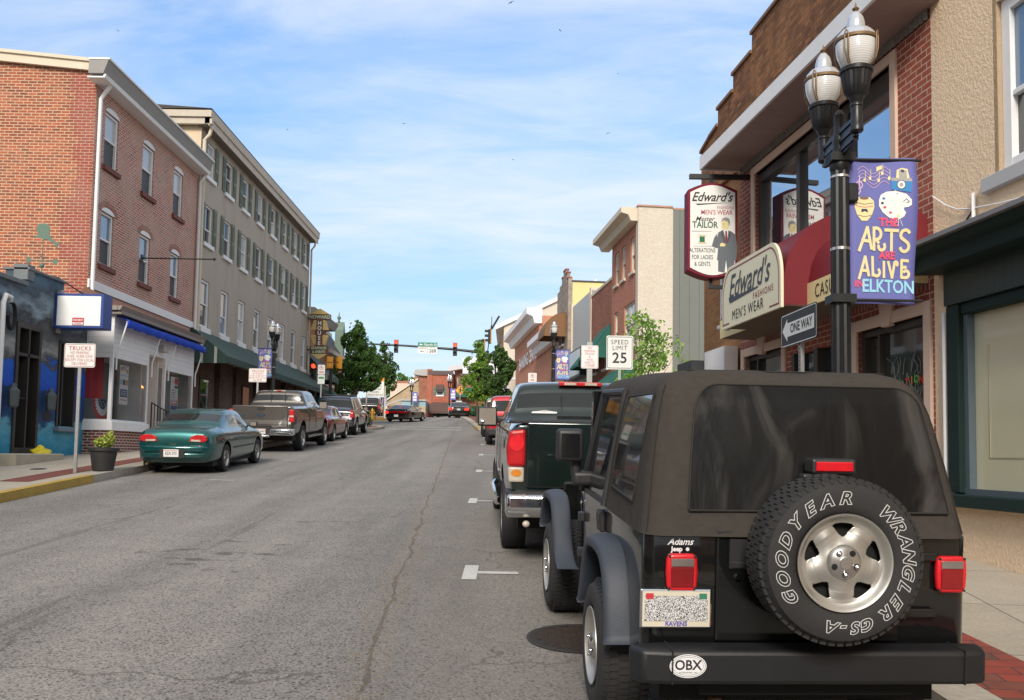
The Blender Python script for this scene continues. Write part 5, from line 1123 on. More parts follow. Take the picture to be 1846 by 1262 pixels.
def stucco_shop():
    SF = 4.79; W = SF + 6; B = rbld('cream_stucco_building', 'cream rough stucco building with a dark green shop front at the right edge', SF, W, 9, 10.5)
    X = lambda s: SF - s
    holes = [(X(3.66), X(2.4), 4.53, 6.32), (X(4.40), X(-2.0), 1.25, 3.6)]
    B.wall(holes, MATS['cream_stucco'], reveal=.12)
    B.window(X(3.66), X(2.4), 4.56, 6.32, fr=.13, sill=.0, up=GLB, lo=GL, mid=.44, frm=grey_trim if 0 else white)
    mb = B.mb(); mb.box(X(3.86), X(2.3), -.07, .05, 4.41, 4.56); mb.build('window_sill', plain('sill_grey', (0.46, 0.46, 0.47), .6), B.t, bevel=.008)
    mb = B.mb(); mb.box(X(3.72), X(3.66), -.0, .11, 4.56, 6.4); mb.build('reveal_strip', plain('reveal_cream', (0.74, 0.57, 0.36), .9, var=.15, scale=8, bmp=.5), B.t)
    g = plain('bottle_green', (0.010, 0.026, 0.023), .6, var=.2, scale=5, spec=.25); gd = plain('bottle_green_dark', (0.008, 0.012, 0.012), .5)
    # shop front: boards, frame, glass, sill, cornice
    mb = B.mb(); mb.box(X(4.46), X(-2), -.10, .05, 3.36, 3.75); mb.build('board_fascia', MATS['green_boards'], B.t)
    mb = B.mb(); mb.box(X(4.46), X(4.25), -.08, .1, 1.38, 3.36); mb.box(X(-1.9), X(-2.1), -.08, .1, 1.38, 3.36); mb.box(X(4.25), X(-1.9), -.05, .1, 3.24, 3.36); fr = mb.build('shop_window', g, B.t, bevel=.01)
    mb = B.mb(); mb.box(X(4.48), X(-2.1), -.16, .1, 1.24, 1.37); mb.build('sill', g, fr, bevel=.012)
    mb = B.mb(); mb.box(X(4.25), X(-1.9), -.03, .06, 1.37, 1.43); mb.box(X(4.25), X(4.18), -.02, .06, 1.43, 3.24); mb.build('metal_bead', plain('bead_bluegrey', (0.16, 0.21, 0.25), .3, .5), fr)
    pn = plain('papered_glass', (0.56, 0.54, 0.38), .06, var=.10, scale=.7, spec=.7, coat=.5)
    mb = B.mb(); mb.quad((X(4.18), .06, 1.43), (X(-1.9), .06, 1.43), (X(-1.9), .06, 3.24), (X(4.18), .06, 3.24)); mb.build('pane', pn, fr)
    mb = B.mb(); zp = lambda a, b, c, d: mb.box(a, b, .05, .056, c, d)
    zp(X(3.95), X(-1.8), 1.75, 1.755); zp(X(3.95), X(3.945), 1.75, 2.9); mb.build('paper_seam', plain('seam', (0.44, 0.43, 0.30), .5), fr)
    mb = B.mb()
    mb.prism([(0.0, 3.72), (-.36, 3.72), (-.38, 3.86), (-.46, 3.88), (-.50, 3.94), (0, 4.04)], X(4.56), X(-2.2), 'x'); mb.build('cornice', g, B.t)
    mb = B.mb(); mb.prism([(-.5, 3.945), (-.56, 3.945), (-.56, 3.99), (0.0, 4.10), (0.0, 4.045)], X(4.72), X(-2.2), 'x'); mb.build('cornice_flashing', plain('flashing_grey', (0.25, 0.25, 0.25), .4, .4, var=.2), B.t)
    mb = B.mb(); mb.prism([(0.0, 3.75), (-.36, 3.73), (-.5, 3.94), (0, 4.04)], X(4.70), X(4.561), 'x'); mb.build('cornice_end', gd, B.t)
    mb = B.mb(); mb.tube([(X(4.53), -.05, 3.3), (X(4.53), -.05, .8)], .028, 8); mb.build('downspout', white, B.t, smooth=True)
    mb = B.mb(); mb.tube([(X(4.75), -.03, 4.65), (X(4.5), -.03, 4.48), (X(4.3), -.03, 4.38), (X(4.1), -.03, 4.33), (X(3.6), -.03, 4.25), (X(2.6), -.03, 4.14)], .008, 5); mb.tube([(X(4.02), -.04, 4.47), (X(4.02), -.04, 4.2), (X(3.98), -.04, 4.13)], .02, 6); mb.build('white_cable', white, B.t)
    mb = B.mb(); mb.tube([(X(4.02), -.05, 4.28), (X(4.2), -.05, 4.16), (X(4.4), -.05, 4.12), (X(4.55), -.06, 4.08), (X(4.62), -.1, 4.02)], .011, 6); mb.build('black_cable', black_metal, B.t)
    mb = B.mb(); mb.sphere((X(4.95), -.22, 4.02), .05, 8); mb.cyl((X(4.95), -.2, 4.02), (X(4.6), -.02, 4.04), .016); mb.build('floodlight', cream_trim, B.t)
stucco_shop()
# ---- right, up the street
def cornice_box(B, x0, x1, z0, z1, out_, mat, name='cornice', ends=.0):
    mb = B.mb(); mb.prism([(.05, z0), (-out_ * .45, z0), (-out_ * .6, z0 + (z1 - z0) * .45), (-out_, z0 + (z1 - z0) * .6), (-out_, z1), (.05, z1)], x0, x1, 'x'); return mb.build(name, mat, B.t)
def cream_building():
    hd = HR; far = 4.9; ox, oy = 5.1 + sin(hd) * far, 36 + cos(hd) * far
    B = Bld('pink_brick_building', 'tall pinkish brick building with slim windows and a cream painted party wall', 'building', ox, oy, RZR, far, 14, 11.45)
    X = lambda s: (far + .0) - s * far / 5.25
    hol = [(X(s1), X(s0), z0, z1) for s0, s1, z0, z1 in ((.68, 1.42, 9.46, 10.95), (2.45, 3.2, 9.46, 10.95), (3.85, 4.6, 9.46, 10.95), (.6, 2.6, 6.4, 8.22), (3.9, 4.6, 6.4, 8.22))]
    B.wall(hol, MATS['pink_brick'], MATS['cream_painted_brick'], zt=11.5)
    for i, h in enumerate(hol): B.window(h[0], h[1], h[2], h[3], up=blind, lo=GL if i != 3 else blind, frm=cream_trim, vert=1 if i == 3 else 0, sill=.12)
    cornice_box(B, -.9, far + .02, 11.4, 11.95, .75, cream_trim)
    mb = B.mb(); mb.box(far - .25, far + .12, -.05, 14, 0, 11.97); mb.build('party_wall', MATS['cream_painted_brick'], B.t)
    mb = B.mb(); mb.box(far + .121, far + .16, 1.42, 14, 0, 11.9); mb.build('metal_cladding', MATS['metal_siding'], B.t)
    mb = B.mb(); mb.box(far - .3, far + .17, -.08, 1.4, 11.97, 12.04); mb.box(far - .3, far + .17, 1.4, 14, 11.9, 11.97); mb.build('wall_cap', plain('rust_cap', (0.42, 0.24, 0.16), .7, var=.3), B.t)
    B.awning(0.1, far - .2, 5.6, 4.7, 1.1, .25, MATS['teal_awning'])
cream_building()
def row_right():
    def seg(name, label, y0, y1, zt, mat, side=None, out_=0.0):
        # segment of the line x = 4.6 - .11 (y - 41)
        L = (y1 - y0) / cos(HR); ox, oy = 4.6 - .1105 * (y1 - 41) - out_, y1
        return Bld(name, label, 'building', ox, oy, RZR, L, 12, zt)
    B = seg('low_brick_building', 'low dark stained brick building with green awnings beside the pinkish brick one', 41, 45.8, 10.2, None)
    B.wall([(.8, 1.6, 5.9, 7.2), (3.0, 4.0, 5.9, 7.2)], MATS['mid_brick'], zt=9.95); B.window(.8, 1.6, 5.9, 7.2); B.window(3, 4, 5.9, 7.2)
    mb = B.mb(); mb.box(-.05, B.W + .02, -.04, .4, 9.951, 10.08); mb.build('coping', cream_trim, B.t)
    B.awning(.05, 2.1, 7.6, 6.2, 1.1, .1, MATS['teal_awning']); B.awning(2.3, 4.6, 7.9, 6.4, 1.1, .1, MATS['teal_awning'])
    B.awning(.2, 4.5, 4.9, 4.2, 1.2, .3, MATS['teal_awning'])
    B = seg('white_slab_building', 'plain pale grey slab fronted shop with a blank light box sign', 45.8, 51.5, 10.6, None, )
    B.wall([], MATS['slab_grey'], zt=10.35); mb = B.mb(); mb.box(-.06, .22, -.08, .3, 4, 10.5); mb.box(B.W - .35, B.W, -.05, .35, 4, 10.5); mb.build('edge_pier', cream_trim, B.t)
    mb = B.mb(); mb.box(.6, B.W - .2, -.55, -.02, 5.9, 7.4, 0); mb.build('light_box', plain('lightbox_dark', (0.05, 0.055, 0.06), .4), B.t); mb = B.mb(); mb.box(.7, B.W - .3, -.57, -.55, 6.0, 7.3); mb.build('light_box_face', plain('lightbox_face', (0.55, 0.62, 0.68), .3, var=.03), B.t)
    mb = B.mb(); mb.prism([(0, 5.5), (-1.1, 4.9), (-1.1, 4.5), (0, 4.7)], .1, B.W, 'x'); mb.build('canopy', grey_trim, B.t); mb = B.mb(); mb.box(.4, B.W - .4, -.03, .02, 3.0, 4.5); mb.build('shop_window', GL, B.t)
    B.awning(.5, 3.0, 4.8, 4.2, 1.4, .2, MATS['teal_awning'])
    B = seg('stone_gable_building', 'rubble stone fronted building with a stepped red coped gable and yellow side wall', 51.5, 55.6, 12.0, None, out_=.22)
    B.wall([(1.2, 2.6, 8.4, 9.9)], MATS['rubble_stone'], MATS['yellow_render'], zt=11.9); B.window(1.2, 2.6, 8.4, 9.9)
    w = B.W; mb = B.mb(); pts = [(-.01, 11.5), (.3, 11.8), (.9, 11.8), (.9, 12.15), (1.7, 12.15), (1.7, 12.5), (2.3, 12.5), (2.3, 12.8), (3.1, 12.8), (3.1, 12.5), (3.7, 12.5), (3.7, 12.1), (w + .01, 12.1), (w + .01, 11.5)]; mb.prism(pts, -.01, .16, 'y'); mb.build('stepped_gable', MATS['rubble_stone'], B.t)
    mb = B.mb()
    for a, b, z in ((2.27, 3.13, 12.8), (3.1, 3.73, 12.5), (3.7, w + .05, 12.1), (1.67, 2.3, 12.5)): mb.box(a, b, -.04, .2, z, z + .08)
    mb.build('gable_coping', plain('red_coping', (0.30, 0.07, 0.05), .8, var=.3), B.t)
    mb = B.mb(); mb.box(w - .01, w + .03, -.03, .22, 3, 12.1); mb.build('corner_stones', MATS['rubble_stone'], B.t)
    mb = B.mb(); mb.box(-.1, w + .06, .17, 12, 11.9, 11.98); mb.build('roof_edge', roofing, B.t)
    B.awning(.8, 3.4, 10.2, 8.9, 1.3, .15, MATS['bronze_awning'], bulge=1); B.awning(-.1, 3.8, 6.9, 5.9, .9, .1, MATS['bronze_awning'])
    B = seg('long_brick_building', 'long orange brick building with white cornices and white raised lettering', 55.6, 80.0, 9.6, None)
    w = B.W
    hol = [(w - 2.6, w - 1.5, 5.1, 6.8), (w - 5.4, w - 4.3, 5.1, 6.8), (w - 9.0, w - 8.2, 4.4, 6.6)]
    B.wall(hol, MATS['bank_brick'], zt=9.9)
    for h in hol[:2]: B.window(*h, frm=cream_trim, up=blind, lo=blind, vert=1)
    mb = B.mb(); n = 12; cx = w - 13.5; mb.prism([(cx - 1.1, 4.0)] + [(cx - 1.1 * cos(pi * i / n), 6.0 + 1.1 * sin(pi * i / n)) for i in range(n + 1)] + [(cx + 1.1, 4.0)], -.02, .1, 'y'); mb.build('arched_doorway', plain('arch_brown', (0.10, 0.045, 0.03), .7), B.t)
    cornice_box(B, w - 9.5, w + .3, 9.0, 9.95, .9, white)
    mb = B.mb(); mb.box(.0, w - 8.8, -.1, 5, 9.9, 11.9); mb.build('raised_front', MATS['bank_brick'], B.t)
    cornice_box(B, -.4, w - 8.5, 11.3, 12.4, 1.1, white, 'upper_cornice')
    mb = B.mb(); mb.text('BANKING CENTER', 1.35, TW(w - 15.0, -.16, 9.35), 0, offset=.04, xs=1.0); mb.build('raised_lettering', paper, B.t)
    # beige gable wall building beyond
    B = Bld('beige_gable_building', 'beige rendered building with a long sloping white eaves line behind the long brick one', 'building', -.9, 86, 0, 9, 16, 14)
    mb = B.mb(); mb.prism([(0, 3), (0, 14.2), (9, 18.6), (9, 3)], 0, 16, 'y'); mb.build('wall', MATS['beige_render'], B.t)
    mb = B.mb(); mb.prism([(-.8, 13.85), (9, 18.6), (9, 18.95), (-.8, 14.3)], -.3, 16, 'y'); mb.build('eaves', white, B.t)
    mb = B.mb(); mb.box(-.06, -.003, .5, 15, 4, 13.4); mb.build('brick_front', MATS['mid_brick'], B.t)
    mb = B.mb()
    for k in range(4): mb.box(-.1, -.061, 1.5 + k * 3.4, 3 + k * 3.4, 9.5, 12.2)
    mb.build('front_windows', cream_trim, B.t)
    mb = B.mb(); mb.box(.2, 6, -.06, -.002, 9.0, 9.2); mb.build('string_course', white, B.t)
row_right()
# ---- end of the street
def far_row():
    g = lambda y: gz(y)
    # brick block with brown awnings facing down the street
    y = 116; B = Bld('far_brick_block', 'square red brick block with brown awnings and green shutters at the end of the street', 'building', -11.0, y, 0, 3.1, 9, 12.4)
    B.wall([(1.1, 2.0, 9.3, 10.4)], brick('far_red_brick', (0.42, 0.12, 0.07), (0.33, 0.095, 0.06), (0.36, 0.16, 0.11), msize=.006, stain=.1), zt=12.5)
    B.window(1.1, 2.0, 9.3, 10.4, shutters=.42)
    B.awning(1.05, 2.05, 10.75, 10.1, .5, .1, MATS['brown_awning']); B.awning(.2, 2.9, 8.4, 7.2, 1.0, .3, MATS['brown_awning'])
    mb = B.mb(); mb.box(-.05, 3.2, -.15, .3, 12.0, 12.55); mb.build('cornice', plain('dark_cornice', (0.10, 0.07, 0.07), .7), B.t)
    mb = B.mb(); mb.box(-.15, .5, -.12, .25, 5, 12.75); mb.build('corner_pier', MATS['far_red_brick'], B.t)
    mb = B.mb(); mb.box(-1.3, -.0, .8, 9, 5, 12.0); mb.build('side_wing', MATS['mid_brick'], B.t); mb = B.mb(); mb.prism([(-.9, 11.9), (-2.0, 12.1), (-1.8, 12.7), (-.1, 12.8), (-.1, 11.9)], .4, 9, 'y'); mb.build('wing_cornice', grey_trim, B.t)
    mb = B.mb(); mb.prism([(0, 10.4), (-2.1, 8.7), (-2.1, 8.5), (0, 8.7)], 1, 4, 'y'); mb.prism([(0, 7.9), (-2.4, 6.4), (-2.4, 6.2), (0, 6.6)], .6, 6, 'y'); mb.build('side_awning', MATS['brown_awning'], B.t)
    mb = B.mb(); mb.box(.7, 2.7, -.03, -.002, 5.2, 7.0); mb.build('shop_window', GL, B.t); mb = B.mb(); mb.box(1.6, 2.3, -.1, -.04, 5.6, 6.6); mb.build('blue_poster', plain('poster_blue', (0.05, 0.25, 0.6), .5), B.t); mb = B.mb(); mb.box(.8, 1.2, -.1, -.04, 5.9, 6.6); mb.build('white_notice', paper, B.t)
    # white corniced narrow building to its right
    B = Bld('far_white_cornice_building', 'red brick building with tall white windows and white cornice right of the square block', 'building', -7.9, 121, radians(-60), 8, 9, 13.2)
    hol = [(.6 + k * 2.2, 1.5 + k * 2.2, z, z + 2.2) for k in range(3) for z in (7.0, 10.0)]
    B.wall(hol, MATS['mid_brick'], zt=13.2)
    for h in hol: B.window(*h, frm=cream_trim, up=blind, lo=blind, fr=.14)
    mb = B.mb(); mb.box(-.6, 8.3, -.7, .2, 13.0, 13.6); mb.build('cornice', white, B.t); B.awning(.2, 4, 8.3, 6.6, 2, .3, MATS['teal_awning'])
    B = Bld('far_white_gable_building', 'white boarded upper wall behind the green awnings near the end of the street', 'building', -6.3, 108, 0, 7, 10, 14)
    mb = B.mb(); mb.box(.0, 7, 0, 10, 5, 11.3, 0); mb.build('wall', MATS['mid_brick'], B.t); mb = B.mb(); mb.prism([(.2, 11.3), (.2, 13.4), (6, 13.9), (6, 11.3)], .3, 10, 'y'); mb.build('upper_wall', white, B.t)
    mb = B.mb(); mb.box(-.05, 7, -.2, .3, 11.2, 11.5); mb.build('parapet_band', plain('dark_cornice', (0.10, 0.07, 0.07), .7), B.t)
    for a, b, z in ((-.4, 1.8, 9.8), (-1.4, 1.2, 7.8), (1.4, 3.2, 7.6)): B.awning(a, b, z, z - 1.1, 1.2, .15, MATS['teal_awning'], bulge=1)
    mb = B.mb(); mb.box(.3, 3.2, -.03, -.002, 5, 6.6); mb.build('shop_window', GL, B.t)
    # stone gable with sloping roof, blue shop below
    B = Bld('far_stone_gable', 'golden rubble stone gable with a long sloping roof edge at the end of the street', 'building', -16.2, 122, 0, 5.0, 9, 9)
    mb = B.mb(); mb.prism([(-1.0, 5), (-1.0, 8.7), (4.1, 12.3), (4.1, 5)], 0, 8, 'y'); mb.build('wall', MATS['gold_stone'], B.t); mb = B.mb(); mb.prism([(-1.4, 8.6), (4.1, 12.4), (4.1, 12.7), (-1.4, 8.85)], -.2, 8, 'y'); mb.build('roof_edge', cream_trim, B.t)
    mb = B.mb(); mb.box(-1.0, 1.5, 3, 8, 8, 11.6); mb.build('dormer', plain('pink_render', (0.62, 0.45, 0.38), .8), B.t); mb = B.mb(); mb.box(-1.1, 1.7, 2.9, 8, 11.6, 11.85); mb.box(2.3, 2.7, 4, 5, 12, 12.9); mb.build('dormer_roof', plain('terracotta', (0.32, 0.14, 0.10), .8), B.t)
    B = Bld('far_blue_shop', 'low pale blue fronted shop in front of the golden stone gable', 'building', -14.3, 112, 0, 3.6, 4, 8.2)
    mb = B.mb(); mb.box(.3, 3.4, 0, 4, 5, 8.3); mb.build('front', MATS['pale_blue_paint'], B.t); mb = B.mb(); mb.box(-1.4, .3, .2, 4, 4.5, 7.6); mb.build('brick_wing', MATS['mid_brick'], B.t)
    mb = B.mb(); mb.box(1.7, 3.4, -.05, 0, 5.4, 7.6); mb.build('rubble_panel', MATS['gold_stone'], B.t); mb = B.mb(); mb.prism([(-1.6, 7.6), (.3, 8.3), (3.5, 8.3), (3.5, 8.5), (.2, 8.5), (-1.6, 7.8)], -.2, .2, 'y'); mb.build('roof_edge', grey_trim, B.t)
    B.awning(1.9, 3.6, 6.9, 6.2, 1, .2, plain('far_red_awning', (0.35, 0.02, 0.03), .8)); B.awning(-1.2, .2, 7.0, 6.4, .6, .3, MATS['interior_dark'])
    # pale far house on the left beyond the firs
    B = Bld('far_grey_house', 'small grey gabled house in the distance left of the green fir tree', 'building', -23.0, 150, 0, 5, 8, 10.5)
    mb = B.mb(); mb.box(2.4, 6, 0, 8, 5, 10.0); mb.build('wall', MATS['grey_stucco'], B.t); mb = B.mb(); mb.prism([(2.2, 9.9), (6.2, 11.3), (6.2, 9.9)], -.2, 8, 'y'); mb.build('roof', roofing, B.t)
far_row()

# ---- unseen blocks added behind the camera to shade the street and fill reflections
def behind():
    for name, label, ox, oy, rz, W, D, h, mt in (('added_shade_block_left', 'red brick block on the left side of the street behind the camera', -11.4, -22, pi/2, 30, 10, 9.5, 'old_red_brick'), ('added_shade_block_right', 'tan brick block on the right side of the street behind the camera', 6.9, -4, RZR, 30, 10, 9.0, 'tan_brick'), ('added_shade_block_cross', 'dark brick block closing the street far behind the camera', 14, -48, pi, 34, 10, 10.0, 'mid_brick')):
        B = Bld(name, label, 'building', ox, oy, rz, W, D, gz(oy) + h, base=gz(oy))
        hol = [(1.2 + 2.9 * k, 2.5 + 2.9 * k, B.z0 + z, B.z0 + z + 1.8) for k in range(int(W / 2.9)) for z in (4.2,)]
        B.wall(hol, MATS[mt], zb=B.z0 - 2)
        mb = B.mb()
        for q in hol: mb.quad((q[0], .1, q[2]), (q[1], .1, q[2]), (q[1], .1, q[3]), (q[0], .1, q[3]))
        mb.box(.4, W - .4, -.02, .0, B.z0 + .6, B.z0 + 3.0); mb.build('glazing', GL, B.t)
        mb = B.mb(); mb.box(-.2, W + .2, -.4, .2, B.zt - .3, B.zt + .1); mb.build('cornice', grey_trim, B.t)
behind()
# ------------------------------------------------------------------ street furniture
iron = plain('lamp_iron', (0.014, 0.015, 0.017), 0.38, 0.2, var=0.3, scale=14)
brass = plain('lamp_brass', (0.20, 0.125, 0.06), 0.55, 0.4, var=0.35, scale=25)
chrome = plain('chrome', (0.62, 0.63, 0.65), 0.12, 1.0, var=0.06)
steel = plain('band_steel', (0.55, 0.55, 0.56), 0.3, 0.9)
galv = plain('galvanised', (0.34, 0.35, 0.35), 0.5, 0.6, var=0.2, scale=10)
def globe_mat():
    m, nt, b = nodes_of('lamp_globe'); co = coords(nt)
    w = N(nt, 'ShaderNodeTexWave', {'Vector': co, 'Scale': 18.0, 'Distortion': 0.4}, bands_direction='Z')
    nt.links.new(mixc(nt, w.outputs['Fac'], (0.68, 0.69, 0.69), (0.84, 0.84, 0.83)), b.inputs['Base Color'])
    b.inputs['Roughness'].default_value = 0.12; b.inputs['Coat Weight'].default_value = 1.0; b.inputs['Subsurface Weight'].default_value = 0.0; b.inputs['Alpha'].default_value = 0.85
    bump(nt, b, w.outputs['Fac'], 0.3, 0.004); MATS['lamp_globe'] = m; return m
globe = globe_mat(); capm = plain('lamp_cap', (0.60, 0.63, 0.68), 0.18, 0.55, var=.06, coat=.6)
def lamp_head(t, x, y, z, hd=1):
    """z: bottom of the stem"""
    c = (x, y, z); n = 28
    def fix(q):      # heads are squat: narrower and lower than the profile numbers
        q.v = [Vector((x + (v.x - x) * .86, y + (v.y - y) * .86, z + (v.z - z) * .665)) for v in q.v]; return q
    mb = MB()
    mb.lathe([(.001, -.07), (.022, -.06), (.012, -.03), (.05, -.02), (.062, 0.0), (.062, .06), (.052, .08)], 20, c); mb.lathe([(.052, .08), (.052, .30), (.06, .31), (.06, .33), (.05, .35), (.075, .43)], 20, c)
    body = MB(); k = 40; pr = [(.075, .43), (.105, .47), (.122, .56), (.132, .66), (.14, .72)]
    vs = []
    for r, h in pr:
        for i in range(k):
            a = 2 * pi * i / k; rr = r * (1 + (.035 if i % 2 else -.035)); vs.append((x + rr * cos(a), y + rr * sin(a), z + h))
    mb.add(vs, [(j*k+i, j*k+(i+1) % k, (j+1)*k+(i+1) % k, (j+1)*k+i) for j in range(len(pr)-1) for i in range(k)])
    mb.lathe([(.14, .72), (.155, .73), (.157, .77), (.145, .785), (.001, .785)], n, c); h = fix(mb).build('lamp_holder', iron, t, smooth=True)
    mb = MB(); mb.lathe([(.118, .785), (.145, .84), (.172, .93), (.185, 1.02), (.186, 1.10)], n, c); fix(mb).build('globe', globe, h, smooth=True)
    mb = MB(); mb.lathe([(.187, 1.11), (.196, 1.115), (.198, 1.15), (.188, 1.155)], n, c); 
    for q in range(4):
        a = q * pi / 2 + pi / 4
        for da in (-.09, .09):
            pts = [(.145, .79), (.185, .86), (.205, .97), (.207, 1.08), (.205, 1.14)]; mb.tube([(x + r * cos(a + da * (1 if i > 1 else .6)), y + r * sin(a + da * (1 if i > 1 else .6)), z + hh) for i, (r, hh) in enumerate(pts)], .007, 6)
        mb.tube([(x + .207 * cos(a - .09 + .03 * i), y + .207 * sin(a - .09 + .03 * i), z + 1.14 + .05 * sin(pi * i / 6)) for i in range(7)], .007, 6)
    fix(mb).build('brass_cage', brass, h, smooth=True)
    mb = MB(); mb.lathe([(.034, 1.50), (.018, 1.52), (.034, 1.55), (.014, 1.57), (.001, 1.64)], 12, c); fix(mb).build('finial', brass, h, smooth=True)
    mb = MB(); mb.lathe([(.186, 1.15), (.175, 1.20), (.14, 1.255), (.10, 1.28), (.085, 1.30), (.083, 1.36), (.07, 1.43), (.05, 1.47), (.034, 1.50)], n, c); fix(mb).build('cap', capm, h, smooth=True)
def banner_draw(w=.72, h=1.30):
    """design on the banner: local x 0..w, z -h..0, facing -y"""
    mb = MB(); C_ = dict(pink=0, cream=1, sky=2, lilac=3, white=4, brown=5, blue=6, grey=7, dark=8, green=9, red=10)
    y = -.003
    def T(s, size, x, z, col, k=0, **kw): mb.text(s, size, TW(x, y - .0008 * k, z), C_[col], **kw)
    def P(pts, col, k=0): mb.add([(a, y - .0008 * k, b) for a, b in pts], [tuple(range(len(pts)))], C_[col])
    def E(x, z, rx, rz, col, k=0, n=24): P([(x + rx * cos(2*pi*i/n), z + rz * sin(2*pi*i/n)) for i in range(n)], col, k)
    def L(pts, wd, col, k=0):
        for (a, b), (c, d) in zip(pts, pts[1:]):
            dx, dz = c - a, d - b; q = sqrt(dx*dx + dz*dz) or 1; nx, nz = -dz / q * wd / 2, dx / q * wd / 2; e = wd * .25
            a2, b2, c2, d2 = a - dx/q*e, b - dz/q*e, c + dx/q*e, d + dz/q*e
            P([(a2 + nx, b2 + nz), (a2 - nx, b2 - nz), (c2 - nx, d2 - nz), (c2 + nx, d2 + nz)], col, k)
    def arc(cx, cz, r, a0, a1, n=10): return [(cx + r * cos(radians(a0 + (a1 - a0) * i / n)), cz + r * sin(radians(a0 + (a1 - a0) * i / n))) for i in range(n + 1)]
    # music staves with notes and a clef
    for q in range(5): L([(.1 + .03 * i, -.12 - .035 * q + .035 * sin(i * .85)) for i in range(12)], .005, 'lilac')
    for a, b in ((.15, -.22), (.21, -.2), (.30, -.22), (.34, -.15), (.41, -.2)): E(a + .02, b, .014, .018, 'cream', 1); L([(a + .03, b), (a + .03, b + .09)], .005, 'cream', 1)
    P([(.30, -.09), (.36, -.07), (.36, -.11), (.30, -.13)], 'cream', 1)
    L(arc(.11, -.27, .035, -60, 260), .012, 'lilac', 1); L([(.12, -.18), (.11, -.24), (.12, -.33), (.10, -.36), (.07, -.34)], .012, 'lilac', 1)
    # camera and film
    P([(.50, -.20), (.51, -.12), (.56, -.10), (.62, -.11), (.64, -.21)], 'cream'); P([(.53, -.12), (.61, -.125), (.61, -.2), (.53, -.2)], 'grey', 1); P([(.55, -.115), (.585, -.12), (.585, -.145), (.55, -.14)], 'dark', 2)
    P([(.45, -.21), (.66, -.22), (.65, -.34), (.45, -.31)], 'blue', 2); P([(.45, -.195), (.66, -.205), (.66, -.235), (.45, -.225)], 'grey', 3); E(.55, -.265, .045, .045, 'dark', 3); E(.55, -.265, .038, .038, 'white', 4); E(.55, -.265, .02, .02, 'grey', 5)
    # pot
    P([(.06, -.42), (.10, -.385), (.22, -.385), (.265, -.42), (.27, -.48), (.24, -.56), (.19, -.615), (.13, -.615), (.08, -.56), (.055, -.48)], 'cream'); E(.16, -.395, .05, .016, 'brown', 1); L([(.07, -.44), (.16, -.455), (.255, -.44)], .006, 'brown', 1); L([(.065, -.47), (.16, -.485), (.26, -.47)], .006, 'pink', 1); L([(.085, -.56), (.16, -.575), (.24, -.56)], .006, 'brown', 1); P([(.13, -.5), (.19, -.5), (.2, -.53), (.18, -.53), (.17, -.52), (.14, -.53), (.125, -.53)], 'dark', 1)
    # palette
    P([(.32 + 0, -.41), (.34, -.36), (.40, -.33), (.50, -.325), (.60, -.355), (.655, -.41), (.655, -.46), (.62, -.48), (.575, -.485), (.58, -.51), (.60, -.53), (.58, -.57), (.52, -.60), (.43, -.58), (.36, -.53), (.32, -.47)], 'white', 1)
    for a, b, c in ((.41, -.37, 'green'), (.46, -.36, 'green'), (.37, -.395, 'blue'), (.355, -.44, 'dark'), (.38, -.48, 'red'), (.44, -.53, 'pink'), (.52, -.56, 'cream'), (.50, -.355, 'blue')): E(a, b, .016, .012, c, 2)
    L([(.57, -.43), (.6, -.4), (.63, -.43), (.6, -.44)], .006, 'dark', 2)
    for a in (.505, .525, .545): L([(a, -.60), (a + (a - .525) * 1.2, -.655)], .005, 'white')
    L([(.49, -.325), (.48, -.29)], .012, 'cream'); L([(.54, -.325), (.545, -.29)], .014, 'pink')
    # words
    T('THE', .11, .42, -.625, 'pink', 2, offset=.004)
    def stroke_word(strokes, col, wd): 
        for s_ in strokes: L(s_, wd, col, 3)
    z1, z0 = -.675, -.90; w_ = .031
    A = [[(.10, z0 - .0), (.19, z1), (.235, z0 + .02)], [(.13, z0 + .1), (.225, z0 + .09)]]
    Rr = [[(.262, z0 + .01), (.262, z1)], arc(.285, z1 - .06, .055, 120, -90), [(.285, z1 - .115), (.315, z0 + .08)] , arc(.348, z0 + .048, .036, 170, 400)]
    Tt = [[(.385, z1 - .02), (.525, z1 - .025)], [(.455, z1 - .02), (.458, z0 + .01)]]
    Ss = [arc(.600, z1 - .065, .046, 25, 235), [(.575, z1 - .10), (.632, z0 + .085)], arc(.598, z0 + .052, .045, 45, -165)]
    for Lr in (A, Rr, Tt, Ss): stroke_word(Lr, 'cream', w_)
    T('ARE', .10, .41, -.938, 'pink', 4, offset=.004)
    z1, z0 = -.965, -1.135
    A = [[(.10, z0 - .03), (.165, z1 + .01), (.205, z0 + .0)], [(.12, z0 + .05), (.195, z0 + .045)]]
    Ll = [[(.245, z1 + .01), (.25, z0)], arc(.29, z0 + .035, .036, 225, 410)]
    I = [[(.375, z1 - .03), (.375, z0 - .01)]]; V = [[(.425, z1 - .03), (.468, z0 - .01), (.495, z1 - .05)], arc(.512, z1 - .045, .017, 190, -60)]
    Ee = [[(.575, z1 - .01), (.575, z0)], [(.575, z1 - .01), (.645, z1 - .015)], [(.575, z1 - .075), (.625, z1 - .075)], [(.575, z0), (.62, z0 - .003)], arc(.625, z0 + .03, .032, -90, 140)]
    for Lr in (A, Ll, I, V, Ee): stroke_word(Lr, 'cream', .029)
    # last line is drawn scaled so that all six lines fit the cloth
    T('IN', .09, .10, -1.215, 'pink', 2, offset=.003); T('ELKTON', .17, .425, -1.235, 'sky', 2, offset=.004, xs=.9)
    names = ['pink', 'cream', 'sky', 'lilac', 'white', 'brown', 'blue', 'grey', 'dark', 'green', 'red']
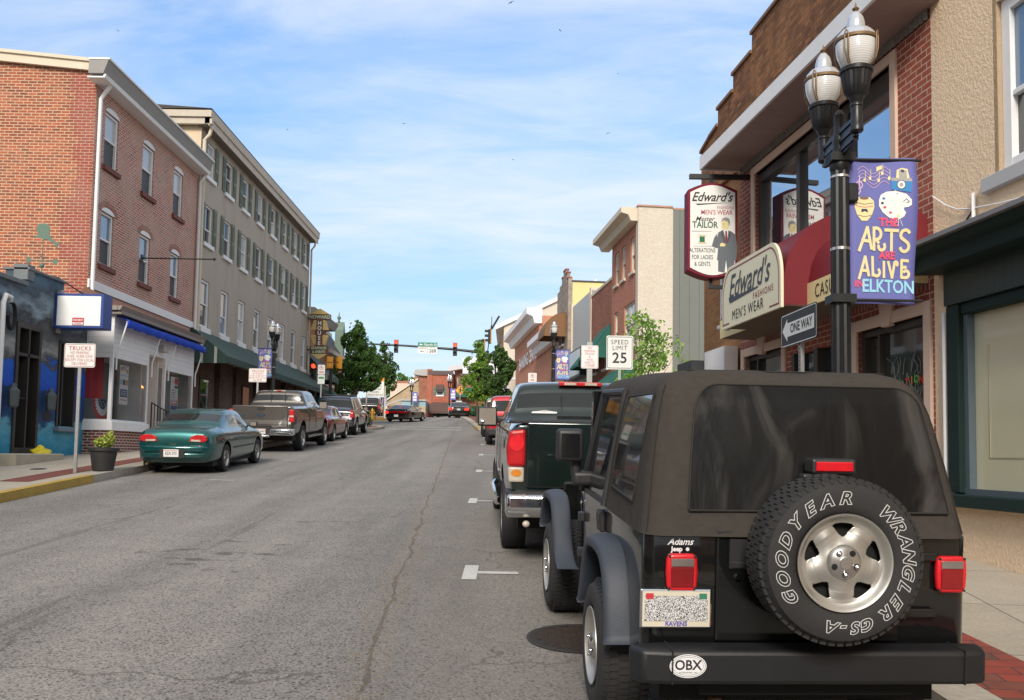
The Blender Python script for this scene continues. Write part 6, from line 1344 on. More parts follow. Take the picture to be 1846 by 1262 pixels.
    colsv = [(0.75, 0.09, 0.16), (0.75, 0.66, 0.36), (0.30, 0.62, 0.78), (0.62, 0.42, 0.62), (0.78, 0.80, 0.78), (0.20, 0.12, 0.10), (0.03, 0.22, 0.52), (0.35, 0.35, 0.33), (0.04, 0.045, 0.09), (0.05, 0.25, 0.2), (0.6, 0.05, 0.05)]
    return mb, [plain('banner_' + n, c, .7, var=.04) for n, c in zip(names, colsv)]
BD, BM = banner_draw()
cloth = plain('banner_cloth', (0.135, 0.145, 0.41), .7, var=.10, scale=2.5, bmp=.1)
def wave(v): return Vector((v.x, v.y + .035 * sin(v.z * 4.2) * min(1, v.x * 2) + .012 * sin(v.x * 9 + v.z * 3) + .02 * v.x, v.z - .0))
def make_lamp(label, loc, full=True, banner_side=1, group='twin globe street lamps'):
    t = thing('street_lamp', label, 'street lamp', loc, (0, 0, 0), group)
    mb = MB(); k = 24; R = .075
    vs = []
    for h, r in ((.0, .16), (.10, .16), (.14, .13), (.7, .115), (.78, .10), (.84, .082), (3.58, .072)):
        for i in range(k): a = 2*pi*i/k; rr = r * (1 + (.05 if i % 2 else -.05)); vs.append((rr * cos(a), rr * sin(a), h))
    mb.add(vs, [(j*k+i, j*k+(i+1) % k, (j+1)*k+(i+1) % k, (j+1)*k+i) for j in range(6) for i in range(k)])
    mb.build('pole', iron, t)
    mb = MB(); mb.lathe([(.075, 3.55), (.085, 3.57), (.085, 3.64), (.07, 3.68), (.055, 3.70), (.055, 3.80), (.06, 3.82), (.045, 3.88), (.045, 4.02), (.05, 4.04), (.03, 4.08), (.001, 4.1)], 20)
    # arms: stacked plates reaching fore and aft
    for s_ in (-1, 1):
        for zz, l in ((3.72, .36), (3.80, .36), (3.88, .36)): mb.box(-.024, .024, s_ * .04, s_ * l, zz - .016, zz + .016)
        mb.prism([(s_ * .04, 3.66), (s_ * .36, 3.70), (s_ * .36, 3.90), (s_ * .04, 3.92)], -.012, .012, 'x')
    mb.box(-.1, .1, -.06, .06, 3.62, 3.69); mb.build('arm', iron, t, smooth=True, angle=30)
    for s_ in (-1, 1): lamp_head(t, 0, s_ * .38, 3.77)
    mb = MB(); mb.lathe([(.08, 3.49), (.08, 3.51)], 20); mb.lathe([(.08, 2.86), (.08, 2.885)], 20); mb.build('steel_band', steel, t)
    mb = MB(); mb.box(.05, .14, -.06, .04, 3.28, 3.44); mb.build('outlet_box', iron, t, bevel=.012)
    bs = banner_side
    mb = MB(); zt, zb_ = 3.66, 2.44
    for z in (zt, zb_): mb = MB(); mb.cyl((0, 0, z), (bs * .70, 0, z), .012); mb.box(-.1, .1, -.1, .1, z - .035, z + .035); mb.build('banner_arm', black_metal, t)
    mb = MB(); n, m_ = 10, 24; W, H = .58, zt - zb_ + .05
    off = (.075 if bs > 0 else -.075 - W)
    g = [[wave(Vector((i / n * W, .0, -j / m_ * H))) for i in range(n + 1)] for j in range(m_ + 1)]
    for j in range(m_):
        for i in range(n): mb.quad(g[j+1][i], g[j+1][i+1], g[j][i+1], g[j][i])
    b = mb.build('banner', cloth, t, smooth=True, solid=.003); b.location = (off, 0, zt + .02)
    sc_ = H / 1.40
    p = MB(); p.f = BD.f; p.m = BD.m; p.v = [wave(Vector((v.x * .58 / .72, v.y - .0015, v.z * sc_))) for v in BD.v]
    q = p.build('printing', BM, b)
    return t
# near lamp beside the cream shop
YL = 7.5
L0 = make_lamp('black twin globe street lamp in front of the menswear shop with the largest purple banner', (2.79, YL, gz(YL) + .15 + .02))
L1 = copy_tree(L0); L1.location = (1.66, 36.0, gz(36) + .15); L1['label'] = "black twin globe street lamp with purple banner just above the dark green pickup's roof"
L2 = copy_tree(L0); L2.scale = (.94, .94, .94); L2.location = (-9.32, 34.5, gz(34.5) + .15); L2['label'] = 'black twin globe street lamp with a purple banner in front of the grey stucco hotel'
for o in kids(L2):
    if o.name.startswith('banner'):
        if o.name.startswith('banner_arm'): o.scale = (-1, 1, 1)
        else: o.location.x = -.075 - .58
for loc, lab in (((-1.1, 62, gz(62) + .15), 'distant twin globe street lamp rising among the two right hand street trees'), ((-7.15, 101, gz(101) + .15), 'distant street lamp with a banner in front of the white gabled far building'), ((-12.6, 111, gz(111) + .15), 'distant street lamp with a banner before the square red brick block'), ((-17.4, 118, gz(118)), 'farthest street lamp with a banner in front of the pale blue shop')):
    t = thing('street_lamp', lab, 'street lamp', loc, (0, 0, 0), 'twin globe street lamps')
    mb = MB(); mb.cyl((0, 0, 0), (0, 0, 3.5), .09, .07); mb.build('pole', iron, t)
    for s_ in (-1, 1):
        mb = MB(); mb.lathe([(.05, 3.3), (.06, 3.8), (.14, 4.1), (.12, 4.14)], 10, (s_ * .1, s_ * .3, 0)); h = mb.build('lamp_holder', iron, t); mb = MB(); mb.lathe([(.12, 4.14), (.19, 4.4), (.18, 4.5), (.08, 4.65), (.01, 4.9)], 10, (s_ * .1, s_ * .3, 0)); mb.build('globe', capm, h)
    mb = MB(); mb.box(.1, .75, -.01, .01, 2.0, 3.3); mb.build('banner', cloth, t); mb = MB(); mb.box(.2, .65, -.02, -.011, 2.5, 2.75); mb.box(.2, .65, -.02, -.011, 2.2, 2.4); mb.box(.3, .6, -.02, -.011, 2.85, 3.1); mb.build('printing', paper, t)

# ------------------------------------------------------------------ signs
retro = plain('sign_sheet', (0.72, 0.74, 0.72), .4, var=.06, scale=3); sred = plain('sign_print_red', (0.45, 0.06, 0.07), .5); sblk = plain('sign_print_black', (0.02, 0.022, 0.024), .45)
def rrect(w, h, r, n=5):
    pts = []
    for cx, cz, a in ((w/2 - r, -h/2 + r, -90), (w/2 - r, h/2 - r, 0), (-w/2 + r, h/2 - r, 90), (-w/2 + r, -h/2 + r, 180)):
        for i in range(n + 1): pts.append((cx + r * cos(radians(a + 90 * i / n)), cz + r * sin(radians(a + 90 * i / n))))
    return pts
def ring(mb, w, h, r, t, m, y=-.006):
    A = rrect(w, h, r); Bq = rrect(w - 2 * t, h - 2 * t, max(.004, r - t)); n = len(A)
    for i in range(n):
        j = (i + 1) % n; mb.quad((A[i][0], y, A[i][1]), (A[j][0], y, A[j][1]), (Bq[j][0], y, Bq[j][1]), (Bq[i][0], y, Bq[i][1]), m)
def post_sign(name, label, loc, w, h, zc, draw, mats, rz=0.0, post_top=None, face=None, post=.03, group=None, perf=False):
    t = thing(name, label, 'sign', loc, (0, 0, rz), group)
    mb = MB(); pt = post_top or zc + h / 2 - .05
    mb.box(-post, post, .012, .012 + post * 1.2, -.1, pt); p = mb.build('post', galv, t)
    if perf:
        mb = MB(); z = .1
        while z < pt - .05: mb.cyl((0, .009, z), (0, .013, z), .007, n=8); z += .04
        mb.build('post_hole', black_metal, p)
    mb = MB(); mb.prism(rrect(w, h, .04), 0, .006, 'y'); s_ = mb.build('plate', face or retro, t); s_.location = (0, 0, zc)
    mb = MB(); draw(mb); q = mb.build('lettering', mats, s_)
    return t
def dtrucks(mb):
    ring(mb, .59, .44, .035, .008, 0, -.002)
    mb.text('TRUCKS', .115, TW(0, -.003, .135), 0, offset=.001, xs=.95, space=1.1)
    for k, s_ in enumerate(('NO PARKING', 'OVER 10,000 GVW', 'EXCEPT FOR LOCAL', 'DELIVERIES')): mb.text(s_, .078, TW(0, -.003, .05 - k * .072), 0, xs=.74, space=1.08)
post_sign('parking_sign', 'white trucks no parking sign with red lettering on a post beside the flower pot', (-8.5, 17.35, gz(17.35) + .15), .61, .47, 2.30, dtrucks, [sred], group='trucks no parking signs')
post_sign('parking_sign', 'white and red trucks no parking sign just under the banner of the left street lamp', (-8.75, 30.4, gz(30.4) + .15), .61, .47, 2.28, dtrucks, [sred], group='trucks no parking signs')
def dspeed(mb):
    ring(mb, .58, .73, .04, .012, 0, -.002); mb.text('SPEED', .15, TW(0, -.003, .235), 0, space=1.15, xs=.9); mb.text('LIMIT', .15, TW(0, -.003, .10), 0, space=1.1, xs=.9); mb.text('25', .34, TW(0, -.003, -.135), 0, offset=.006, space=1.05)
post_sign('speed_limit_sign', 'white speed limit twenty five sign with black figures in front of the small leafy tree', (2.46, 20.3, gz(20.3) + .15), .61, .78, 2.70, dspeed, [sblk])
def dnop(mb):
    ring(mb, .44, .59, .035, .007, 0, -.002)
    for k, s_ in enumerate(('NO', 'PARKING', 'TRUCKS', '&', 'VANS', 'HERE TO', 'CORNER')): mb.text(s_, .085, TW(0, -.003, .235 - k * .078), 0, xs=.8)
post_sign('parking_sign', 'white no parking trucks and vans sign with red lettering left of the speed limit sign', (2.05, 23.5, gz(23.5) + .15), .46, .62, 2.75, dnop, [sred], post_top=3.15, post=.07)
def done(mb):
    ring(mb, .90, .315, .03, .008, 1, -.002)
    mb.add([(-.42, -.003, 0), (-.28, -.003, .115), (-.28, -.003, .068), (.40, -.003, .068), (.40, -.003, -.068), (-.28, -.003, -.068), (-.28, -.003, -.115)], [(0, 1, 2, 5, 6), (2, 3, 4, 5)], 1); mb.text('ONE WAY', .125, TW(.08, -.005, 0), 0, offset=.002, xs=.95)
post_sign('one_way_sign', 'black one way sign with white arrow on a perforated post above the nearest car', (2.75, 8.5, gz(8.5) + .15), .92, .335, 2.315, done, [sblk, retro], rz=radians(-87.0), face=sblk, perf=True)
def dno(mb):
    ring(mb, .29, .44, .03, .006, 0, -.002); n = 24
    for i in range(n):
        a, b = 2*pi*i/n, 2*pi*(i+1)/n; mb.quad(*[(r * cos(q), -.003, .09 + r * sin(q)) for r, q in ((.1, a), (.1, b), (.08, b), (.08, a))], 0)
    mb.text('P', .12, TW(0, -.003, .09), 1, offset=.003); mb.quad((-.07, -.004, .15), (-.06, -.004, .16), (.07, -.004, .03), (.06, -.004, .02), 0); rect(mb, -.1, .1, -.1, -.07, 0, -.003); rect(mb, -.1, .1, -.16, -.13, 0, -.003)
post_sign('parking_sign', 'small white no parking symbol sign in front of the long orange brick building', (1.0, 44.0, gz(44.0) + .15), .42, .5, 2.7, dno, [sred, sblk])
def dno2(mb):
    dno(mb); 
t = post_sign('parking_sign', 'tall pair of white and green parking plates beside the red traffic light on the left', (-8.9, 41.2, gz(41.2) + .15), .33, .46, 2.85, dno, [sred, sblk])
mb = MB(); mb.box(-.16, .16, -.001, .006, 2.18, 2.6); mb.box(-.12, .12, -.004, -.001, 2.42, 2.52, 1); q = mb.build('lower_plate', [retro, plain('sign_green_print', (0.05, 0.25, 0.12), .5)], t)
# ------------------------------------------------------------------ traffic signals
sigblk = plain('signal_black', (0.02, 0.02, 0.02), .5); sigy = plain('signal_yellow', (0.55, 0.25, 0.02), .5, var=.15)
redon = emit('red_lamp_lit', (1.0, 0.035, 0.012), 3.2); off_l = plain('lamp_off', (0.03, 0.03, 0.03), .3); handon = emit('hand_lamp_lit', (1.0, 0.10, 0.01), 3.0)
def signal(parent, name, x, y, z, rz=0.0, lit=True, back=None, s=1.0):
    e = bpy.data.objects.new(name, None) if False else None
    mb = MB(); T = Matrix.Translation((x, y, z)) @ Matrix.Rotation(rz, 4, 'Z') @ Matrix.Scale(s, 4)
    mb.box(-.17, .17, .0, .22, -.55, .55, 0, T)
    for k in range(3):
        zc = .36 - .36 * k; L = 10
        vs = []
        for yy in (-.0, -.26):
            for i in range(L + 1): a = pi * (-.05 + 1.1 * i / L); vs.append((.155 * cos(a), yy, zc + .155 * sin(a)))
        mb.add(vs, [(i, i + 1, L + 2 + i, L + 1 + i) for i in range(L)], 0, T)
    h = mb.build(name, [back or sigblk], parent, solid=.006)
    for k in range(3):
        mb = MB(); mb.add([(.145 * cos(2*pi*i/20), -.012, .36 - .36 * k + .145 * sin(2*pi*i/20)) for i in range(20)], [tuple(range(20))], 0, T); mb.build('red_lens' if k == 0 else 'lens', redon if (k == 0 and lit) else off_l, h)
    return h
def mast():
    bx, by = -2.15, 75.0; bz = gz(75) + .15
    t = thing('traffic_signal_mast', 'dark traffic signal mast with a long arm over the street and two red lights', 'traffic signal', (bx, by, bz))
    mb = MB(); mb.cyl((0, 0, 0), (0, 0, 5.75), .17, .13); mb.cyl((0, 0, 0), (0, 0, .3), .24, .2); mb.build('pole', black_metal, t, smooth=True)
    mb = MB(); mb.tube([(0, 0, 5.55), (-3, 0, 5.85), (-7, 0, 6.08), (-10.8, 0, 6.2)], [.13, .11, .09, .07], 10); mb.build('mast_arm', black_metal, t, smooth=True)
    mb = MB(); mb.cyl((0, 0, 5.6), (.3, 0, 8.0), .04); mb.cyl((.3, 0, 7.6), (.95, 0, 8.75), .085); mb.cyl((.32, 0, 7.5), (.32, 0, 8.7), .03); mb.build('camera_pole', black_metal, t)
    signal(t, 'signal_head', -2.75, -.2, 5.82); signal(t, 'signal_head', -7.75, -.2, 6.0)
    for x, z, r in ((-.35, 6.1, -75), (.18, 6.95, -78)): signal(t, 'signal_head', x - .12, -.3, z, radians(r), False, None, 1.1); mb = MB(); mb.box(x - .02 + .1, x + .15, -.5, -.1, z - .6, z + .6); mb.build('signal_back', sigy, t)
    mb = MB(); mb.box(-5.9, -4.25, -.2, -.17, 6.0, 6.36); g_ = mb.build('street_name_plate', plain('sign_green2', (0.01, 0.22, 0.14), .5), t); mb = MB(); mb.text('North St', .30, TW(-4.85, -.205, 6.17), 0, offset=.004); mb.add([(-5.8, -.205, 6.18), (-5.65, -.205, 6.28), (-5.65, -.205, 6.22), (-5.5, -.205, 6.22), (-5.5, -.205, 6.14), (-5.65, -.205, 6.14), (-5.65, -.205, 6.08)], [tuple(range(7))]); mb.build('lettering', paper, g_)
    mb = MB(); mb.box(-5.9, -4.25, -.2, -.17, 5.42, 5.99); g_ = mb.build('route_plate', retro, t); mb = MB(); mb.text('268', .42, TW(-4.65, -.205, 5.64), 0, offset=.006, xs=.9); mb.text('NORTH', .2, TW(-5.5, -.205, 5.86), 0); mb.text('MARYLAND', .09, TW(-4.65, -.205, 5.92), 0); mb.add([(-5.7, -.205, 5.6), (-5.58, -.205, 5.68), (-5.58, -.205, 5.62), (-5.35, -.205, 5.62), (-5.35, -.205, 5.58), (-5.58, -.205, 5.58), (-5.58, -.205, 5.52)], [tuple(range(7))]); mb.box(-5.07, -5.05, -.206, -.204, 5.44, 5.97); mb.build('lettering', sblk, g_)
mast()
def left_signal():
    t = thing('traffic_signal_post', 'black corner post with a small red traffic light and yellow pedestrian signals on the left', 'traffic signal', (-10.1, 49.2, gz(49.2) + .15))
    mb = MB(); mb.cyl((0, 0, 0), (0, 0, 3.9), .09, .08); mb.build('pole', black_metal, t)
    signal(t, 'signal_head', -.95, -.1, 3.0, 0, True, None, .8); mb = MB(); mb.cyl((0, 0, 3.1), (-.9, 0, 3.1), .03); mb.build('signal_arm', black_metal, t)
    for x, r in ((-.05, 20), (.38, -60)):
        mb = MB(); T = Matrix.Translation((x, -.1, 3.5)) @ Matrix.Rotation(radians(r), 4, 'Z'); mb.box(-.18, .18, 0, .2, -.34, .34, 0, T); mb.box(-.15, .15, -.06, 0, .02, .3, 0, T); mb.box(-.15, .15, -.06, 0, -.3, -.03, 0, T); mb.build('pedestrian_signal', sigy, t)
left_signal()
# yellow pedestrian crossing sign in the distance
t = thing('crossing_sign', 'small yellow diamond pedestrian crossing sign above the distant black saloon car', 'sign', (-5.15, 88, gz(88) + .1))
mb = MB(); mb.cyl((0, .03, 0), (0, .03, 3.2), .04); mb.build('post', galv, t)
mb = MB(); mb.add([(0, 0, 2.12), (.5, 0, 2.62), (0, 0, 3.12), (-.5, 0, 2.62)], [(0, 1, 2, 3)]); p = mb.build('plate', plain('warning_yellow', (0.80, 0.34, 0.01), .4), t, solid=.02)
mb = MB(); disc(mb, .03, 2.92, .06, 0, -.03); mb.quad((-.06, -.03, 2.62), (.02, -.03, 2.6), (.1, -.03, 2.85), (0, -.03, 2.86)); mb.quad((-.2, -.03, 2.3), (-.14, -.03, 2.3), (.02, -.03, 2.62), (-.05, -.03, 2.62)); mb.quad((.1, -.03, 2.3), (.16, -.03, 2.3), (.04, -.03, 2.64), (-.03, -.03, 2.62)); mb.quad((-.2, -.03, 2.7), (.2, -.03, 2.62), (.2, -.03, 2.68), (-.18, -.03, 2.76)); mb.build('walking_figure', sblk, p)
# ------------------------------------------------------------------ corner by the side street
def far_corner():
    y = 69.5; z = gz(y) + .15
    h = thing('fire_hydrant', 'yellow fire hydrant on the far left street corner below the white notice', 'fire hydrant', (-10.75, 68.5, gz(68.5) + .15)); ym = plain('hydrant_yellow', (0.78, 0.40, 0.01), .45, var=.12)
    mb = MB(); mb.lathe([(.001, 0), (.17, 0), (.17, .05), (.11, .07), (.11, .5), (.15, .52), (.15, .56), (.12, .58), (.10, .68), (.05, .75), (.03, .8), (.001, .8)], 18); mb.build('barrel', ym, h, smooth=True)
    for d in ((-.2, 0), (.2, 0), (0, -.2)): mb = MB(); mb.cyl((0, 0, .42), (d[0], d[1], .42), .06); mb.build('outlet', ym, h)
    s_ = thing('detour_sign', 'white notice board with an orange heading on two pale posts behind the hydrant', 'sign', (-10.55, 70, gz(70) + .1), (0, 0, 0))
    mb = MB(); 
    for x in (-1.1 + .15, .5): mb.box(x - .05, x + .05, .02, .1, 0, 2.6)
    mb.build('post', plain('post_pale', (0.50, 0.45, 0.38), .8), s_)
    mb = MB(); mb.box(-.92, .12 + .3, -.01, .02, 1.7, 2.95); pl_ = mb.build('board', retro, s_); mb = MB(); mb.box(-.80, .42, -.012, .0, 2.95, 3.28); mb.build('orange_header', plain('header_orange', (0.80, 0.30, 0.01), .5), s_)
    mb = MB(); mb.text('NOTICE', .24, TW(-.2, -.02, 3.11), 0)
    for k, w_ in enumerate(('MAIN STREET', 'ENTRANCE TO', 'COURT YARD', 'CLOSED', 'FOLLOW DETOUR')): mb.text(w_, .17, TW(-.25, -.02, 2.8 - .23 * k), 0, xs=.85)
    mb.build('lettering', sblk, pl_)
    n_ = thing('notice_case', 'cream framed notice case beside the trunk of the left street tree', 'notice board', (-11.5, 62.5, gz(62.5) + .1))
    mb = MB(); mb.box(-.5, .52, 0, .12, .8, 1.85); mb.build('case', plain('case_cream', (0.66, 0.55, 0.33), .6), n_, bevel=.02); mb = MB(); mb.box(-.15, .42, -.02, 0, 1.0, 1.7); mb.build('paper_sheet', paper, n_); mb = MB()
    mb.cyl((-.45, .06, 0), (-.45, .06, 1.1), .05); mb.cyl((.5, .06, 0), (.5, .06, 2.0), .05); mb.build('post', black_metal, n_)
    b = thing('corner_fence', 'low black railing on the far corner behind the parked dark four by four', 'fence', (-12.0, 64.5, gz(64.5) + .1)); mb = MB()
    for i in range(14): mb.cyl((i * .16, 0, 0), (i * .16, 0, 1.0), .02, n=6)
    mb.box(-.02, 2.1, -.02, .02, .95, 1.0); mb.build('rails', black_metal, b)
    mb = MB()
    random.seed(8)
    o = MB(); o.box(-3.5, 1.2, 0, .5, 0, .25); q = o.build('planting_bed_edge', plain('bed_rust', (0.30, 0.14, 0.06), .9)); q.location = (-11.2, 68.9, gz(69)); tag(q, 'low rust coloured bed edge under the notice board and hydrant', 'bed edge')
far_corner()
# plant pot by the trucks sign
def pot():
    t = thing('plant_pot', 'large dark plastic pot with a pale yellow green shrub on the left pavement', 'plant pot', (-8.22, 17.95, gz(17.95) + .15))
    mb = MB(); mb.lathe([(.001, 0), (.19, 0), (.20, .02), (.255, .38), (.295, .40), (.30, .46), (.28, .47), (.26, .42), (.001, .42)], 32); mb.build('pot', plain('pot_plastic', (0.028, 0.028, 0.03), .5, var=.25), t, smooth=True)
    leaves(t, 'foliage', [((0, 0, .62), (.20, .20, .17)), ((.03, 0, .72), (.13, .13, .12))], 2400, .03, [plain('variegated', (0.45, 0.50, 0.10), .6, var=.3), plain('variegated2', (0.25, 0.33, 0.05), .6)], 5)
# ------------------------------------------------------------------ trees
def leaf_mat(name, a, bb):
    m, nt, b = nodes_of(name); co = coords(nt)
    n = N(nt, 'ShaderNodeTexNoise', {'Vector': co, 'Scale': 1.8, 'Detail': 3.0}); g = N(nt, 'ShaderNodeNewGeometry')
    n2 = N(nt, 'ShaderNodeTexNoise', {'Vector': co, 'Scale': 9.0})
    c = mixc(nt, n.outputs['Fac'], a, bb); c = mixc(nt, 0.5, c, mixc(nt, n2.outputs['Fac'], (0.3, 0.3, 0.3), (0.75, 0.75, 0.72)), 'OVERLAY')
    nt.links.new(c, b.inputs['Base Color']); b.inputs['Roughness'].default_value = .55; b.inputs['Transmission Weight'].default_value = 0.0
    b.inputs['Subsurface Weight'].default_value = 0.0
    tr = N(nt, 'ShaderNodeBsdfTranslucent'); nt.links.new(c, tr.inputs[0]); mx = N(nt, 'ShaderNodeMixShader', {0: 0.35}); nt.links.new(b.outputs[0], mx.inputs[1]); nt.links.new(tr.outputs[0], mx.inputs[2])
    o = nt.nodes['Material Output']; nt.links.new(mx.outputs[0], o.inputs[0]); MATS[name] = m; return m
def leaves(parent, name, blobs, count, size, mats, seed):
    random.seed(seed); mb = MB(); tot = sum(b[1][0] * b[1][1] * b[1][2] for b in blobs)
    for (c, r) in blobs:
        k = int(count * r[0] * r[1] * r[2] / tot)
        for _ in range(k):
            while True:
                p = Vector((random.uniform(-1, 1), random.uniform(-1, 1), random.uniform(-1, 1)))
                if .25 < p.length < 1: break
            p = p.normalized() * (p.length ** .45)
            q = Vector((c[0] + p.x * r[0], c[1] + p.y * r[1], c[2] + p.z * r[2]))
            nz = mnoise.noise(q * 1.9 + Vector((seed, 0, 0)))
            if nz < -.12: continue
            s = size * random.uniform(.6, 1.35); d = Vector((random.gauss(0, 1), random.gauss(0, 1), random.gauss(0, 1) * .8)).normalized(); u = d.orthogonal().normalized() * s; w = d.cross(u).normalized() * s * .62
            mb.add([q - u, q - w * .9, q + u, q + w * .9], [(0, 1, 2, 3)], random.randrange(len(mats)))
    return mb.build(name, mats, parent)
def tree(name, label, loc, trunk_h, r_t, blobs, count, size, mats, seed, group=None, lean=0, cat='tree'):
    t = thing(name, label, cat, loc, (0, 0, 0), group); random.seed(seed); mb = MB()
    top = max(b[0][2] for b in blobs)
    mb.tube([(0, 0, -.1), (.02, 0, trunk_h * .5), (.0, 0, trunk_h), (lean * .5, 0, (trunk_h + top) / 2), (lean, 0, top)], [r_t * 1.2, r_t, r_t * .85, r_t * .5, r_t * .15], 8)
    for (c, r) in blobs:
        a = (lean * .2, 0, trunk_h + (c[2] - trunk_h) * random.uniform(.0, .35)); m_ = [(a[i] + c[i]) / 2 + (random.uniform(-.1, .1)) for i in range(3)]; mb.tube([a, m_, c], [r_t * .5, r_t * .32, r_t * .08], 6)
        for _ in range(3): e = (c[0] + random.uniform(-.7, .7) * r[0], c[1] + random.uniform(-.7, .7) * r[1], c[2] + random.uniform(-.2, .8) * r[2]); mb.tube([c, e], [r_t * .15, r_t * .04], 5)
    mb.build('trunk', plain('bark', (0.10, 0.075, 0.055), .9, var=.3, scale=10, bmp=.5), t)
    leaves(t, 'crown', blobs, count, size, mats, seed); return t
lg = [leaf_mat('leaf_mid', (0.07, 0.155, 0.026), (0.11, 0.225, 0.04)), leaf_mat('leaf_dark', (0.04, 0.095, 0.02), (0.065, 0.14, 0.03))]
ly = [leaf_mat('leaf_bright', (0.21, 0.38, 0.045), (0.30, 0.50, 0.08)), leaf_mat('leaf_mid2', (0.10, 0.21, 0.03), (0.15, 0.28, 0.045))]
ld = [leaf_mat('leaf_deep', (0.025, 0.06, 0.018), (0.045, 0.09, 0.025)), leaf_mat('leaf_deep2', (0.04, 0.09, 0.025), (0.06, 0.12, 0.03))]
pot()
def crown(seed, w, h, z0, n, d=None, cone=0.0):
    random.seed(seed); B = []
    for i in range(n):
        t = (i + .5) / n; z = z0 + h * t; k = sin(pi * min(1, .12 + t * .95)) ** .6 * (1 - cone * t); a = random.uniform(0, 2*pi); rr = random.uniform(.25, .75) * w / 2 * k
        s = w * random.uniform(.17, .27) * (.6 + .5 * k); B.append(((rr * cos(a), rr * sin(a) * .8, z), (s, s, s * random.uniform(.75, 1.0))))
    return B
tree('street_tree', 'large rounded dark green street tree left of the hanging traffic lights', (-10.15, 57.0, gz(57) + .15), 1.6, .09, crown(11, 3.4, 4.1, 2.15, 34, cone=.4), 30000, .085, lg, 11)
tree('street_tree', 'smaller loose green street tree just right of and behind the large left one', (-11.15, 77.0, gz(77) + .1), 1.9, .08, crown(17, 2.9, 4.2, 2.3, 22, cone=.4), 11000, .10, [lg[0], ld[1]], 17)
tree('street_tree', 'light green street tree under the signal mast on the right pavement', (-2.35, 60.0, gz(60) + .15), 1.5, .07, crown(23, 2.3, 3.9, 1.5, 24, cone=.35), 12000, .085, [ly[1], ly[1], ly[0]], 23)
tree('street_tree', 'dark green street tree right of the signal mast before the long brick building', (-.80, 55.0, gz(55) + .15), 1.6, .08, crown(29, 2.2, 3.6, 1.4, 24, cone=.3), 13000, .085, [lg[1], lg[0], ld[1]], 29)
tree('street_tree', 'small bright green tree behind the speed limit sign before the cream wall', (3.95, 27.0, gz(27) + .15), 1.5, .05, crown(37, 2.3, 2.3, 2.0, 15), 3600, .06, ly, 37)
tree('fir_tree', 'pointed bright green fir tree at the far end of the street', (-16.6, 128, gz(128)), .5, .1, [((0, 0, .8 + k * .75), (1.5 - k * .2, 1.5 - k * .2, .7)) for k in range(6)], 4000, .18, [lg[0], ly[1]], 41, cat='tree')
tree('broad_tree', 'distant round leafy tree behind the pink dormer roof', (-21.5, 170, gz(170)), 3, .3, crown(43, 7, 6, 3.2, 10), 3200, .32, [lg[0], ly[1]], 43)
mb = None
def bush(label, loc, blobs, n, s, mats, seed):
    t = thing('shrub', label, 'shrub', loc); mb = MB(); mb.cyl((0, 0, 0), (0, 0, .3), .03); mb.build('stem', MATS['bark'], t); leaves(t, 'foliage', blobs, n, s, mats, seed)
bush('dark clipped shrub in the brick kerb island behind the last parked car on the left', (-8.6, 49.6, gz(49.6) + .15), [((0, 0, .3), (.75, .7, .38)), ((.4, .3, .3), (.5, .5, .3))], 2600, .05, ld, 51)
bush('low green shrub on the far right pavement past the black saloon', (-3.4, 84, gz(84) + .15), [((0, 0, .5), (.8, .8, .5))], 900, .09, ld + lg, 52)
bush('pale leafy shrub on the pavement left of the second trucks sign', (-10.6, 44.5, gz(44.5) + .15), [((0, 0, .9), (.5, .5, .7))], 900, .07, [lg[0], ly[1]], 53)
# ------------------------------------------------------------------ birds
BIRDS = [(212, 55, 60, 'small dark swift high over the left brick house roof'), (1010, 55, 60, 'small dark swift at the top of the sky near the middle'), (1115, 133, 70, 'small dark swift in the blue sky midway down toward the stepped parapet'), (728, 223, 75, 'small swift alone in the pale clouds left of the middle'), (518, 234, 80, 'tiny swift just above the grey stucco hotel roof line'), (1096, 240, 80, 'tiny pale swift left of the menswear shop parapet'), (925, 288, 80, 'tiny pale swift low in the middle of the sky'), (921, 5, 60, 'small dark swift touching the top edge of the sky')]
def cam_ray(px, py, Y):
    u = (px - 923) / 1600; w = -(py - 631 - 86.4) / 1600; d = fwd + rgt * u + upv * w; return Vector((0, 0, CAMZ)) + d * (Y / d.y)
for i, (bx, by, Y, lab) in enumerate(BIRDS):
    t = thing('swift', lab, 'bird', cam_ray(bx, by, Y), (.4 * sin(i * 2.1), .5 * cos(i * 1.7), i * 1.3), 'swifts in the sky')
    mb = MB(); mb.lathe([(.001, -.09), (.018, -.06), (.022, 0), (.012, .07), (.001, .11)], 8, ax='y')
    for s_ in (-1, 1): mb.add([(0, .03, 0), (s_ * .12, .06, .035), (s_ * .25, -.05, .02), (s_ * .11, .01, .03), (0, -.03, 0)], [(0, 1, 3, 4), (1, 2, 3)])
    mb.build('body', plain('bird_dark', (0.03, 0.03, 0.035), .8), t, solid=.004)
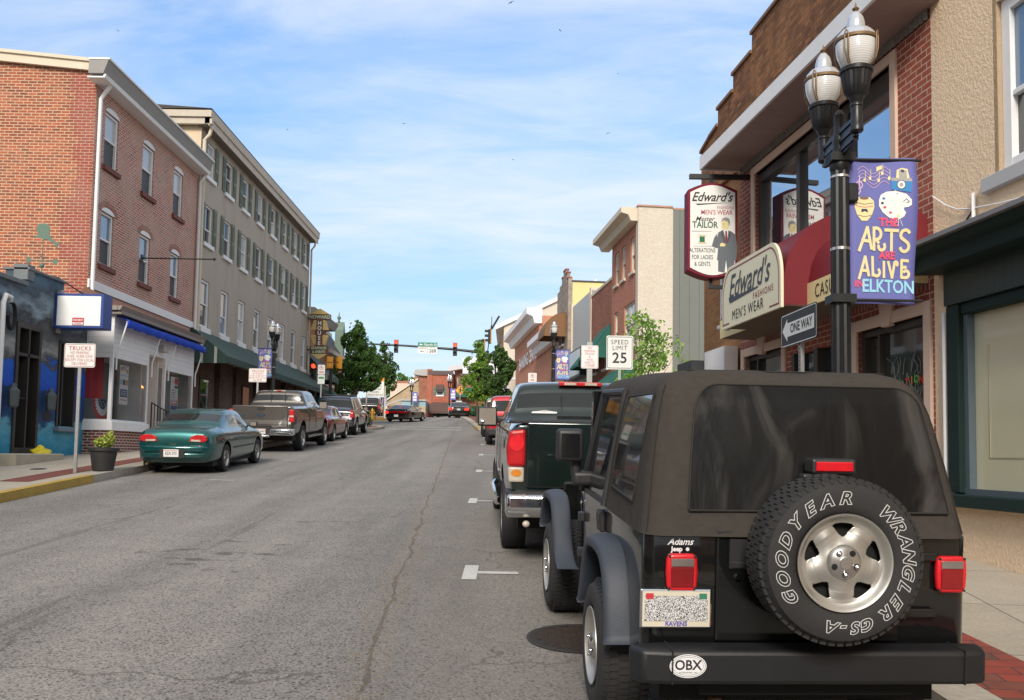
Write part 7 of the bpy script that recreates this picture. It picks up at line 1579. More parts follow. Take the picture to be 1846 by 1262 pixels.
# ------------------------------------------------------------------ vehicles
def paint(name, col, metal=0.35, rough=0.28, flake=True):
    m, nt, b = nodes_of(name); co = coords(nt)
    n = N(nt, 'ShaderNodeTexNoise', {'Vector': co, 'Scale': 2.5, 'Detail': 5.0}); f = N(nt, 'ShaderNodeTexNoise', {'Vector': co, 'Scale': 900.0})
    c = mixc(nt, n.outputs['Fac'], mul(col, .9), mul(col, 1.1))
    s = N(nt, 'ShaderNodeSeparateXYZ', {0: co}); lo = N(nt, 'ShaderNodeMapRange', {0: s.outputs[2], 'From Min': .55, 'From Max': .2, 'To Max': .35})
    c = mixc(nt, lo.outputs[0], c, (.09, .08, .07))       # road dirt on the lower body
    nt.links.new(c, b.inputs['Base Color']); b.inputs['Metallic'].default_value = metal
    rr = N(nt, 'ShaderNodeMapRange', {0: n.outputs['Fac'], 'To Min': rough - .06, 'To Max': rough + .08}); nt.links.new(rr.outputs[0], b.inputs['Roughness'])
    b.inputs['Coat Weight'].default_value = 1.0; b.inputs['Coat Roughness'].default_value = .03
    MATS[name] = m; return m
tyre_m = plain('tyre_rubber', (0.016, 0.016, 0.017), .75, var=.25, scale=14, bmp=.2); rimm = plain('rim_silver', (0.50, 0.50, 0.48), .28, .75, var=.12, scale=8); wheelwell = plain('wheel_well', (0.008, 0.008, 0.008), .9)
blackp = plain('black_plastic', (0.02, 0.02, 0.022), .5, var=.2); carglass = glass('car_glass', (0.016, 0.019, 0.020), .05, .45, .01); carglass.node_tree.nodes['Principled BSDF'].inputs['Coat Weight'].default_value = .15; rlens = lens('tail_red', (0.48, 0.006, 0.010), .4); rlens.node_tree.nodes['Principled BSDF'].inputs['Coat Weight'].default_value = 0; clens = lens('tail_clear', (0.50, 0.45, 0.38)); alens = lens('tail_amber', (0.6, 0.22, 0.03)); plate_m = plain('plate_white', (0.68, 0.68, 0.66), .4); lit_red = emit('brake_lit', (1.0, .03, .015), .8)
def wheel(parent, x, y, r, w, side, spokes=5, rimr=None, tread=False):
    """side -1 left, +1 right: outer face looks that way; x is the outer face of the tyre"""
    rimr = rimr or r * .62; o = x; i_ = x - side * w
    mb = MB(); S = side
    prof = [(rimr, -.02), (rimr * 1.04, .0), (rimr + (r - rimr) * .5, .012), (r * .965, .0), (r, -.03), (r, -w + .03), (r * .965, -w), (rimr, -w + .02)]
    k = 40; pr = [(rr, o + S * h) for rr, h in prof]
    mb.lathe(pr if S > 0 else pr[::-1], k, (0, y, r), 'x')
    t = mb.build('wheel', tyre_m, parent, smooth=True, angle=45)
    if tread:
        mb = MB(); n = 46
        for q in range(n):
            a = 2 * pi * q / n; M_ = Matrix.Translation((0, y, r)) @ Matrix.Rotation(a, 4, 'X')
            for s0, s1, da in ((.0, .3, 0), (.33, .64, .5), (.68, 1.0, 0)):
                a2 = da * 2 * pi / n; M2 = Matrix.Translation((0, y, r)) @ Matrix.Rotation(a + a2, 4, 'X')
                xa, xb = o - S * (.012 + (w - .024) * s0), o - S * (.012 + (w - .024) * s1); hh = pi * r / n * .72
                mb.box(xa, xb, -hh, hh, r - .01, r + .008, 0, M2)
        mb.build('tread', tyre_m, t)
    mb = MB(); pr = [(rimr * 1.0, o - S * .012), (rimr * .97, o + S * .002), (rimr * .9, o - S * .02), (rimr * .86, o - S * .07), (rimr * .86, o - S * .12)]; mb.lathe(pr if S > 0 else pr[::-1], k, (0, y, r), 'x')
    for q in range(spokes):
        a = 2 * pi * q / spokes + .3; da = pi / spokes * .52
        P = lambda rr, t_, h: (o - S * h, y + rr * sin(t_), r + rr * cos(t_))
        vs = [P(rimr * .16, a - da * 1.5, .045), P(rimr * .92, a - da * .8, .03), P(rimr * .92, a + da * .8, .03), P(rimr * .16, a + da * 1.5, .045)]
        vb = [P(rimr * .16, a - da * 1.5, .09), P(rimr * .92, a - da * .8, .09), P(rimr * .92, a + da * .8, .09), P(rimr * .16, a + da * 1.5, .09)]
        mb.add(vs + vb, [(0, 1, 2, 3), (3, 2, 1, 0), (0, 4, 5, 1), (2, 6, 7, 3), (1, 5, 6, 2)])
    pr = [(.001, o - S * .028), (rimr * .18, o - S * .03), (rimr * .22, o - S * .05)]; mb.lathe(pr if S < 0 else pr[::-1], 20, (0, y, r), 'x')
    rm = mb.build('rim', rimm, t, smooth=True, angle=30)
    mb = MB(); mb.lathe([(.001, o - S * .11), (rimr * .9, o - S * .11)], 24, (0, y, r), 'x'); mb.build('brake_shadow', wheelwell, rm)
    return t
def loft(parent, st, wheels, pm, glass_faces, name='body', sub=2, ring=None, trim=None):
    """st: list of stations (y, zb, w, zbelt, wbelt, ztop, wtop); glass_faces: set of (station index, ring index)"""
    rings = []
    for (y, zb, w, zs, ws, zt, wt) in st:
        g = (zt - zs)
        half = [(0, zb), (w * .80, zb), (w * .97, zb + .05), (w, zb + (zs - zb) * .45), (w * .995, zs - .07), (ws, zs), (ws - (ws - wt) * .12, zs + g * .14), (wt + (ws - wt) * .12, zt - g * .16), (wt, zt - g * .03 - .015), (wt * .9, zt - .004), (wt * .5, zt + .012), (0, zt + .018)]
        rings.append([(x, y, z) for x, z in half] + [(-x, y, z) for x, z in reversed(half[1:-1])])
    k = len(rings[0]); vs = [p for R in rings for p in R]; H = 12; F = []; Mi = []
    for j in range(len(rings) - 1):
        for i in range(k):
            i2 = (i + 1) % k; F.append((j*k+i, (j+1)*k+i, (j+1)*k+i2, j*k+i2)); hi = i if i < H - 1 else k - 1 - i; Mi.append(1 if (j, hi) in glass_faces else 0)
    F.append(tuple(range(k))); Mi.append(0); F.append(tuple(reversed([(len(rings)-1)*k + i for i in range(k)]))); Mi.append(0)
    me = bpy.data.meshes.new('cage'); me.from_pydata(vs, [], F); me.update()
    for p, m in zip(me.polygons, Mi): p.material_index = m
    bm = bmesh.new(); bm.from_mesh(me); bmesh.ops.recalc_face_normals(bm, faces=bm.faces); bm.to_mesh(me); bm.free()
    for m in (pm, carglass, wheelwell): me.materials.append(m)
    o = bpy.data.objects.new('cage', me); COL.objects.link(o)
    s = o.modifiers.new('s', 'SUBSURF'); s.levels = s.render_levels = sub
    cut = []
    for (wy, wr) in wheels:
        mb = MB(); mb.lathe([(.001, -1.2), (wr, -1.2), (wr, 1.2), (.001, 1.2)], 36, (0, wy, wr * .93), 'x'); c = mb.build('cutter', [pm, carglass, wheelwell], None)
        for p in c.data.polygons: p.material_index = 2
        bm = bmesh.new(); bm.from_mesh(c.data); bmesh.ops.remove_doubles(bm, verts=bm.verts, dist=.003); bmesh.ops.recalc_face_normals(bm, faces=bm.faces); bm.to_mesh(c.data); bm.free()
        b = o.modifiers.new('b', 'BOOLEAN'); b.operation = 'DIFFERENCE'; b.object = c; b.solver = 'EXACT'; cut.append(c)
    dg = bpy.context.evaluated_depsgraph_get(); ev = o.evaluated_get(dg); em = bpy.data.meshes.new_from_object(ev)
    bpy.data.objects.remove(o)
    for c in cut: bpy.data.objects.remove(c)
    P = [v.co.copy() for v in em.vertices]; res = {}
    for nm, keep in (('body', (0, 2)), ('glass', (1,))):
        idx = {}; vv = []; ff = []; mi = []
        for p in em.polygons:
            if p.material_index not in keep: continue
            f = []
            for v in p.vertices:
                if v not in idx: idx[v] = len(vv); vv.append(P[v])
                f.append(idx[v])
            ff.append(f); mi.append(1 if p.material_index == 2 else 0)
        if not ff: continue
        me = bpy.data.meshes.new(nm); me.from_pydata([tuple(v) for v in vv], [], ff)
        for m in ((pm, wheelwell) if nm == 'body' else (carglass,)): me.materials.append(m)
        for p, q in zip(me.polygons, mi): p.material_index = q
        if nm == 'glass':
            par = list(range(len(vv)))
            def fd(i):
                while par[i] != i: par[i] = par[par[i]]; i = par[i]
                return i
            for f in ff:
                for v in f[1:]: par[fd(v)] = fd(f[0])
            grp = {}
            for f in ff: grp.setdefault(fd(f[0]), []).append(f)
            ymid = sum(v[1] for v in vv) / len(vv)
            for fs in grp.values():
                ids = sorted(set(v for f in fs for v in f)); mpv = {v: i for i, v in enumerate(ids)}
                m2 = bpy.data.meshes.new('glass'); m2.from_pydata([tuple(vv[i]) for i in ids], [], [[mpv[v] for v in f] for f in fs]); m2.materials.append(carglass); m2.polygons.foreach_set('use_smooth', [True] * len(m2.polygons)); m2.update()
                xs_ = [vv[i][0] for i in ids]; ys_ = [vv[i][1] for i in ids]
                wn_ = ('rear_window' if sum(ys_) / len(ys_) < ymid else 'windscreen') if min(xs_) < -.1 and max(xs_) > .1 else 'side_window'
                ob = bpy.data.objects.new(wn_, m2); COL.objects.link(ob); ob.parent = parent
            bpy.data.meshes.remove(me); continue
        me.polygons.foreach_set('use_smooth', [True] * len(me.polygons)); me.set_sharp_from_angle(angle=radians(38)); me.update()
        ob = bpy.data.objects.new('body' if nm == 'body' else 'windows', me); COL.objects.link(ob); ob.parent = parent; res[nm] = ob
    bpy.data.meshes.remove(em); return res
def plate(parent, x, y, z, txt=None, w=.32, h=.16, col=None):
    mb = MB(); mb.box(x - w/2, x + w/2, y - .008, y, z - h/2, z + h/2); p = mb.build('number_plate', col or plate_m, parent, bevel=.004)
    if txt: mb = MB(); mb.text(txt, .085, TW(x, y - .01, z - .005), 0, offset=.001, xs=.8); mb.box(x - .14, x + .14, y - .0105, y - .0095, z + .05, z + .058, 1); mb.build('lettering', [plain('plate_ink', (0.06, 0.05, 0.07), .5), inkred], p)
    return p
def mirror(parent, x, y, z, s, w=.2, h=.15, m=None, face=True):
    mb = MB(); mb.box(x, x + s * w, y - .05, y + .06, z - h/2, z + h/2); mb.box(x - s * .1, x, y, y + .05, z - h/2, z - h/2 + .05); o = mb.build('wing_mirror', m or blackp, parent, bevel=.03, bseg=3, smooth=True)
    if face: mb = MB(); mb.box(x + s * .015, x + s * (w - .015), y - .056, y - .051, z - h/2 + .015, z + h/2 - .015); mb.build('mirror_glass', plain('mirror_reflection_tan', (0.30, 0.27, 0.235), .25, .3, var=.05), o)  # tan base colour paints the pavement's reflection into the mirror
def lamp_poly(parent, name, pts, y0, y1, mat, bev=.01):
    mb = MB(); mb.prism(pts, y0, y1, 'y'); return mb.build(name, mat, parent, bevel=bev, bseg=2)
def car_root(name, label, cat, x, y, rz, group='parked cars and trucks', tilt=True):
    return thing(name, label, cat, (x, y, gz(y) + .008), (atan((gz(y + 2) - gz(y)) / 2) if tilt else 0, 0, rz), group)
def sedan(label, x, y, rz, pm, L=4.6, Wd=1.72, H=1.38, wb=2.65, ro=.95, name='parked_saloon_car', cat='car', decklen=.85, belt=.93, rr=.31, deck=None, group='parked cars and trucks', hood=.86, roofw=.60):
    t = car_root(name, label, cat, x, y, rz, group); w = Wd / 2; deck = deck or belt + .03
    c0 = decklen; c1 = c0 + .62; c2 = c1 + 1.05; c3 = c2 + .9
    rw = roofw * w / .85
    st = [(-.02, .42, w * .72, .62, w * .74, .66, w * .68), (0.0, .30, w * .80, .70, w * .81, .80, w * .72), (.05, .24, w * .88, belt - .1, w * .85, deck - .04, w * .74), (.20, .22, w * .965, belt - .04, w * .90, deck, w * .75), (c0 - .08, .22, w, belt, w * .92, deck + .02, w * .76),
          (c0, .20, w, belt, w * .91, deck + .05, w * .76), (c0 + .06, .20, w, belt, w * .91, deck + .11, w * .755), (c1 - .10, .2, w, belt, w * .9, H - .08, rw * 1.03), (c1, .2, w, belt, w * .9, H - .025, rw), (c1 + .12, .2, w, belt, w * .9, H, rw),
          ((c1 + c2) / 2 + .0, .2, w, belt - .005, w * .9, H + .015, rw * 1.0), ((c1 + c2) / 2 + .09, .2, w, belt - .005, w * .9, H + .015, rw * 1.0), (c2, .2, w, belt - .02, w * .9, H - .02, rw * 1.0), (c2 + .1, .2, w, belt - .02, w * .9, H - .06, rw * 1.02), (c3 - .08, .2, w, belt - .04, w * .91, hood + .13, w * .74), (c3, .2, w, belt - .05, w * .92, hood + .05, w * .76),
          (c3 + .5, .2, w, belt - .1, w * .92, hood - .01, w * .74), (L - .3, .22, w * .97, belt - .2, w * .88, hood - .12, w * .7), (L - .05, .28, w * .9, .6, w * .84, .66, w * .7), (L, .35, w * .82, .55, w * .8, .6, w * .66)]
    gf = set(); 
    for j in (6, ): gf |= {(j, 8), (j, 9), (j, 10)}
    for j in (9,): gf.add((j, 6))
    for j in (8, 11, 12): gf.add((j, 6))
    for j in (7,): gf.add((j, 6)) if False else None
    for j in (13, ): gf |= {(j, 8), (j, 9), (j, 10)}
    R = loft(t, st, [(ro, rr + .055), (ro + wb, rr + .055)], pm, gf)
    for yy in (ro, ro + wb):
        for s in (-1, 1): wheel(t, s * (w - .015), yy, rr, .19, s)
    mb = MB(); mb.box(-w + .1, w - .1, .3, L - .3, .16, .3); mb.build('underbody', wheelwell, t)
    for s in (-1, 1): mirror(t, s * (w * .93), c3 - .35, belt + .08, s, .17, .12)
    return t
# ---- green saloon, nearest on the left
def cavalier():
    pm = paint('paint_teal', (0.006, 0.085, 0.085), .55, .28)
    t = sedan('dark teal green saloon car parked nearest on the left behind the flower pot', -7.20, 19.0, radians(1.3), pm, L=4.55, Wd=1.70, H=1.37, wb=2.64, ro=.98, rr=.305, deck=.98, belt=.93)
    for s in (-1, 1):
        a = s * .76; pts = [(s * .34, .70), (s * .62, .69), (s * .71, .73), (s * .70, .80), (s * .63, .845), (s * .48, .85), (s * .36, .80)]
        l = lamp_poly(t, 'tail_lamp', pts, -.035, .08, rlens, .006); lamp_poly(l, 'reversing_lamp', [(s * .38, .705), (s * .58, .70), (s * .58, .74), (s * .375, .745)], -.042, -.03, clens, .004)
    mb = MB(); mb.prism([(-.82, .42), (-.80, .18), (-.70, .0), (-.55, -.085), (.55, -.085), (.70, .0), (.80, .18), (.82, .42)], .47, .61, 'z'); mb.prism([(-.80, .42), (-.78, .18), (-.68, .01), (-.53, -.07), (.53, -.07), (.68, .01), (.78, .18), (.80, .42)], .34, .468, 'z'); mb.build('bumper', pm, t, bevel=.035, bseg=3, smooth=True)
    mb = MB(); mb.box(-.26, .26, -.09, -.07, .36, .54); mb.build('plate_recess', blackp, t)
    plate(t, -.02, -.092, .455, 'EZA 373')
    mb = MB(); mb.prism([(-.09, .655), (-.03, .645), (.03, .645), (.09, .655), (.05, .635), (-.05, .635)], -.03, -.015, 'y'); mb.build('badge', chrome, t); mb = MB(); mb.box(-.6, -.46, -.03, -.02, .60, .62); mb.build('badge', chrome, t); mb = MB(); mb.box(.35, .6, -.03, -.02, .605, .618); mb.build('badge', chrome, t)
    for s in (-1, 1): mb = MB(); mb.box(s * .845, s * .857, .9 + .6, 3.2, .50, .53); mb.build('side_moulding', blackp, t)
    mb = MB(); mb.cyl((-.55, -.05, .22), (-.55, .3, .24), .025); mb.build('exhaust', plain('rusty_pipe', (.16, .09, .05), .7, .3), t)
    return t
cavalier()
def pickup(label, x, y, rz, pm, L, Wd, H, wb, ro, bed, rail, rr, belt=None, hood=1.12, tw=.72, name='parked_pickup_truck', cabin=2.3, group='parked cars and trucks', floor=.48):
    t = car_root(name, label, 'pickup truck', x, y, rz, group); w = Wd / 2; belt = belt or rail - .02
    # lower body with bed, then cab rising from it
    c0 = bed; c3 = c0 + cabin
    tw_ = tw * w
    st = [(-.01, floor + .12, w * .90, rail - .18, w * .90, rail - .05, w * .84), (0.0, floor + .10, w * .94, rail - .12, w * .95, rail - .01, w * .88), (.05, floor + .05, w * .97, rail - .1, w * .97, rail, w * .9), (.5, floor, w, rail - .08, w * .97, rail, w * .9), (c0 - .06, floor - .02, w, rail - .08, w * .97, rail, w * .9),
          (c0 - .03, floor - .02, w, rail - .06, w * .96, rail + .02, w * .88), (c0, floor - .02, w, belt, w * .94, rail + .06, w * .84), (c0 + .02, floor - .02, w, belt, w * .94, rail + .10, w * .82), (c0 + .12, floor - .02, w, belt, w * .93, H - .12, tw_ * 1.04), (c0 + .16, floor - .02, w, belt, w * .93, H - .03, tw_), (c0 + .35, floor - .02, w, belt, w * .93, H, tw_),
          (c0 + cabin * .42, floor - .02, w, belt, w * .93, H + .01, tw_), (c0 + cabin * .47, floor - .02, w, belt, w * .93, H + .01, tw_), (c0 + cabin * .70, floor - .02, w, belt - .02, w * .93, H - .03, tw_), (c0 + cabin * .76, floor - .02, w, belt - .02, w * .93, H - .08, tw_), (c3 - .06, floor, w, belt - .03, w * .94, hood + .14, w * .78), (c3, floor, w, belt - .04, w * .95, hood + .05, w * .8),
          (c3 + .6, floor, w, hood - .12, w * .96, hood, w * .8), (L - .15, floor, w * .97, hood - .2, w * .93, hood - .06, w * .78), (L, floor + .1, w * .9, hood - .3, w * .88, hood - .2, w * .75)]
    gf = set()
    for j in (7,): gf |= {(j, 8), (j, 9), (j, 10)}
    for j in (10, 12): gf.add((j, 6))
    for j in (14,): gf |= {(j, 8), (j, 9), (j, 10)}
    loft(t, st, [(ro, rr + .10), (ro + wb, rr + .10)], pm, gf)
    for yy in (ro, ro + wb):
        for s in (-1, 1): wheel(t, s * (w - .01), yy, rr, .26, s, 6)
    mb = MB(); mb.box(-w + .15, w - .15, .4, L - .3, .34, floor + .1); mb.cyl((-.7, ro, rr), (.7, ro, rr), .07); mb.build('underbody', wheelwell, t)
    return t, c0, c3
def f150():
    pm = paint('paint_bronze_grey', (0.060, 0.054, 0.048), .6, .32)
    t, c0, c3 = pickup('dark bronze grey pickup truck with chrome bumper parked second on the left', -7.58, 26.95, radians(.6), pm, 5.6, 2.0, 1.90, 3.5, 1.25, 1.95, 1.42, .40)
    w = 1.0
    mb = MB(); mb.box(-.88, .80, -.025, .02, .78, 1.42); mb.build('tailgate', paint('paint_bronze_light', (0.095, 0.086, 0.077), .6, .35), t, bevel=.03, bseg=3, smooth=True)
    mb = MB(); mb.box(-.86, .78, -.031, -.02, .86, .98); mb.build('tailgate_band', paint('paint_bronze_pale', (0.16, 0.15, 0.135), .6, .4), t, bevel=.008)
    mb = MB(); mb.box(-.12, .10, -.04, -.02, 1.28, 1.38); mb.build('handle', blackp, t, bevel=.01)
    mb = MB(); mb.lathe([(.001, 0), (.13, 0)], 24, (0, 0, 0)); 
    mb = MB(); mb.add([(-.0 + .13 * cos(2*pi*i/24), -.034, 1.12 + .055 * sin(2*pi*i/24)) for i in range(24)], [tuple(range(24))]); mb.build('badge', chrome, t, solid=.004); mb = MB(); mb.box(-.75, -.5, -.035, -.028, 1.09, 1.115); mb.build('badge', chrome, t, solid=.004)
    for s in (-1, 1): l = lamp_poly(t, 'tail_lamp', [(s * .84, .93), (s * .985, .93), (s * .985, 1.30), (s * .84, 1.30)], -.04, .12, rlens, .015); lamp_poly(l, 'reversing_lamp', [(s * .845, 1.08), (s * .98, 1.08), (s * .98, 1.13), (s * .845, 1.13)], -.045, -.035, clens, .003)
    mb = MB(); mb.box(-1.0, -.28, -.16, .12, .52, .72); mb.box(.28, 1.0, -.16, .12, .52, .72); mb.box(-.28, .28, -.13, .0, .46, .54); bp = mb.build('bumper', chrome, t, bevel=.03, bseg=2, smooth=True)
    mb = MB(); mb.box(-.28, .28, -.08, .0, .54, .78); mb.build('bumper_pad', blackp, t); plate(t, 0, -.10, .64, 'HYR 54877', .31, .15)
    mb = MB(); mb.box(-.2, .2, c0 + .14, c0 + .2, 1.865, 1.905); h = mb.build('high_brake_lamp', clens, t, bevel=.008); mb = MB(); mb.box(-.07, .07, c0 + .13, c0 + .15, 1.87, 1.90); mb.build('red_segment', rlens, h)
    mb = MB()
    for x in (-.23, .23): mb.box(x - .008, x + .008, c0 + .005, c0 + .03, 1.5, 1.8)
    mb.build('rear_window_bars', blackp, t)
    for s in (-1, 1): mb = MB(); mb.tube([(s * .96, 2.0, .42), (s * .98, 4.1, .42)], .045); mb.build('step_bar', chrome, t, smooth=True); mirror(t, s * .98, c3 - .5, 1.42, s, .26, .24)
    mb = MB(); 
    for s in (-1, 1):
        mb.box(s * 1.0, s * 1.008, 2.12, 2.13, .5, 1.4); mb.box(s * 1.0, s * 1.008, 3.1, 3.11, .5, 1.4)
    mb.build('door_gap', wheelwell, t)
f150()
def suv(label, x, y, rz, pm, L=4.6, Wd=1.85, H=1.75, wb=2.7, ro=.9, rr=.37, belt=1.08, rake=.28, low=None, name='parked_four_by_four', cat='suv', group='parked cars and trucks'):
    t = car_root(name, label, cat, x, y, rz, group); w = Wd / 2; tw = .76 * w; fl = .36; a = rake
    st = [(-.01, fl + .15, w * .9, belt - .2, w * .9, belt - .1, w * .84), (0, fl + .1, w * .94, belt - .1, w * .93, belt - .02, w * .86), (.04, fl + .02, w * .97, belt - .04, w * .94, belt + .04, w * .86), (.06 + .02, fl, w, belt, w * .94, belt + .1, w * .85), (a, fl, w, belt, w * .93, H - .1, tw * 1.05), (a + .05, fl, w, belt, w * .93, H - .03, tw), (a + .2, fl, w, belt, w * .93, H, tw),
          (1.15, fl, w, belt, w * .93, H + .01, tw), (1.25, fl, w, belt, w * .93, H + .01, tw), (2.05, fl, w, belt, w * .93, H + .01, tw), (2.13, fl, w, belt, w * .93, H + .005, tw), (2.85, fl, w, belt - .02, w * .93, H - .05, tw), (2.95, fl, w, belt - .02, w * .93, H - .1, tw), (3.4, fl, w, belt - .05, w * .94, belt + .1, w * .8), (3.46, fl, w, belt - .06, w * .94, belt + .02, w * .82),
          (L - .5, fl, w, belt - .14, w * .94, belt - .04, w * .8), (L - .1, fl, w * .97, belt - .25, w * .9, belt - .14, w * .76), (L, fl + .1, w * .9, belt - .4, w * .86, belt - .32, w * .7)]
    gf = {(3, 8), (3, 9), (3, 10), (6, 6), (8, 6), (10, 6), (12, 8), (12, 9), (12, 10)}
    loft(t, st, [(ro, rr + .08), (ro + wb, rr + .08)], pm, gf)
    for yy in (ro, ro + wb):
        for s in (-1, 1): wheel(t, s * (w - .01), yy, rr, .23, s)
    mb = MB(); mb.box(-w + .03, w - .03, -.09, .1, fl + .02, fl + .28); mb.build('bumper', low or pm, t, bevel=.04, bseg=2, smooth=True)
    mb = MB(); mb.box(-w + .15, w - .15, .3, L - .3, .26, fl + .1); mb.build('underbody', wheelwell, t)
    for s in (-1, 1): mirror(t, s * w * .97, 2.85, belt + .1, s, .2, .15)
    return t, w
def others_left():
    pm = paint('paint_wine', (0.13, 0.008, 0.018), .4, .25)
    t = sedan('wine red saloon car parked on the left between pickup and dark four by four', -7.72, 33.6, radians(.5), pm, L=4.6, H=1.36, wb=2.6, ro=.95, belt=.92, deck=1.0)
    for s in (-1, 1): lamp_poly(t, 'tail_lamp', [(s * .45, .72), (s * .8, .72), (s * .79, .86), (s * .5, .88)], -.035, .1, rlens, .012)
    pm = paint('paint_midnight', (0.016, 0.022, 0.045), .4, .25)
    t, w = suv('dark blue four by four parked fourth on the left by the kerb island', -8.0, 39.9, radians(.6), pm, low=blackp)
    for s in (-1, 1): l = lamp_poly(t, 'tail_lamp', [(s * .74, .80), (s * .9, .80), (s * .88, 1.14), (s * .76, 1.14)], -.035, .08, rlens, .015); lamp_poly(l, 'amber_lamp', [(s * .78, .98), (s * .87, .98), (s * .865, 1.06), (s * .785, 1.06)], -.04, -.03, alens, .004)
    mb = MB(); 
    for s in (-1, 1): mb.tube([(s * .6, .5, 1.8), (s * .6, 2.6, 1.8)], .02)
    for q in (.8, 1.6, 2.4): mb.tube([(-.6, q, 1.81), (.6, q, 1.81)], .018)
    mb.build('roof_rack', blackp, t)
    # far side-street suv, dark
    pm2 = paint('paint_black_soft', (0.012, 0.013, 0.015), .3, .25)
    t, w = suv('dark four by four waiting behind the notice board at the side street corner', -12.3, 76.5, radians(4), pm2, name='waiting_four_by_four', group='cars further up the street')
    for s in (-1, 1): lamp_poly(t, 'tail_lamp', [(s * .74, .80), (s * .9, .80), (s * .88, 1.1), (s * .76, 1.1)], -.035, .08, rlens, .015)
    t, w = suv('silver four by four mostly hidden behind the notice board and the left tree', -14.2, 77.5, radians(2), paint('paint_silver_far', (0.16, 0.165, 0.17), .5, .3), name='waiting_four_by_four', group='cars further up the street')
others_left()
def firebird():
    pm = paint('paint_black', (0.006, 0.006, 0.007), .2, .15)
    t = sedan('low black coupe with a full width red tail light turning left at the crossing', -8.40, 64.6, radians(-11), pm, L=4.9, Wd=1.88, H=1.22, wb=2.57, ro=1.05, belt=.86, deck=.92, name='turning_coupe', group='cars further up the street', decklen=.6, hood=.78)
    t['category'] = 'car'
    mb = MB(); mb.box(-.82, .82, -.045, .06, .62, .78); l = mb.build('tail_lamp_bar', lens('dark_red_bar', (0.20, .004, .01)), t, bevel=.015); mb = MB(); mb.box(-.84, -.58, -.055, -.04, .62, .78); mb.build('lit_lamp', lit_red, l)
    mb = MB(); mb.box(-.86, .86, -.05, .12, .90, .94); mb.box(-.8, -.74, 0, .1, .80, .92); mb.box(.74, .8, 0, .1, .8, .92); mb.build('spoiler', pm, t, bevel=.01); plate(t, 0, -.05, .45)
firebird()
def far_saloon():
    pm = MATS['paint_black']
    t = sedan('black saloon car with lit tail lamps driving away at the crest of the street', -4.98, 83.0, radians(3), pm, L=5.3, Wd=1.98, H=1.47, wb=2.9, ro=1.2, rr=.34, belt=1.0, deck=1.08, name='driving_saloon_car', group='cars further up the street')
    for s in (-1, 1): lamp_poly(t, 'tail_lamp', [(s * .55, .72), (s * .95, .72), (s * .95, .92), (s * .6, .96)], -.04, .1, lit_red, .015)
    plate(t, 0, -.03, .8); mb = MB(); mb.box(-.5, .5, -.03, -.02, .93, .98); mb.build('chrome_strip', chrome, t)
    mb = MB(); mb.box(-.3, .3, 1.9, 2.3, 1.5, 1.62); mb.build('roof_bar', paper, t, bevel=.03)
far_saloon()
def right_row():
    pr = paint('paint_red', (0.45, 0.012, 0.02), .2, .2)
    t, w = suv('bright red four by four parked third in the right hand row beyond the green pickup', .02, 33.2, radians(2.6), pr, H=1.86, Wd=1.9, rr=.39, low=blackp)
    for s in (-1, 1): lamp_poly(t, 'tail_lamp', [(s * .78, .8), (s * .92, .8), (s * .9, 1.2), (s * .8, 1.2)], -.035, .08, rlens, .015)
    t, w = suv('pale silver four by four parked in the right row ahead of the red one', -.38, 39.8, radians(3), paint('paint_champagne', (0.33, 0.32, 0.27), .5, .3), H=1.8)
    for s in (-1, 1): lamp_poly(t, 'tail_lamp', [(s * .78, .8), (s * .92, .8), (s * .9, 1.2), (s * .8, 1.2)], -.035, .08, clens, .015)
right_row()
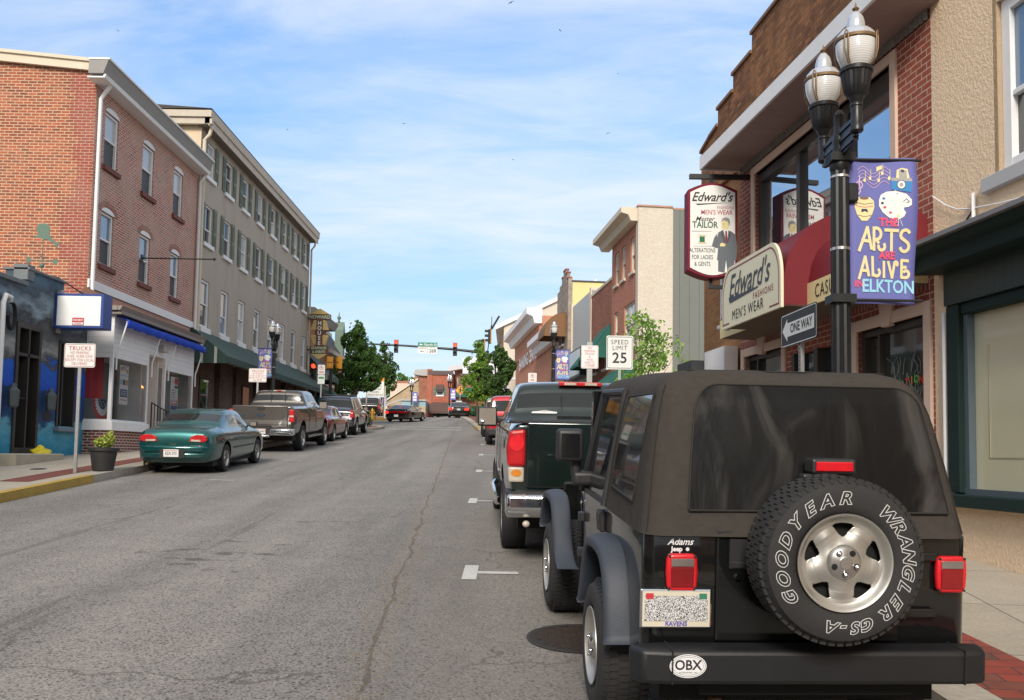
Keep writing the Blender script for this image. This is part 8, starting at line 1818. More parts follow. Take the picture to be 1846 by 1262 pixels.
def tundra():
    pm = paint('paint_dark_green', (0.012, 0.022, 0.020), .45, .22)
    t, c0, c3 = pickup('dark green pickup truck with towing mirrors parked ahead of the soft top four by four', .95, 9.15, radians(2.6), pm, 5.8, 2.0, 1.93, 3.7, 1.25, 2.0, 1.47, .40, tw=.76)
    mb = MB(); mb.box(-.80, .80, -.03, .03, .80, 1.475); mb.build('tailgate', pm, t, bevel=.02, bseg=3, smooth=True)
    mb = MB(); mb.box(-.98, .98, -.02, .06, 1.455, 1.49); mb.build('bed_rail', blackp, t, bevel=.01)
    for s in (-1, 1):
        pts = [(s * .81, 1.02), (s * .985, 1.02), (s * 1.0, 1.2), (s * .97, 1.38), (s * .81, 1.40)]
        l = lamp_poly(t, 'tail_lamp', pts, -.04, .18, rlens, .03)
        mb = MB(); mb.add([(s * .90 + .075 * cos(2*pi*i/20), -.046, 1.26 + .085 * sin(2*pi*i/20)) for i in range(20)], [tuple(range(20))]); mb.build('round_lens', lens('tail_red_bright', (0.8, .02, .03)), l)
        q = lamp_poly(t, 'lower_lamp', [(s * .82, .86), (s * .975, .86), (s * .985, 1.015), (s * .82, 1.015)], -.035, .16, clens, .02)
        mb = MB(); mb.add([(s * .90 + .055 * cos(2*pi*i/16), -.04, .955 + .035 * sin(2*pi*i/16)) for i in range(16)], [tuple(range(16))]); mb.build('amber_lens', alens, q)
    mb = MB(); mb.box(-1.0, 1.0, -.10, .3, .72, .77); mb.build('bumper_top', blackp, t, bevel=.015)
    mb = MB(); mb.prism([(-.14, .75), (.25, .75), (.25, .50), (-.05, .50), (-.16, .58)], -1.0, 1.0, 'x'); mb.build('bumper', chrome, t, bevel=.04, bseg=3, smooth=True)
    mb = MB(); mb.box(-.55, .55, -.165, -.12, .55, .74); mb.build('bumper_pad', blackp, t, bevel=.01); plate(t, 0, -.17, .64)
    mb = MB(); mb.sphere((-.79, -.03, .44), .038, 12, sz=.9); mb.build('fog_lamp', clens, t)
    mb = MB(); mb.box(-.95, -.55, 1.0, 1.04, .25, .62); mb.build('mud_flap', blackp, t)
    # rear window details, high brake lamp
    mb = MB(); mb.box(-.27, .27, c0 + .10, c0 + .18, 1.885, 1.935); h = mb.build('high_brake_lamp', rlens, t, bevel=.012, bseg=2)
    mb = MB()
    for x in (-.13, .13): mb.box(x - .075, x + .075, c0 + .09, c0 + .105, 1.895, 1.925)
    mb.build('clear_segment', clens, h)
    mb = MB()
    for x in (-.24, .24): mb.box(x - .006, x + .006, c0 + .01, c0 + .03, 1.56, 1.80)
    mb.build('window_slider_frame', blackp, t)
    random.seed(5); mb = MB()
    for k in range(26):
        x = -.62 + .012 * k; h1 = .015 + .03 * abs(sin(k * 1.7)) * (1 - abs(k - 13) / 15); mb.quad((x, c0 - .015, 1.535), (x + .014, c0 - .015, 1.535 + .004), (x + .02, c0 - .012, 1.54 + h1), (x + .004, c0 - .012, 1.545 + h1 * .6))
    mb.build('skyline_sticker', paper, t)
    # towing mirrors
    for s in (-1, 1):
        mb = MB(); mb.box(s * .99, s * 1.27, c3 - .42, c3 - .28, 1.31, 1.59); mb.box(s * .86, s * 1.01, c3 - .36, c3 - .30, 1.36, 1.46); o = mb.build('towing_mirror', blackp, t, bevel=.035, bseg=3, smooth=True)
        mb = MB(); mb.box(s * 1.01, s * 1.25, c3 - .43, c3 - .421, 1.335, 1.57); g_ = mb.build('mirror_glass', MATS['mirror_reflection_tan'], o)
        mb = MB(); mb.sphere((s * 1.21, c3 - .425, 1.38), .04, 8); mb.build('blind_spot_mirror', chrome, o)
        mb = MB(); mb.tube([(s * .98, 1.95, .46), (s * 1.02, 2.2, .42), (s * 1.02, 4.2, .42), (s * .98, 4.4, .46)], .05, 10); mb.build('step_bar', chrome, t, smooth=True)
        mb = MB(); mb.box(s * 1.0, s * 1.006, 2.1, 2.108, .5, 1.45); mb.box(s * 1.0, s * 1.006, 3.25, 3.258, .5, 1.45); mb.build('door_gap', wheelwell, t)
    mb = MB(); mb.lathe([(.001, -1.006), (.075, -1.006), (.08, -1.0)], 20, (0, 1.0, 1.22), 'x'); mb.build('fuel_flap', pm, t)
tundra()
# ------------------------------------------------------------------ the soft top four by four
def jeep():
    t = thing('soft_top_four_by_four', 'black four by four with brown soft top and spare wheel, nearest the camera', 'four by four', (1.375, 4.20, gz(4.2) + .006), (TILT, 0, .063))
    pk = paint('paint_black_gloss', (0.007, 0.0075, 0.008), .1, .14); fab = plain('soft_top_fabric', (0.047, 0.041, 0.036), .9, var=.08, scale=2.0, bmp=.2, fine=.2, spec=.2)
    
    nt_ = fab.node_tree; bb = nt_.nodes['Principled BSDF']; wr = N(nt_, 'ShaderNodeTexNoise', {'Vector': coords(nt_), 'Scale': 4.5, 'Detail': 2.0, 'Distortion': 1.2}); bn = bb.inputs['Normal'].links[0].from_node; b2 = N(nt_, 'ShaderNodeBump', {'Height': wr.outputs['Fac'], 'Strength': .45, 'Distance': .03}); nt_.links.new(b2.outputs[0], bn.inputs['Normal'])
    pk.node_tree.nodes['Principled BSDF'].inputs['Coat Weight'].default_value = .6; pk.node_tree.nodes['Principled BSDF'].inputs['Specular IOR Level'].default_value = .3
    fl = plain('flare_plastic', (0.040, 0.048, 0.064), .6, var=.2, scale=5, bmp=.15); bump_m = plain('bumper_plastic', (0.009, 0.010, 0.012), .5, var=.35, scale=3, bmp=.1)
    vin, nt, b = nodes_of('window_vinyl'); co = coords(nt)
    mp_ = N(nt, 'ShaderNodeMapping', {'Vector': co, 'Scale': (2.2, 1, .8), 'Rotation': (0, .5, 0)}); n = N(nt, 'ShaderNodeTexNoise', {'Vector': mp_.outputs[0], 'Scale': 2.0, 'Detail': 3.0, 'Distortion': 1.0})
    f = N(nt, 'ShaderNodeMapRange', {0: n.outputs['Fac'], 'From Min': .5, 'From Max': .72, 'To Max': 1.0}); nt.links.new(mixc(nt, f.outputs[0], (0.006, 0.006, 0.006), (0.045, 0.042, 0.040)), b.inputs['Base Color'])
    r_ = N(nt, 'ShaderNodeMapRange', {0: n.outputs['Fac'], 'To Min': .16, 'To Max': .5}); nt.links.new(r_.outputs[0], b.inputs['Roughness']); b.inputs['Specular IOR Level'].default_value = .22; bump(nt, b, n.outputs['Fac'], .3, .02)
    # ---- tub
    mb = MB()
    def slab(pts, z0, z1, m=0): mb.prism(pts, z0, z1, 'z', m)
    n = 6; r = .07
    plan = []
    for cx, cy, a0 in ((.755 - r, r, -90), ): pass
    pl_ = [(-.745, 2.05), (-.765, r)] + [(-.765 + r - r * cos(radians(90 * i / n)), r - r * sin(radians(90 * i / n))) for i in range(n + 1)][1:] + [(.775 - r + r * sin(radians(90 * i / n)), r - r * cos(radians(90 * i / n))) for i in range(n + 1)] + [(.765, 2.05)]
    slab(pl_, .50, 1.095)
    mb.prism([(-.72, 2.05), (.72, 2.05), (.60, 3.55), (-.60, 3.55)], .62, 1.06, 'z'); mb.prism([(-.745, 1.95), (.745, 1.95), (.745, 2.15), (-.745, 2.15)], 1.0, 1.10, 'z')
    me_o = mb.build('body', [pk, wheelwell], t)
    # wheel openings cut out of the tub
    for wy in (.80,):
        c_ = MB(); c_.lathe([(.001, -1.2), (.44, -1.2), (.44, -.48), (.001, -.48)], 32, (0, wy, .40), 'x', 1); c_.lathe([(.001, .48), (.44, .48), (.44, 1.2), (.001, 1.2)], 32, (0, wy, .40), 'x', 1)
        c = c_.build('cutter', [pk, wheelwell], t)
        bm = bmesh.new(); bm.from_mesh(c.data); bmesh.ops.remove_doubles(bm, verts=bm.verts, dist=.003); bmesh.ops.recalc_face_normals(bm, faces=bm.faces); bm.to_mesh(c.data); bm.free()
        bm = bmesh.new(); bm.from_mesh(me_o.data); bmesh.ops.recalc_face_normals(bm, faces=bm.faces); bm.to_mesh(me_o.data); bm.free()
        bv = me_o.modifiers.new('bev', 'BEVEL'); bv.width = .012; bv.segments = 2; bv.limit_method = 'ANGLE'; bv.angle_limit = radians(50)
        bo = me_o.modifiers.new('b', 'BOOLEAN'); bo.operation = 'DIFFERENCE'; bo.object = c; bo.solver = 'EXACT'
        dg = bpy.context.evaluated_depsgraph_get(); em = bpy.data.meshes.new_from_object(me_o.evaluated_get(dg)); me_o.modifiers.clear(); me_o.data = em; bpy.data.objects.remove(c)
        em.polygons.foreach_set('use_smooth', [True] * len(em.polygons)); em.set_sharp_from_angle(angle=radians(30))
    mb = MB(); mb.box(-.66, .66, .1, 3.5, .30, .52); mb.cyl((-.62, .8, .36), (.62, .8, .36), .05); mb.cyl((-.62, 3.17, .36), (.62, 3.17, .36), .05); mb.box(-.5, .5, -.02, .3, .36, .50); mb.build('underbody', wheelwell, t)
    mb = MB(); mb.tube([(-.40, -.02, .30), (-.40, .5, .32)], .028); mb.build('exhaust', plain('rusty_pipe', (.16, .09, .05), .7, .3), t)
    # tailgate and its seams, handle, lock
    mb = MB(); mb.box(-.435, .435, -.016, .01, .60, 1.09); tg = mb.build('tailgate', pk, t, bevel=.012, bseg=2)
    mb = MB(); mb.box(-.44, .44, -.03, .03, 1.085, 1.115); mb.build('tailgate_top_rail', blackp, tg, bevel=.006)
    mb = MB(); mb.box(-.375, -.29, -.024, -.015, .935, 1.075); mb.box(-.365, -.30, -.030, -.02, .94, .97); mb.build('latch_handle', blackp, tg, bevel=.006)
    mb = MB(); mb.cyl((-.335, -.015, .90), (-.335, -.034, .90), .013, .012, 14); mb.build('lock', chrome, tg)
    mb = MB(); mb.box(.40, .60, -.035, -.005, .98, 1.02); mb.cyl((.44, -.03, .97), (.44, -.03, 1.03), .015); mb.build('hinge', pk, tg, bevel=.006); mb = MB(); mb.box(.40, .60, -.035, -.005, .72, .76); mb.cyl((.44, -.03, .71), (.44, -.03, .77), .015); mb.build('hinge', pk, tg, bevel=.006)
    # ---- soft top: horizontal slices with a rounded rear
    lv = [(1.085, .775, -.035), (1.12, .768, -.022), (1.20, .757, .0), (1.40, .730, .055), (1.60, .697, .115), (1.72, .672, .155), (1.79, .640, .20), (1.835, .585, .265), (1.858, .50, .36), (1.868, .30, .60), (1.872, .02, .95)]
    def at(z):
        for (a, wa, ya), (b_, wb, yb) in zip(lv, lv[1:]):
            if z <= b_: k_ = (z - a) / (b_ - a); return wa + (wb - wa) * k_, ya + (yb - ya) * k_
        return lv[-1][1:]
    mb = MB(); rr = .13; kk = 10; rings = []
    for z, w, yr in lv:
        r_c = min(rr, w * .9); R = [(-w, y) for y in (1.88, 1.5, 1.2, 1.02, .8, .6, .4)] ; R = [(x, y) for x, y in R if y > yr + r_c + .02]
        while len(R) < 7: R.append((R[-1][0] if R else -w, yr + r_c + .015))
        R += [(-w + r_c - r_c * cos(radians(90 * i / kk)), yr + r_c - r_c * sin(radians(90 * i / kk))) for i in range(kk + 1)]
        inner = [(-w + r_c + (2 * (w - r_c)) * i / 12, yr) for i in range(1, 12)]
        full = R + inner + [(-x, y) for x, y in reversed(R)]; rings.append([(x, y + .006 * sin(x * 11 + z * 7) * (1 if abs(x) < w - .15 else .3), z + (.012 * sin(y * 6.5) if z > 1.8 and abs(x) > .1 else 0)) for x, y in full])
    k = len(rings[0]); mb.add([p for R in rings for p in R], [(j*k+i, j*k+i+1, (j+1)*k+i+1, (j+1)*k+i) for j in range(len(rings) - 1) for i in range(k - 1)])
    top = mb.build('soft_top', fab, t, smooth=True, angle=80, subsurf=1); 
    # keep the fabric off the door windows: the top above the doors is only the roof strip
    me = top.data; bm = bmesh.new(); bm.from_mesh(me); kill = [f_ for f_ in bm.faces if f_.calc_center_median().y > 1.02 and f_.calc_center_median().z < 1.75 and abs(f_.calc_center_median().x) > .6]; bmesh.ops.delete(bm, geom=kill, context='FACES'); bm.to_mesh(me); bm.free()
    # roof drape over the windscreen header
    mb = MB(); mb.prism([(1.80, 1.80), (2.0, 1.76), (2.02, 1.70), (1.98, 1.68), (1.80, 1.74)], -.63, .63, 'x'); mb.build('windscreen_header', fab, t, bevel=.02, bseg=2, smooth=True)
    # piping and seams
    sm = plain('seam_dark', (0.018, 0.016, 0.014), .8)
    mb = MB()
    def rear(x, z, d=.006): w, y = at(z); return (x, y - d, z)
    ol = []
    L0_, R0_, L1_, R1_ = -.565, .665, -.50, .60; zb_, zt_ = 1.205, 1.785; rc = .12
    ol += [(L0_, zb_), (L0_ + (L1_ - L0_) * .4, zb_ + .25), (L1_ - .01, zt_ - rc)] + [(L1_ + rc - rc * cos(radians(90 * i / 6)), zt_ - rc + rc * sin(radians(90 * i / 6))) for i in range(1, 7)] + [(R1_ - rc + rc * sin(radians(90 * i / 6)), zt_ - rc + rc * cos(radians(90 * i / 6))) for i in range(0, 7)] + [(R0_ - (R0_ - R1_) * .5, zb_ + .25), (R0_, zb_)]
    # window as a fan of strips following the sloping rear face
    def xb(z, side):
        P_ = [(p[1], p[0]) for p in ol if (p[0] < 0.05 if side < 0 else p[0] > 0.05)]; P_.sort()
        for (a, u), (b_, w) in zip(P_, P_[1:]):
            if a <= z <= b_: return u + (w - u) * (z - a) / max(1e-6, b_ - a)
        return P_[-1][1] if z > P_[-1][0] else P_[0][1]
    wz = frange(zb_, zt_, .024); g = [[rear(xb(z, -1) + (xb(z, 1) - xb(z, -1)) * i / 14, z, .010) for i in range(15)] for z in wz]; w_ = MB()
    for a, b_ in zip(g, g[1:]):
        for i in range(14): w_.quad(a[i], a[i+1], b_[i+1], b_[i])
    rw = w_.build('rear_window', vin, t, smooth=True)
    mb.tube([rear(x, z, .012) for x, z in ol], .0045, 6); mb.tube([rear(x, zb_ - .004, .012) for x in frange(L0_, R0_, .1)], .005, 6)
    for s in (-1, 1):
        mb.tube([(s * (at(z)[0] - .13 + .1335 * .82), at(z)[1] + .13 - .1335 * .57, z) for z in frange(1.10, 1.78, .08)], .004, 5)
    mb.tube([(x, 1.30 * 0 + at(1.855)[1] - .02, 1.856) for x in frange(-.5, .5, .1)], .004, 5)
    for s in (-1, 1): mb.tube([(s * (at(z)[0] + .004), 1.0, z) for z in frange(1.10, 1.76, .08)], .006, 5)
    for s in (-1, 1): mb.tube([(s * .757, y, 1.10) for y in frange(.1, 1.0, .15)], .008, 5)
    mb.build('piping', sm, t)
    # clear side windows of the top
    for s in (-1, 1):
        c4_ = [(.92, 1.225), (.30, 1.205), (.27, 1.735), (.86, 1.72)]; q = MB(); m_ = 8
        grid = [[(lambda u, v: ((c4_[0][0] * (1-u) + c4_[1][0] * u) * (1-v) + (c4_[3][0] * (1-u) + c4_[2][0] * u) * v, (c4_[0][1] * (1-u) + c4_[1][1] * u) * (1-v) + (c4_[3][1] * (1-u) + c4_[2][1] * u) * v))(i / m_, j / m_) for i in range(m_ + 1)] for j in range(m_ + 1)]
        P3 = lambda y, z: (s * (at(z)[0] + .007), y, z)
        for j in range(m_):
            for i in range(m_): q.quad(P3(*grid[j][i]), P3(*grid[j][i+1]), P3(*grid[j+1][i+1]), P3(*grid[j+1][i]))
        sw = q.build('quarter_window', glass('vinyl_side', (0.018, 0.018, 0.019), .10, .9, .1), t, smooth=True)
        q = MB(); q.tube([P3(*p) for p in c4_], .006, 6, closed=True); q.build('window_piping', sm, sw)
        # door: lower panel line, upper frame and glass
        X = s * .749
        q = MB(); q.box(X - s * .004, X + s * .006, 1.08, 1.93, .52, 1.085); d = q.build('door', pk, t, bevel=.01, bseg=2)
        q = MB()
        for a, b_ in (((1.06, 1.09), (1.06, 1.75)), ((1.95, 1.09), (1.80, 1.75)), ((1.06, 1.75), (1.80, 1.75))):
            q.tube([(s * at(a[1])[0], a[0], a[1]), (s * at(b_[1])[0], b_[0], b_[1])], .022, 8)
        q.box(s * .735, s * .765, 1.04, 1.96, 1.085, 1.115); q.build('door_frame', blackp, d, smooth=True)
        q = MB(); q.quad((s * .752, 1.07, 1.11), (s * .752, 1.94, 1.11), (s * .664, 1.80, 1.74), (s * .664, 1.07, 1.74)); q.build('door_glass', carglass, d)
        q = MB(); q.box(s * .755, s * .785, 1.12, 1.25, .93, 1.05); q.box(s * .78, s * .79, 1.13, 1.24, .98, 1.04); q.build('handle', blackp, d, bevel=.008)
        q = MB(); q.box(s * .752, s * .79, 1.93, 2.02, .88, .94); q.build('hinge', blackp, d, bevel=.006); q = MB(); q.box(s * .752, s * .79, 1.93, 2.02, .64, .70); q.build('hinge', blackp, d, bevel=.006)
        # mirror on an arm
        q = MB(); q.box(s * .70, s * .86, 1.80, 1.88, 1.13, 1.23); q.box(s * .80, s * .87, 1.81, 1.87, 1.18, 1.32); q.box(s * .795, s * .975, 1.74, 1.84, 1.295, 1.51); mr_ = q.build('wing_mirror', blackp, t, bevel=.035, bseg=4, smooth=True)
        q = MB(); q.box(s * .825, s * .945, 1.734, 1.741, 1.325, 1.48); q.build('mirror_glass', plain('mirror_dark', (0.05, 0.05, 0.055), .08, .8), mr_, bevel=.003)
        # flares: band swept along a profile
        for prof in ([(.30, .50), (.33, .68), (.40, .84), (.52, .935), (.66, .96), (.98, .955), (1.10, .91), (1.20, .78), (1.30, .58), (1.36, .50)], [(3.78, .62), (3.70, .78), (3.58, .90), (3.44, .96), (2.98, .965), (2.84, .92), (2.72, .78), (2.60, .60), (2.48, .52), (2.30, .49)]):
            q = MB(); ins, out_, th = s * .735, s * .885, .035; cy = .80 if prof[0][0] < 2 else 3.17
            pts = prof; vs = []; 
            for (y, z) in pts:
                dy, dz = y - cy, z - .36; L_ = sqrt(dy*dy + dz*dz); uy, uz = dy / L_, dz / L_
                vs += [(ins, y + uy * .012, z + uz * .012), (out_ - s * .03, y, z), (out_, y - uy * .02, z - uz * .02), (out_, y - uy * .07, z - uz * .07), (out_ - s * .02, y - uy * .075, z - uz * .075), (ins, y - uy * .03, z - uz * .03)]
            k6 = 6; F = [(j*k6+i, j*k6+(i+1) % k6, (j+1)*k6+(i+1) % k6, (j+1)*k6+i) for j in range(len(pts) - 1) for i in range(k6)] + [tuple(range(k6)), tuple((len(pts)-1)*k6 + i for i in reversed(range(k6)))]
            q.add(vs, F); q.build('wheel_flare', fl, t, smooth=True, angle=60, subsurf=2)
        q = MB(); q.lathe([(.001, 0), (.07, 0), (.075, .012), (.085, .012), (.088, 0)], 24, (s * .748, .33 - .12, .93), 'x'); q.build('fuel_filler', blackp, t) if s < 0 else None
        q = MB(); q.box(s * .70, s * .76, 1.95, 2.12, 1.1, 1.14); q.prism([(1.93, 1.10), (2.03, 1.10), (1.93, 1.76), (1.86, 1.76)], s * .66, s * .72, 'x'); q.build('windscreen_pillar', pk, t)
    mb = MB(); mb.quad((-.68, 2.0, 1.11), (.68, 2.0, 1.11), (.62, 1.88, 1.74), (-.62, 1.88, 1.74)); mb.build('windscreen', glass('clear_dark', (0.01, 0.012, 0.012), .03, .8), t)
    # interior: seats and roll bar behind the vinyl
    mb = MB(); mb.tube([(-.52, .75, 1.1), (-.52, .78, 1.62), (-.4, .8, 1.68), (.4, .8, 1.68), (.52, .78, 1.62), (.52, .75, 1.1)], .03); mb.build('roll_bar', blackp, t)
    # ---- bumper
    mb = MB(); P_ = [(-.84, -.05), (-.84, -.10), (-.80, -.165), (-.68, -.18), (.66, -.18), (.76, -.165), (.79, -.10), (.79, -.02), (.68, -.02), (-.70, -.02)]
    mb.prism(P_, .455, .605, 'z'); bp = mb.build('rear_bumper', bump_m, t, bevel=.02, bseg=3, smooth=True, angle=40)
    mb = MB(); mb.box(-.672, -.666, -.186, -.03, .458, .609); mb.box(.652, .658, -.186, -.03, .458, .609); mb.build('end_cap_joint', wheelwell, bp)
    mb = MB(); mb.add([(-.60 + .082 * cos(2*pi*i/36), -.1815, .540 + .052 * sin(2*pi*i/36)) for i in range(36)], [tuple(range(36))], 0)
    for rx, rz_, th in ((.076, .046, .0016), (.068, .039, .001)):
        for i in range(36):
            a, b_ = 2*pi*i/36, 2*pi*(i+1)/36; mb.quad(*[(-.60 + (rx + d_) * cos(q), -.1825, .540 + (rz_ + d_) * sin(q)) for d_, q in ((0, a), (0, b_), (th, b_), (th, a))], 1)
    mb.text('OBX', .060, TW(-.60, -.183, .543), 1, offset=.0012, xs=.95); mb.text('OUTER BANKS - NC', .009, TW(-.60, -.183, .512), 1); mb.build('oval_sticker', [paper, inkblk], bp)
    # ---- lamps, plate, dealer badge
    for s, cx in ((-1, -.595), (1, .672)):
        mb = MB(); mb.prism([(cx - .066 + a_, z) if 0 else (cx + a_, z) for a_, z in ((-.055, .835), (.055, .835), (.07, .86), (.074, .92), (.07, .985), (.055, 1.005), (-.055, 1.005), (-.07, .985), (-.074, .92), (-.07, .86))], -.034, -.002, 'y'); h = mb.build('tail_lamp', lens('lamp_surround', (0.60, .008, .016), .4), t, bevel=.012, bseg=3, smooth=True, angle=50)
        mb = MB(); mb.box(cx - .052, cx + .052, -.040, -.035, .855, .945); mb.build('red_lens', lens('tail_red_deep', (0.20, .004, .007)), h, bevel=.008, bseg=2)
        mb = MB(); mb.box(cx - .052, cx + .052, -.040, -.035, .948, .984); mb.build('clear_lens', lens('tail_smoke', (0.16, .14, .13)), h, bevel=.006, bseg=2)
        mb = MB()
        for u in (-.058, .058):
            for z in (.848, .994): mb.cyl((cx + u, -.033, z), (cx + u, -.038, z), .006, n=8)
        mb.build('screw', blackp, h)
    ph = MB(); ph.box(-.785, -.455, -.030, -.012, .665, .845); o = ph.build('number_plate', [chrome], t, bevel=.008, bseg=2)
    pm_, nt, b = nodes_of('blurred_plate'); co = coords(nt); nn = N(nt, 'ShaderNodeTexWhiteNoise'); sn = N(nt, 'ShaderNodeVectorMath', {0: co, 1: (.0022, .0022, .0022)}, operation='SNAP'); nt.links.new(sn.outputs[0], nn.inputs['Vector'])
    gt = N(nt, 'ShaderNodeMath', {0: nn.outputs['Value'], 1: .47}, operation='GREATER_THAN'); nt.links.new(mixc(nt, gt.outputs[0], (.03, .03, .03), (.75, .75, .75)), b.inputs['Base Color']); b.inputs['Roughness'].default_value = .5
    mb = MB(); mb.box(-.775, -.465, -.033, -.030, .675, .835, 2); mb.box(-.765, -.475, -.0345, -.033, .700, .815, 0); mb.text('RAVENS', .028, TW(-.62, -.0355, .688), 1, offset=.001); mb.box(-.76, -.725, -.0355, -.0345, .80, .826, 3); mb.box(-.515, -.48, -.0355, -.0345, .80, .826, 4)
    mb.build('plate_face', [pm_, plain('plate_purple', (0.14, 0.12, 0.42), .5), plain('plate_cream', (0.62, 0.57, 0.46), .5), inkred, plain('plate_green', (0.04, 0.2, 0.12), .5)], o)
    mb = MB(); mb.text('Adams', .042, TW(-.60, -.004, 1.055), 0, shear=.4, offset=.0008); mb.text('Jeep', .030, TW(-.615, -.004, 1.022), 0, offset=.0012); 
    mb.add([(-.565 + (.010 if i % 2 else .007) * cos(2*pi*i/20), -.004, 1.022 + (.010 if i % 2 else .007) * sin(2*pi*i/20)) for i in range(20)], [tuple(range(20))]); mb.build('dealer_badge', paper, t)
    # ---- high brake lamp
    mb = MB(); mb.box(-.02, .185, -.085, .02, 1.38, 1.45); mb.box(-.06, .12, -.08, -.02, 1.10, 1.38); hb = mb.build('high_brake_lamp', blackp, t, bevel=.012, bseg=2)
    mb = MB(); mb.box(-.004, .169, -.091, -.084, 1.394, 1.437); mb.build('red_lens', lens('tail_red_high', (0.62, .01, .02)), hb, bevel=.004)
    # ---- wheels
    def offroad(T, parent, letters=False, r=.36, rim=.205, dep=.22, sp=1.0):
        mb = MB(); pr = [(rim, -.01), (rim + .010, -.022), (rim + .04, -.034), (rim + .095, -.034), (rim + .125, -.022), (r * .965, .01), (r * .99, .03), (r * .99, dep - .03), (r * .965, dep - .01), (rim + .09, dep + .02), (rim, dep)]
        mb.lathe(pr[::-1], 72, (0, 0, 0), 'y', 0, T=T)
        n = 58
        for q in range(n):
            for s0, s1, da in ((.012, .055, 0), (.065, .115, .5), (.125, .17, .15), (.18, .222, .6)):
                A = T @ Matrix.Rotation(2 * pi * (q + da) / n, 4, 'Y'); hh = pi * r / n * .74; lr = r * .975 if s0 < .02 else r * .985
                mb.box(-hh, hh, s0, s1, lr - .004, r + .0025, 0, A)
            A = T @ Matrix.Rotation(2 * pi * (q + .5) / n, 4, 'Y'); mb.add([(-.005, -.016, r * .945), (.005, -.016, r * .945), (.006, .012, r * .985), (-.006, .012, r * .985)], [(0, 1, 2, 3)], 0, A)
        w = mb.build('spare_wheel' if letters else 'wheel', plain('tyre_weathered', (0.021, 0.021, 0.022), .78, var=.35, scale=4, bmp=.25), parent, smooth=True, angle=40)
        # pressed rim with five openings
        mb = MB(); na, nr = 300, 36
        prof = [(rim + .004, -.030), (rim + .001, -.036), (rim - .006, -.034), (rim - .012, -.020), (rim - .028, .0), (rim - .045, .006), (.125, .004), (.10, -.004), (.08, -.012), (.0745, -.014)]
        def pf(rr_):
            for (a, u), (b_, v) in zip(prof, prof[1:]):
                if b_ <= rr_ <= a: return u + (v - u) * (a - rr_) / (a - b_ + 1e-9)
            return prof[-1][1]
        rs = [rim + .004, rim + .001, rim - .006, rim - .012, rim - .02] + frange_desc(rim - .028, .0745, nr)
        def hole(rr_, a):
            m = ((a - radians(90)) / (2 * pi / 5)) % 1; m = min(m, 1 - m) * 2 * pi / 5
            k_ = (rr_ - .108) / (.166 - .108)
            return 0 < k_ < 1 and m < (.10 + .235 * k_) * (1 if k_ < .8 else (1.1 - (k_ - .8) * 1.8)) * (1 if k_ > .18 else .4 + 3.3 * k_)
        vs = [(rr_ * cos(2*pi*i/na), pf(rr_) + .012 * max(0, 1 - abs(rr_ - .13) / .05) * cos(5 * (2*pi*i/na - pi/2)), rr_ * sin(2*pi*i/na)) for rr_ in rs for i in range(na)]; F = []
        for j in range(len(rs) - 1):
            for i in range(na):
                a = 2*pi*(i + .5)/na; rm_ = (rs[j] + rs[j+1]) / 2
                if hole(rm_, a): continue
                F.append((j*na+i, j*na+(i+1) % na, (j+1)*na+(i+1) % na, (j+1)*na+i))
        mb.add(vs, F, 0, T); rmo = mb.build('rim', plain('pressed_silver', (0.47, 0.46, 0.43), .42, .75, var=.16, scale=7, bmp=.05), w, smooth=True, angle=50, solid=.006)
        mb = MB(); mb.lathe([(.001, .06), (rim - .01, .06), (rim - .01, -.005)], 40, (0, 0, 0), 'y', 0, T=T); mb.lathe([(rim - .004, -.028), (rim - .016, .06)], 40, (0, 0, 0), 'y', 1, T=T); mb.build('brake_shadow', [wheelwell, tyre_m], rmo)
        mb = MB(); pr = [(.001, -.042), (.024, -.042), (.0265, -.038), (.03, -.036), (.060, -.030), (.074, -.016), (.0755, -.008)]; mb.lathe(pr[::-1], 40, (0, 0, 0), 'y', 0, T=T); cap = mb.build('hub_cap', plain('cap_silver', (0.42, 0.41, 0.39), .3, .8), w, smooth=True, angle=40)
        mb = MB()
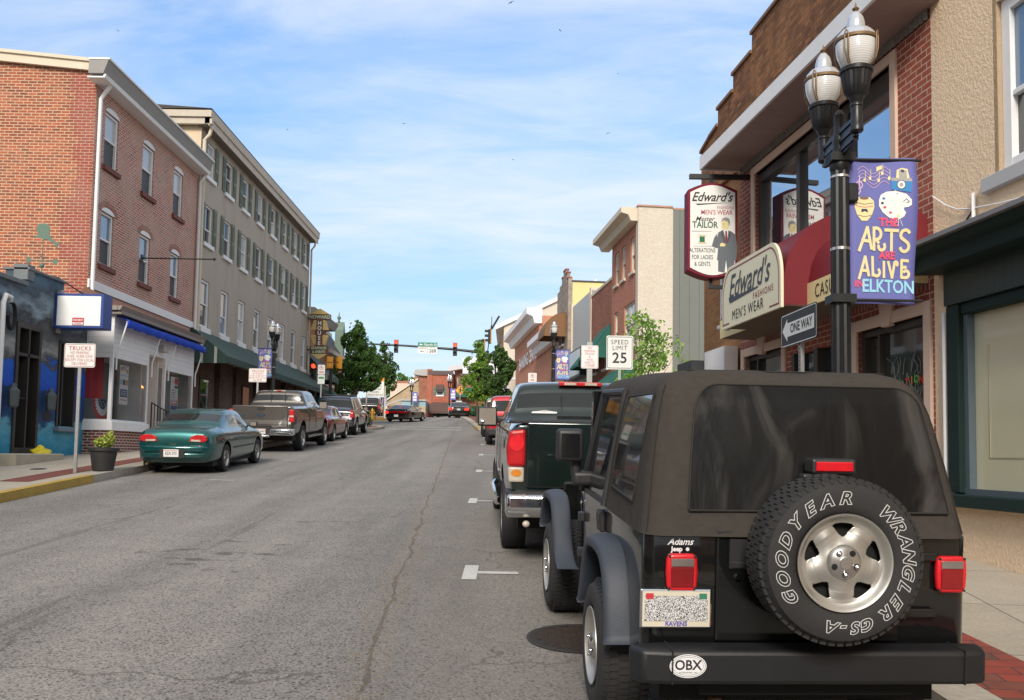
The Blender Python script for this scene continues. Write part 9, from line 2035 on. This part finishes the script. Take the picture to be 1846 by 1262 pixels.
        for q in range(5):
            a = radians(90 + 36 + 72 * q); x, z = .050 * cos(a), .050 * sin(a); m_ = 1
            mb.add([(x + .0135 * cos(2*pi*i/14), -.0345 - .0 , z + .0135 * sin(2*pi*i/14)) for i in range(14)], [tuple(range(14))], 1, T)
            if q not in (1, 4): 
                for (r0, h0), (r1, h1) in (((.011, -.035), (.010, -.046)), ((.010, -.046), (.001, -.052))):
                    mb.add([(x + r0 * cos(2*pi*i/12), h0, z + r0 * sin(2*pi*i/12)) for i in range(12)] + [(x + r1 * cos(2*pi*i/12), h1, z + r1 * sin(2*pi*i/12)) for i in range(12)], [(i, (i+1) % 12, 12 + (i+1) % 12, 12 + i) for i in range(12)], 0, T)
        mb.build('wheel_nut', [chrome, wheelwell], cap, smooth=True)
        if letters:
            mb = MB()
            def arc_text(s_, a0, a1, size=.072):
                for i, ch in enumerate(s_):
                    a = radians(a0 + (a1 - a0) * i / (len(s_) - 1)); rr_ = .272
                    for m_, off, yy in ((0, .0042, -.0358), (1, .0010, -.0368)):
                        A = T @ Matrix.Translation((rr_ * cos(a), yy, rr_ * sin(a))) @ Matrix.Rotation(pi/2 - a, 4, 'Y') @ RX90; mb.text(ch, size, A, m_, offset=off, shear=.3, xs=1.15)
            arc_text('GOODYEAR', 213, 92); arc_text('WRANGLER', 49.5, -48); arc_text('GS-A', -68, -101, .066); mb.build('lettering', [plain('letter_white', (0.55, 0.56, 0.56), .6), MATS['tyre_weathered']], w)
        return w
    offroad(Matrix.Translation((.012, -.345, 1.03)) @ Matrix.Diagonal((1, .82, 1, 1)), t, True, r=.357)
    mb = MB(); mb.cyl((0, -.02, 1.02), (0, -.30, 1.03), .09, .07); mb.box(-.12, .12, -.14, -.01, .90, 1.16); mb.build('spare_carrier', blackp, t, bevel=.01)
    for s in (-1, 1):
        for wy in (.80, 3.17):
            T = Matrix.Translation((s * .845, wy, .362)) @ Matrix.Rotation(radians(-90 if s < 0 else 90), 4, 'Z'); offroad(T, t)
    mb = MB(); mb.box(-.70, .70, 3.56, 3.62, .55, 1.0); mb.build('grille', pk, t, bevel=.02); mb = MB(); mb.box(-.8, .8, 3.7, 3.82, .45, .6); mb.build('front_bumper', bump_m, t, bevel=.02)
def frange_desc(a, b, n): return [a + (b - a) * i / n for i in range(n + 1)]
jeep()
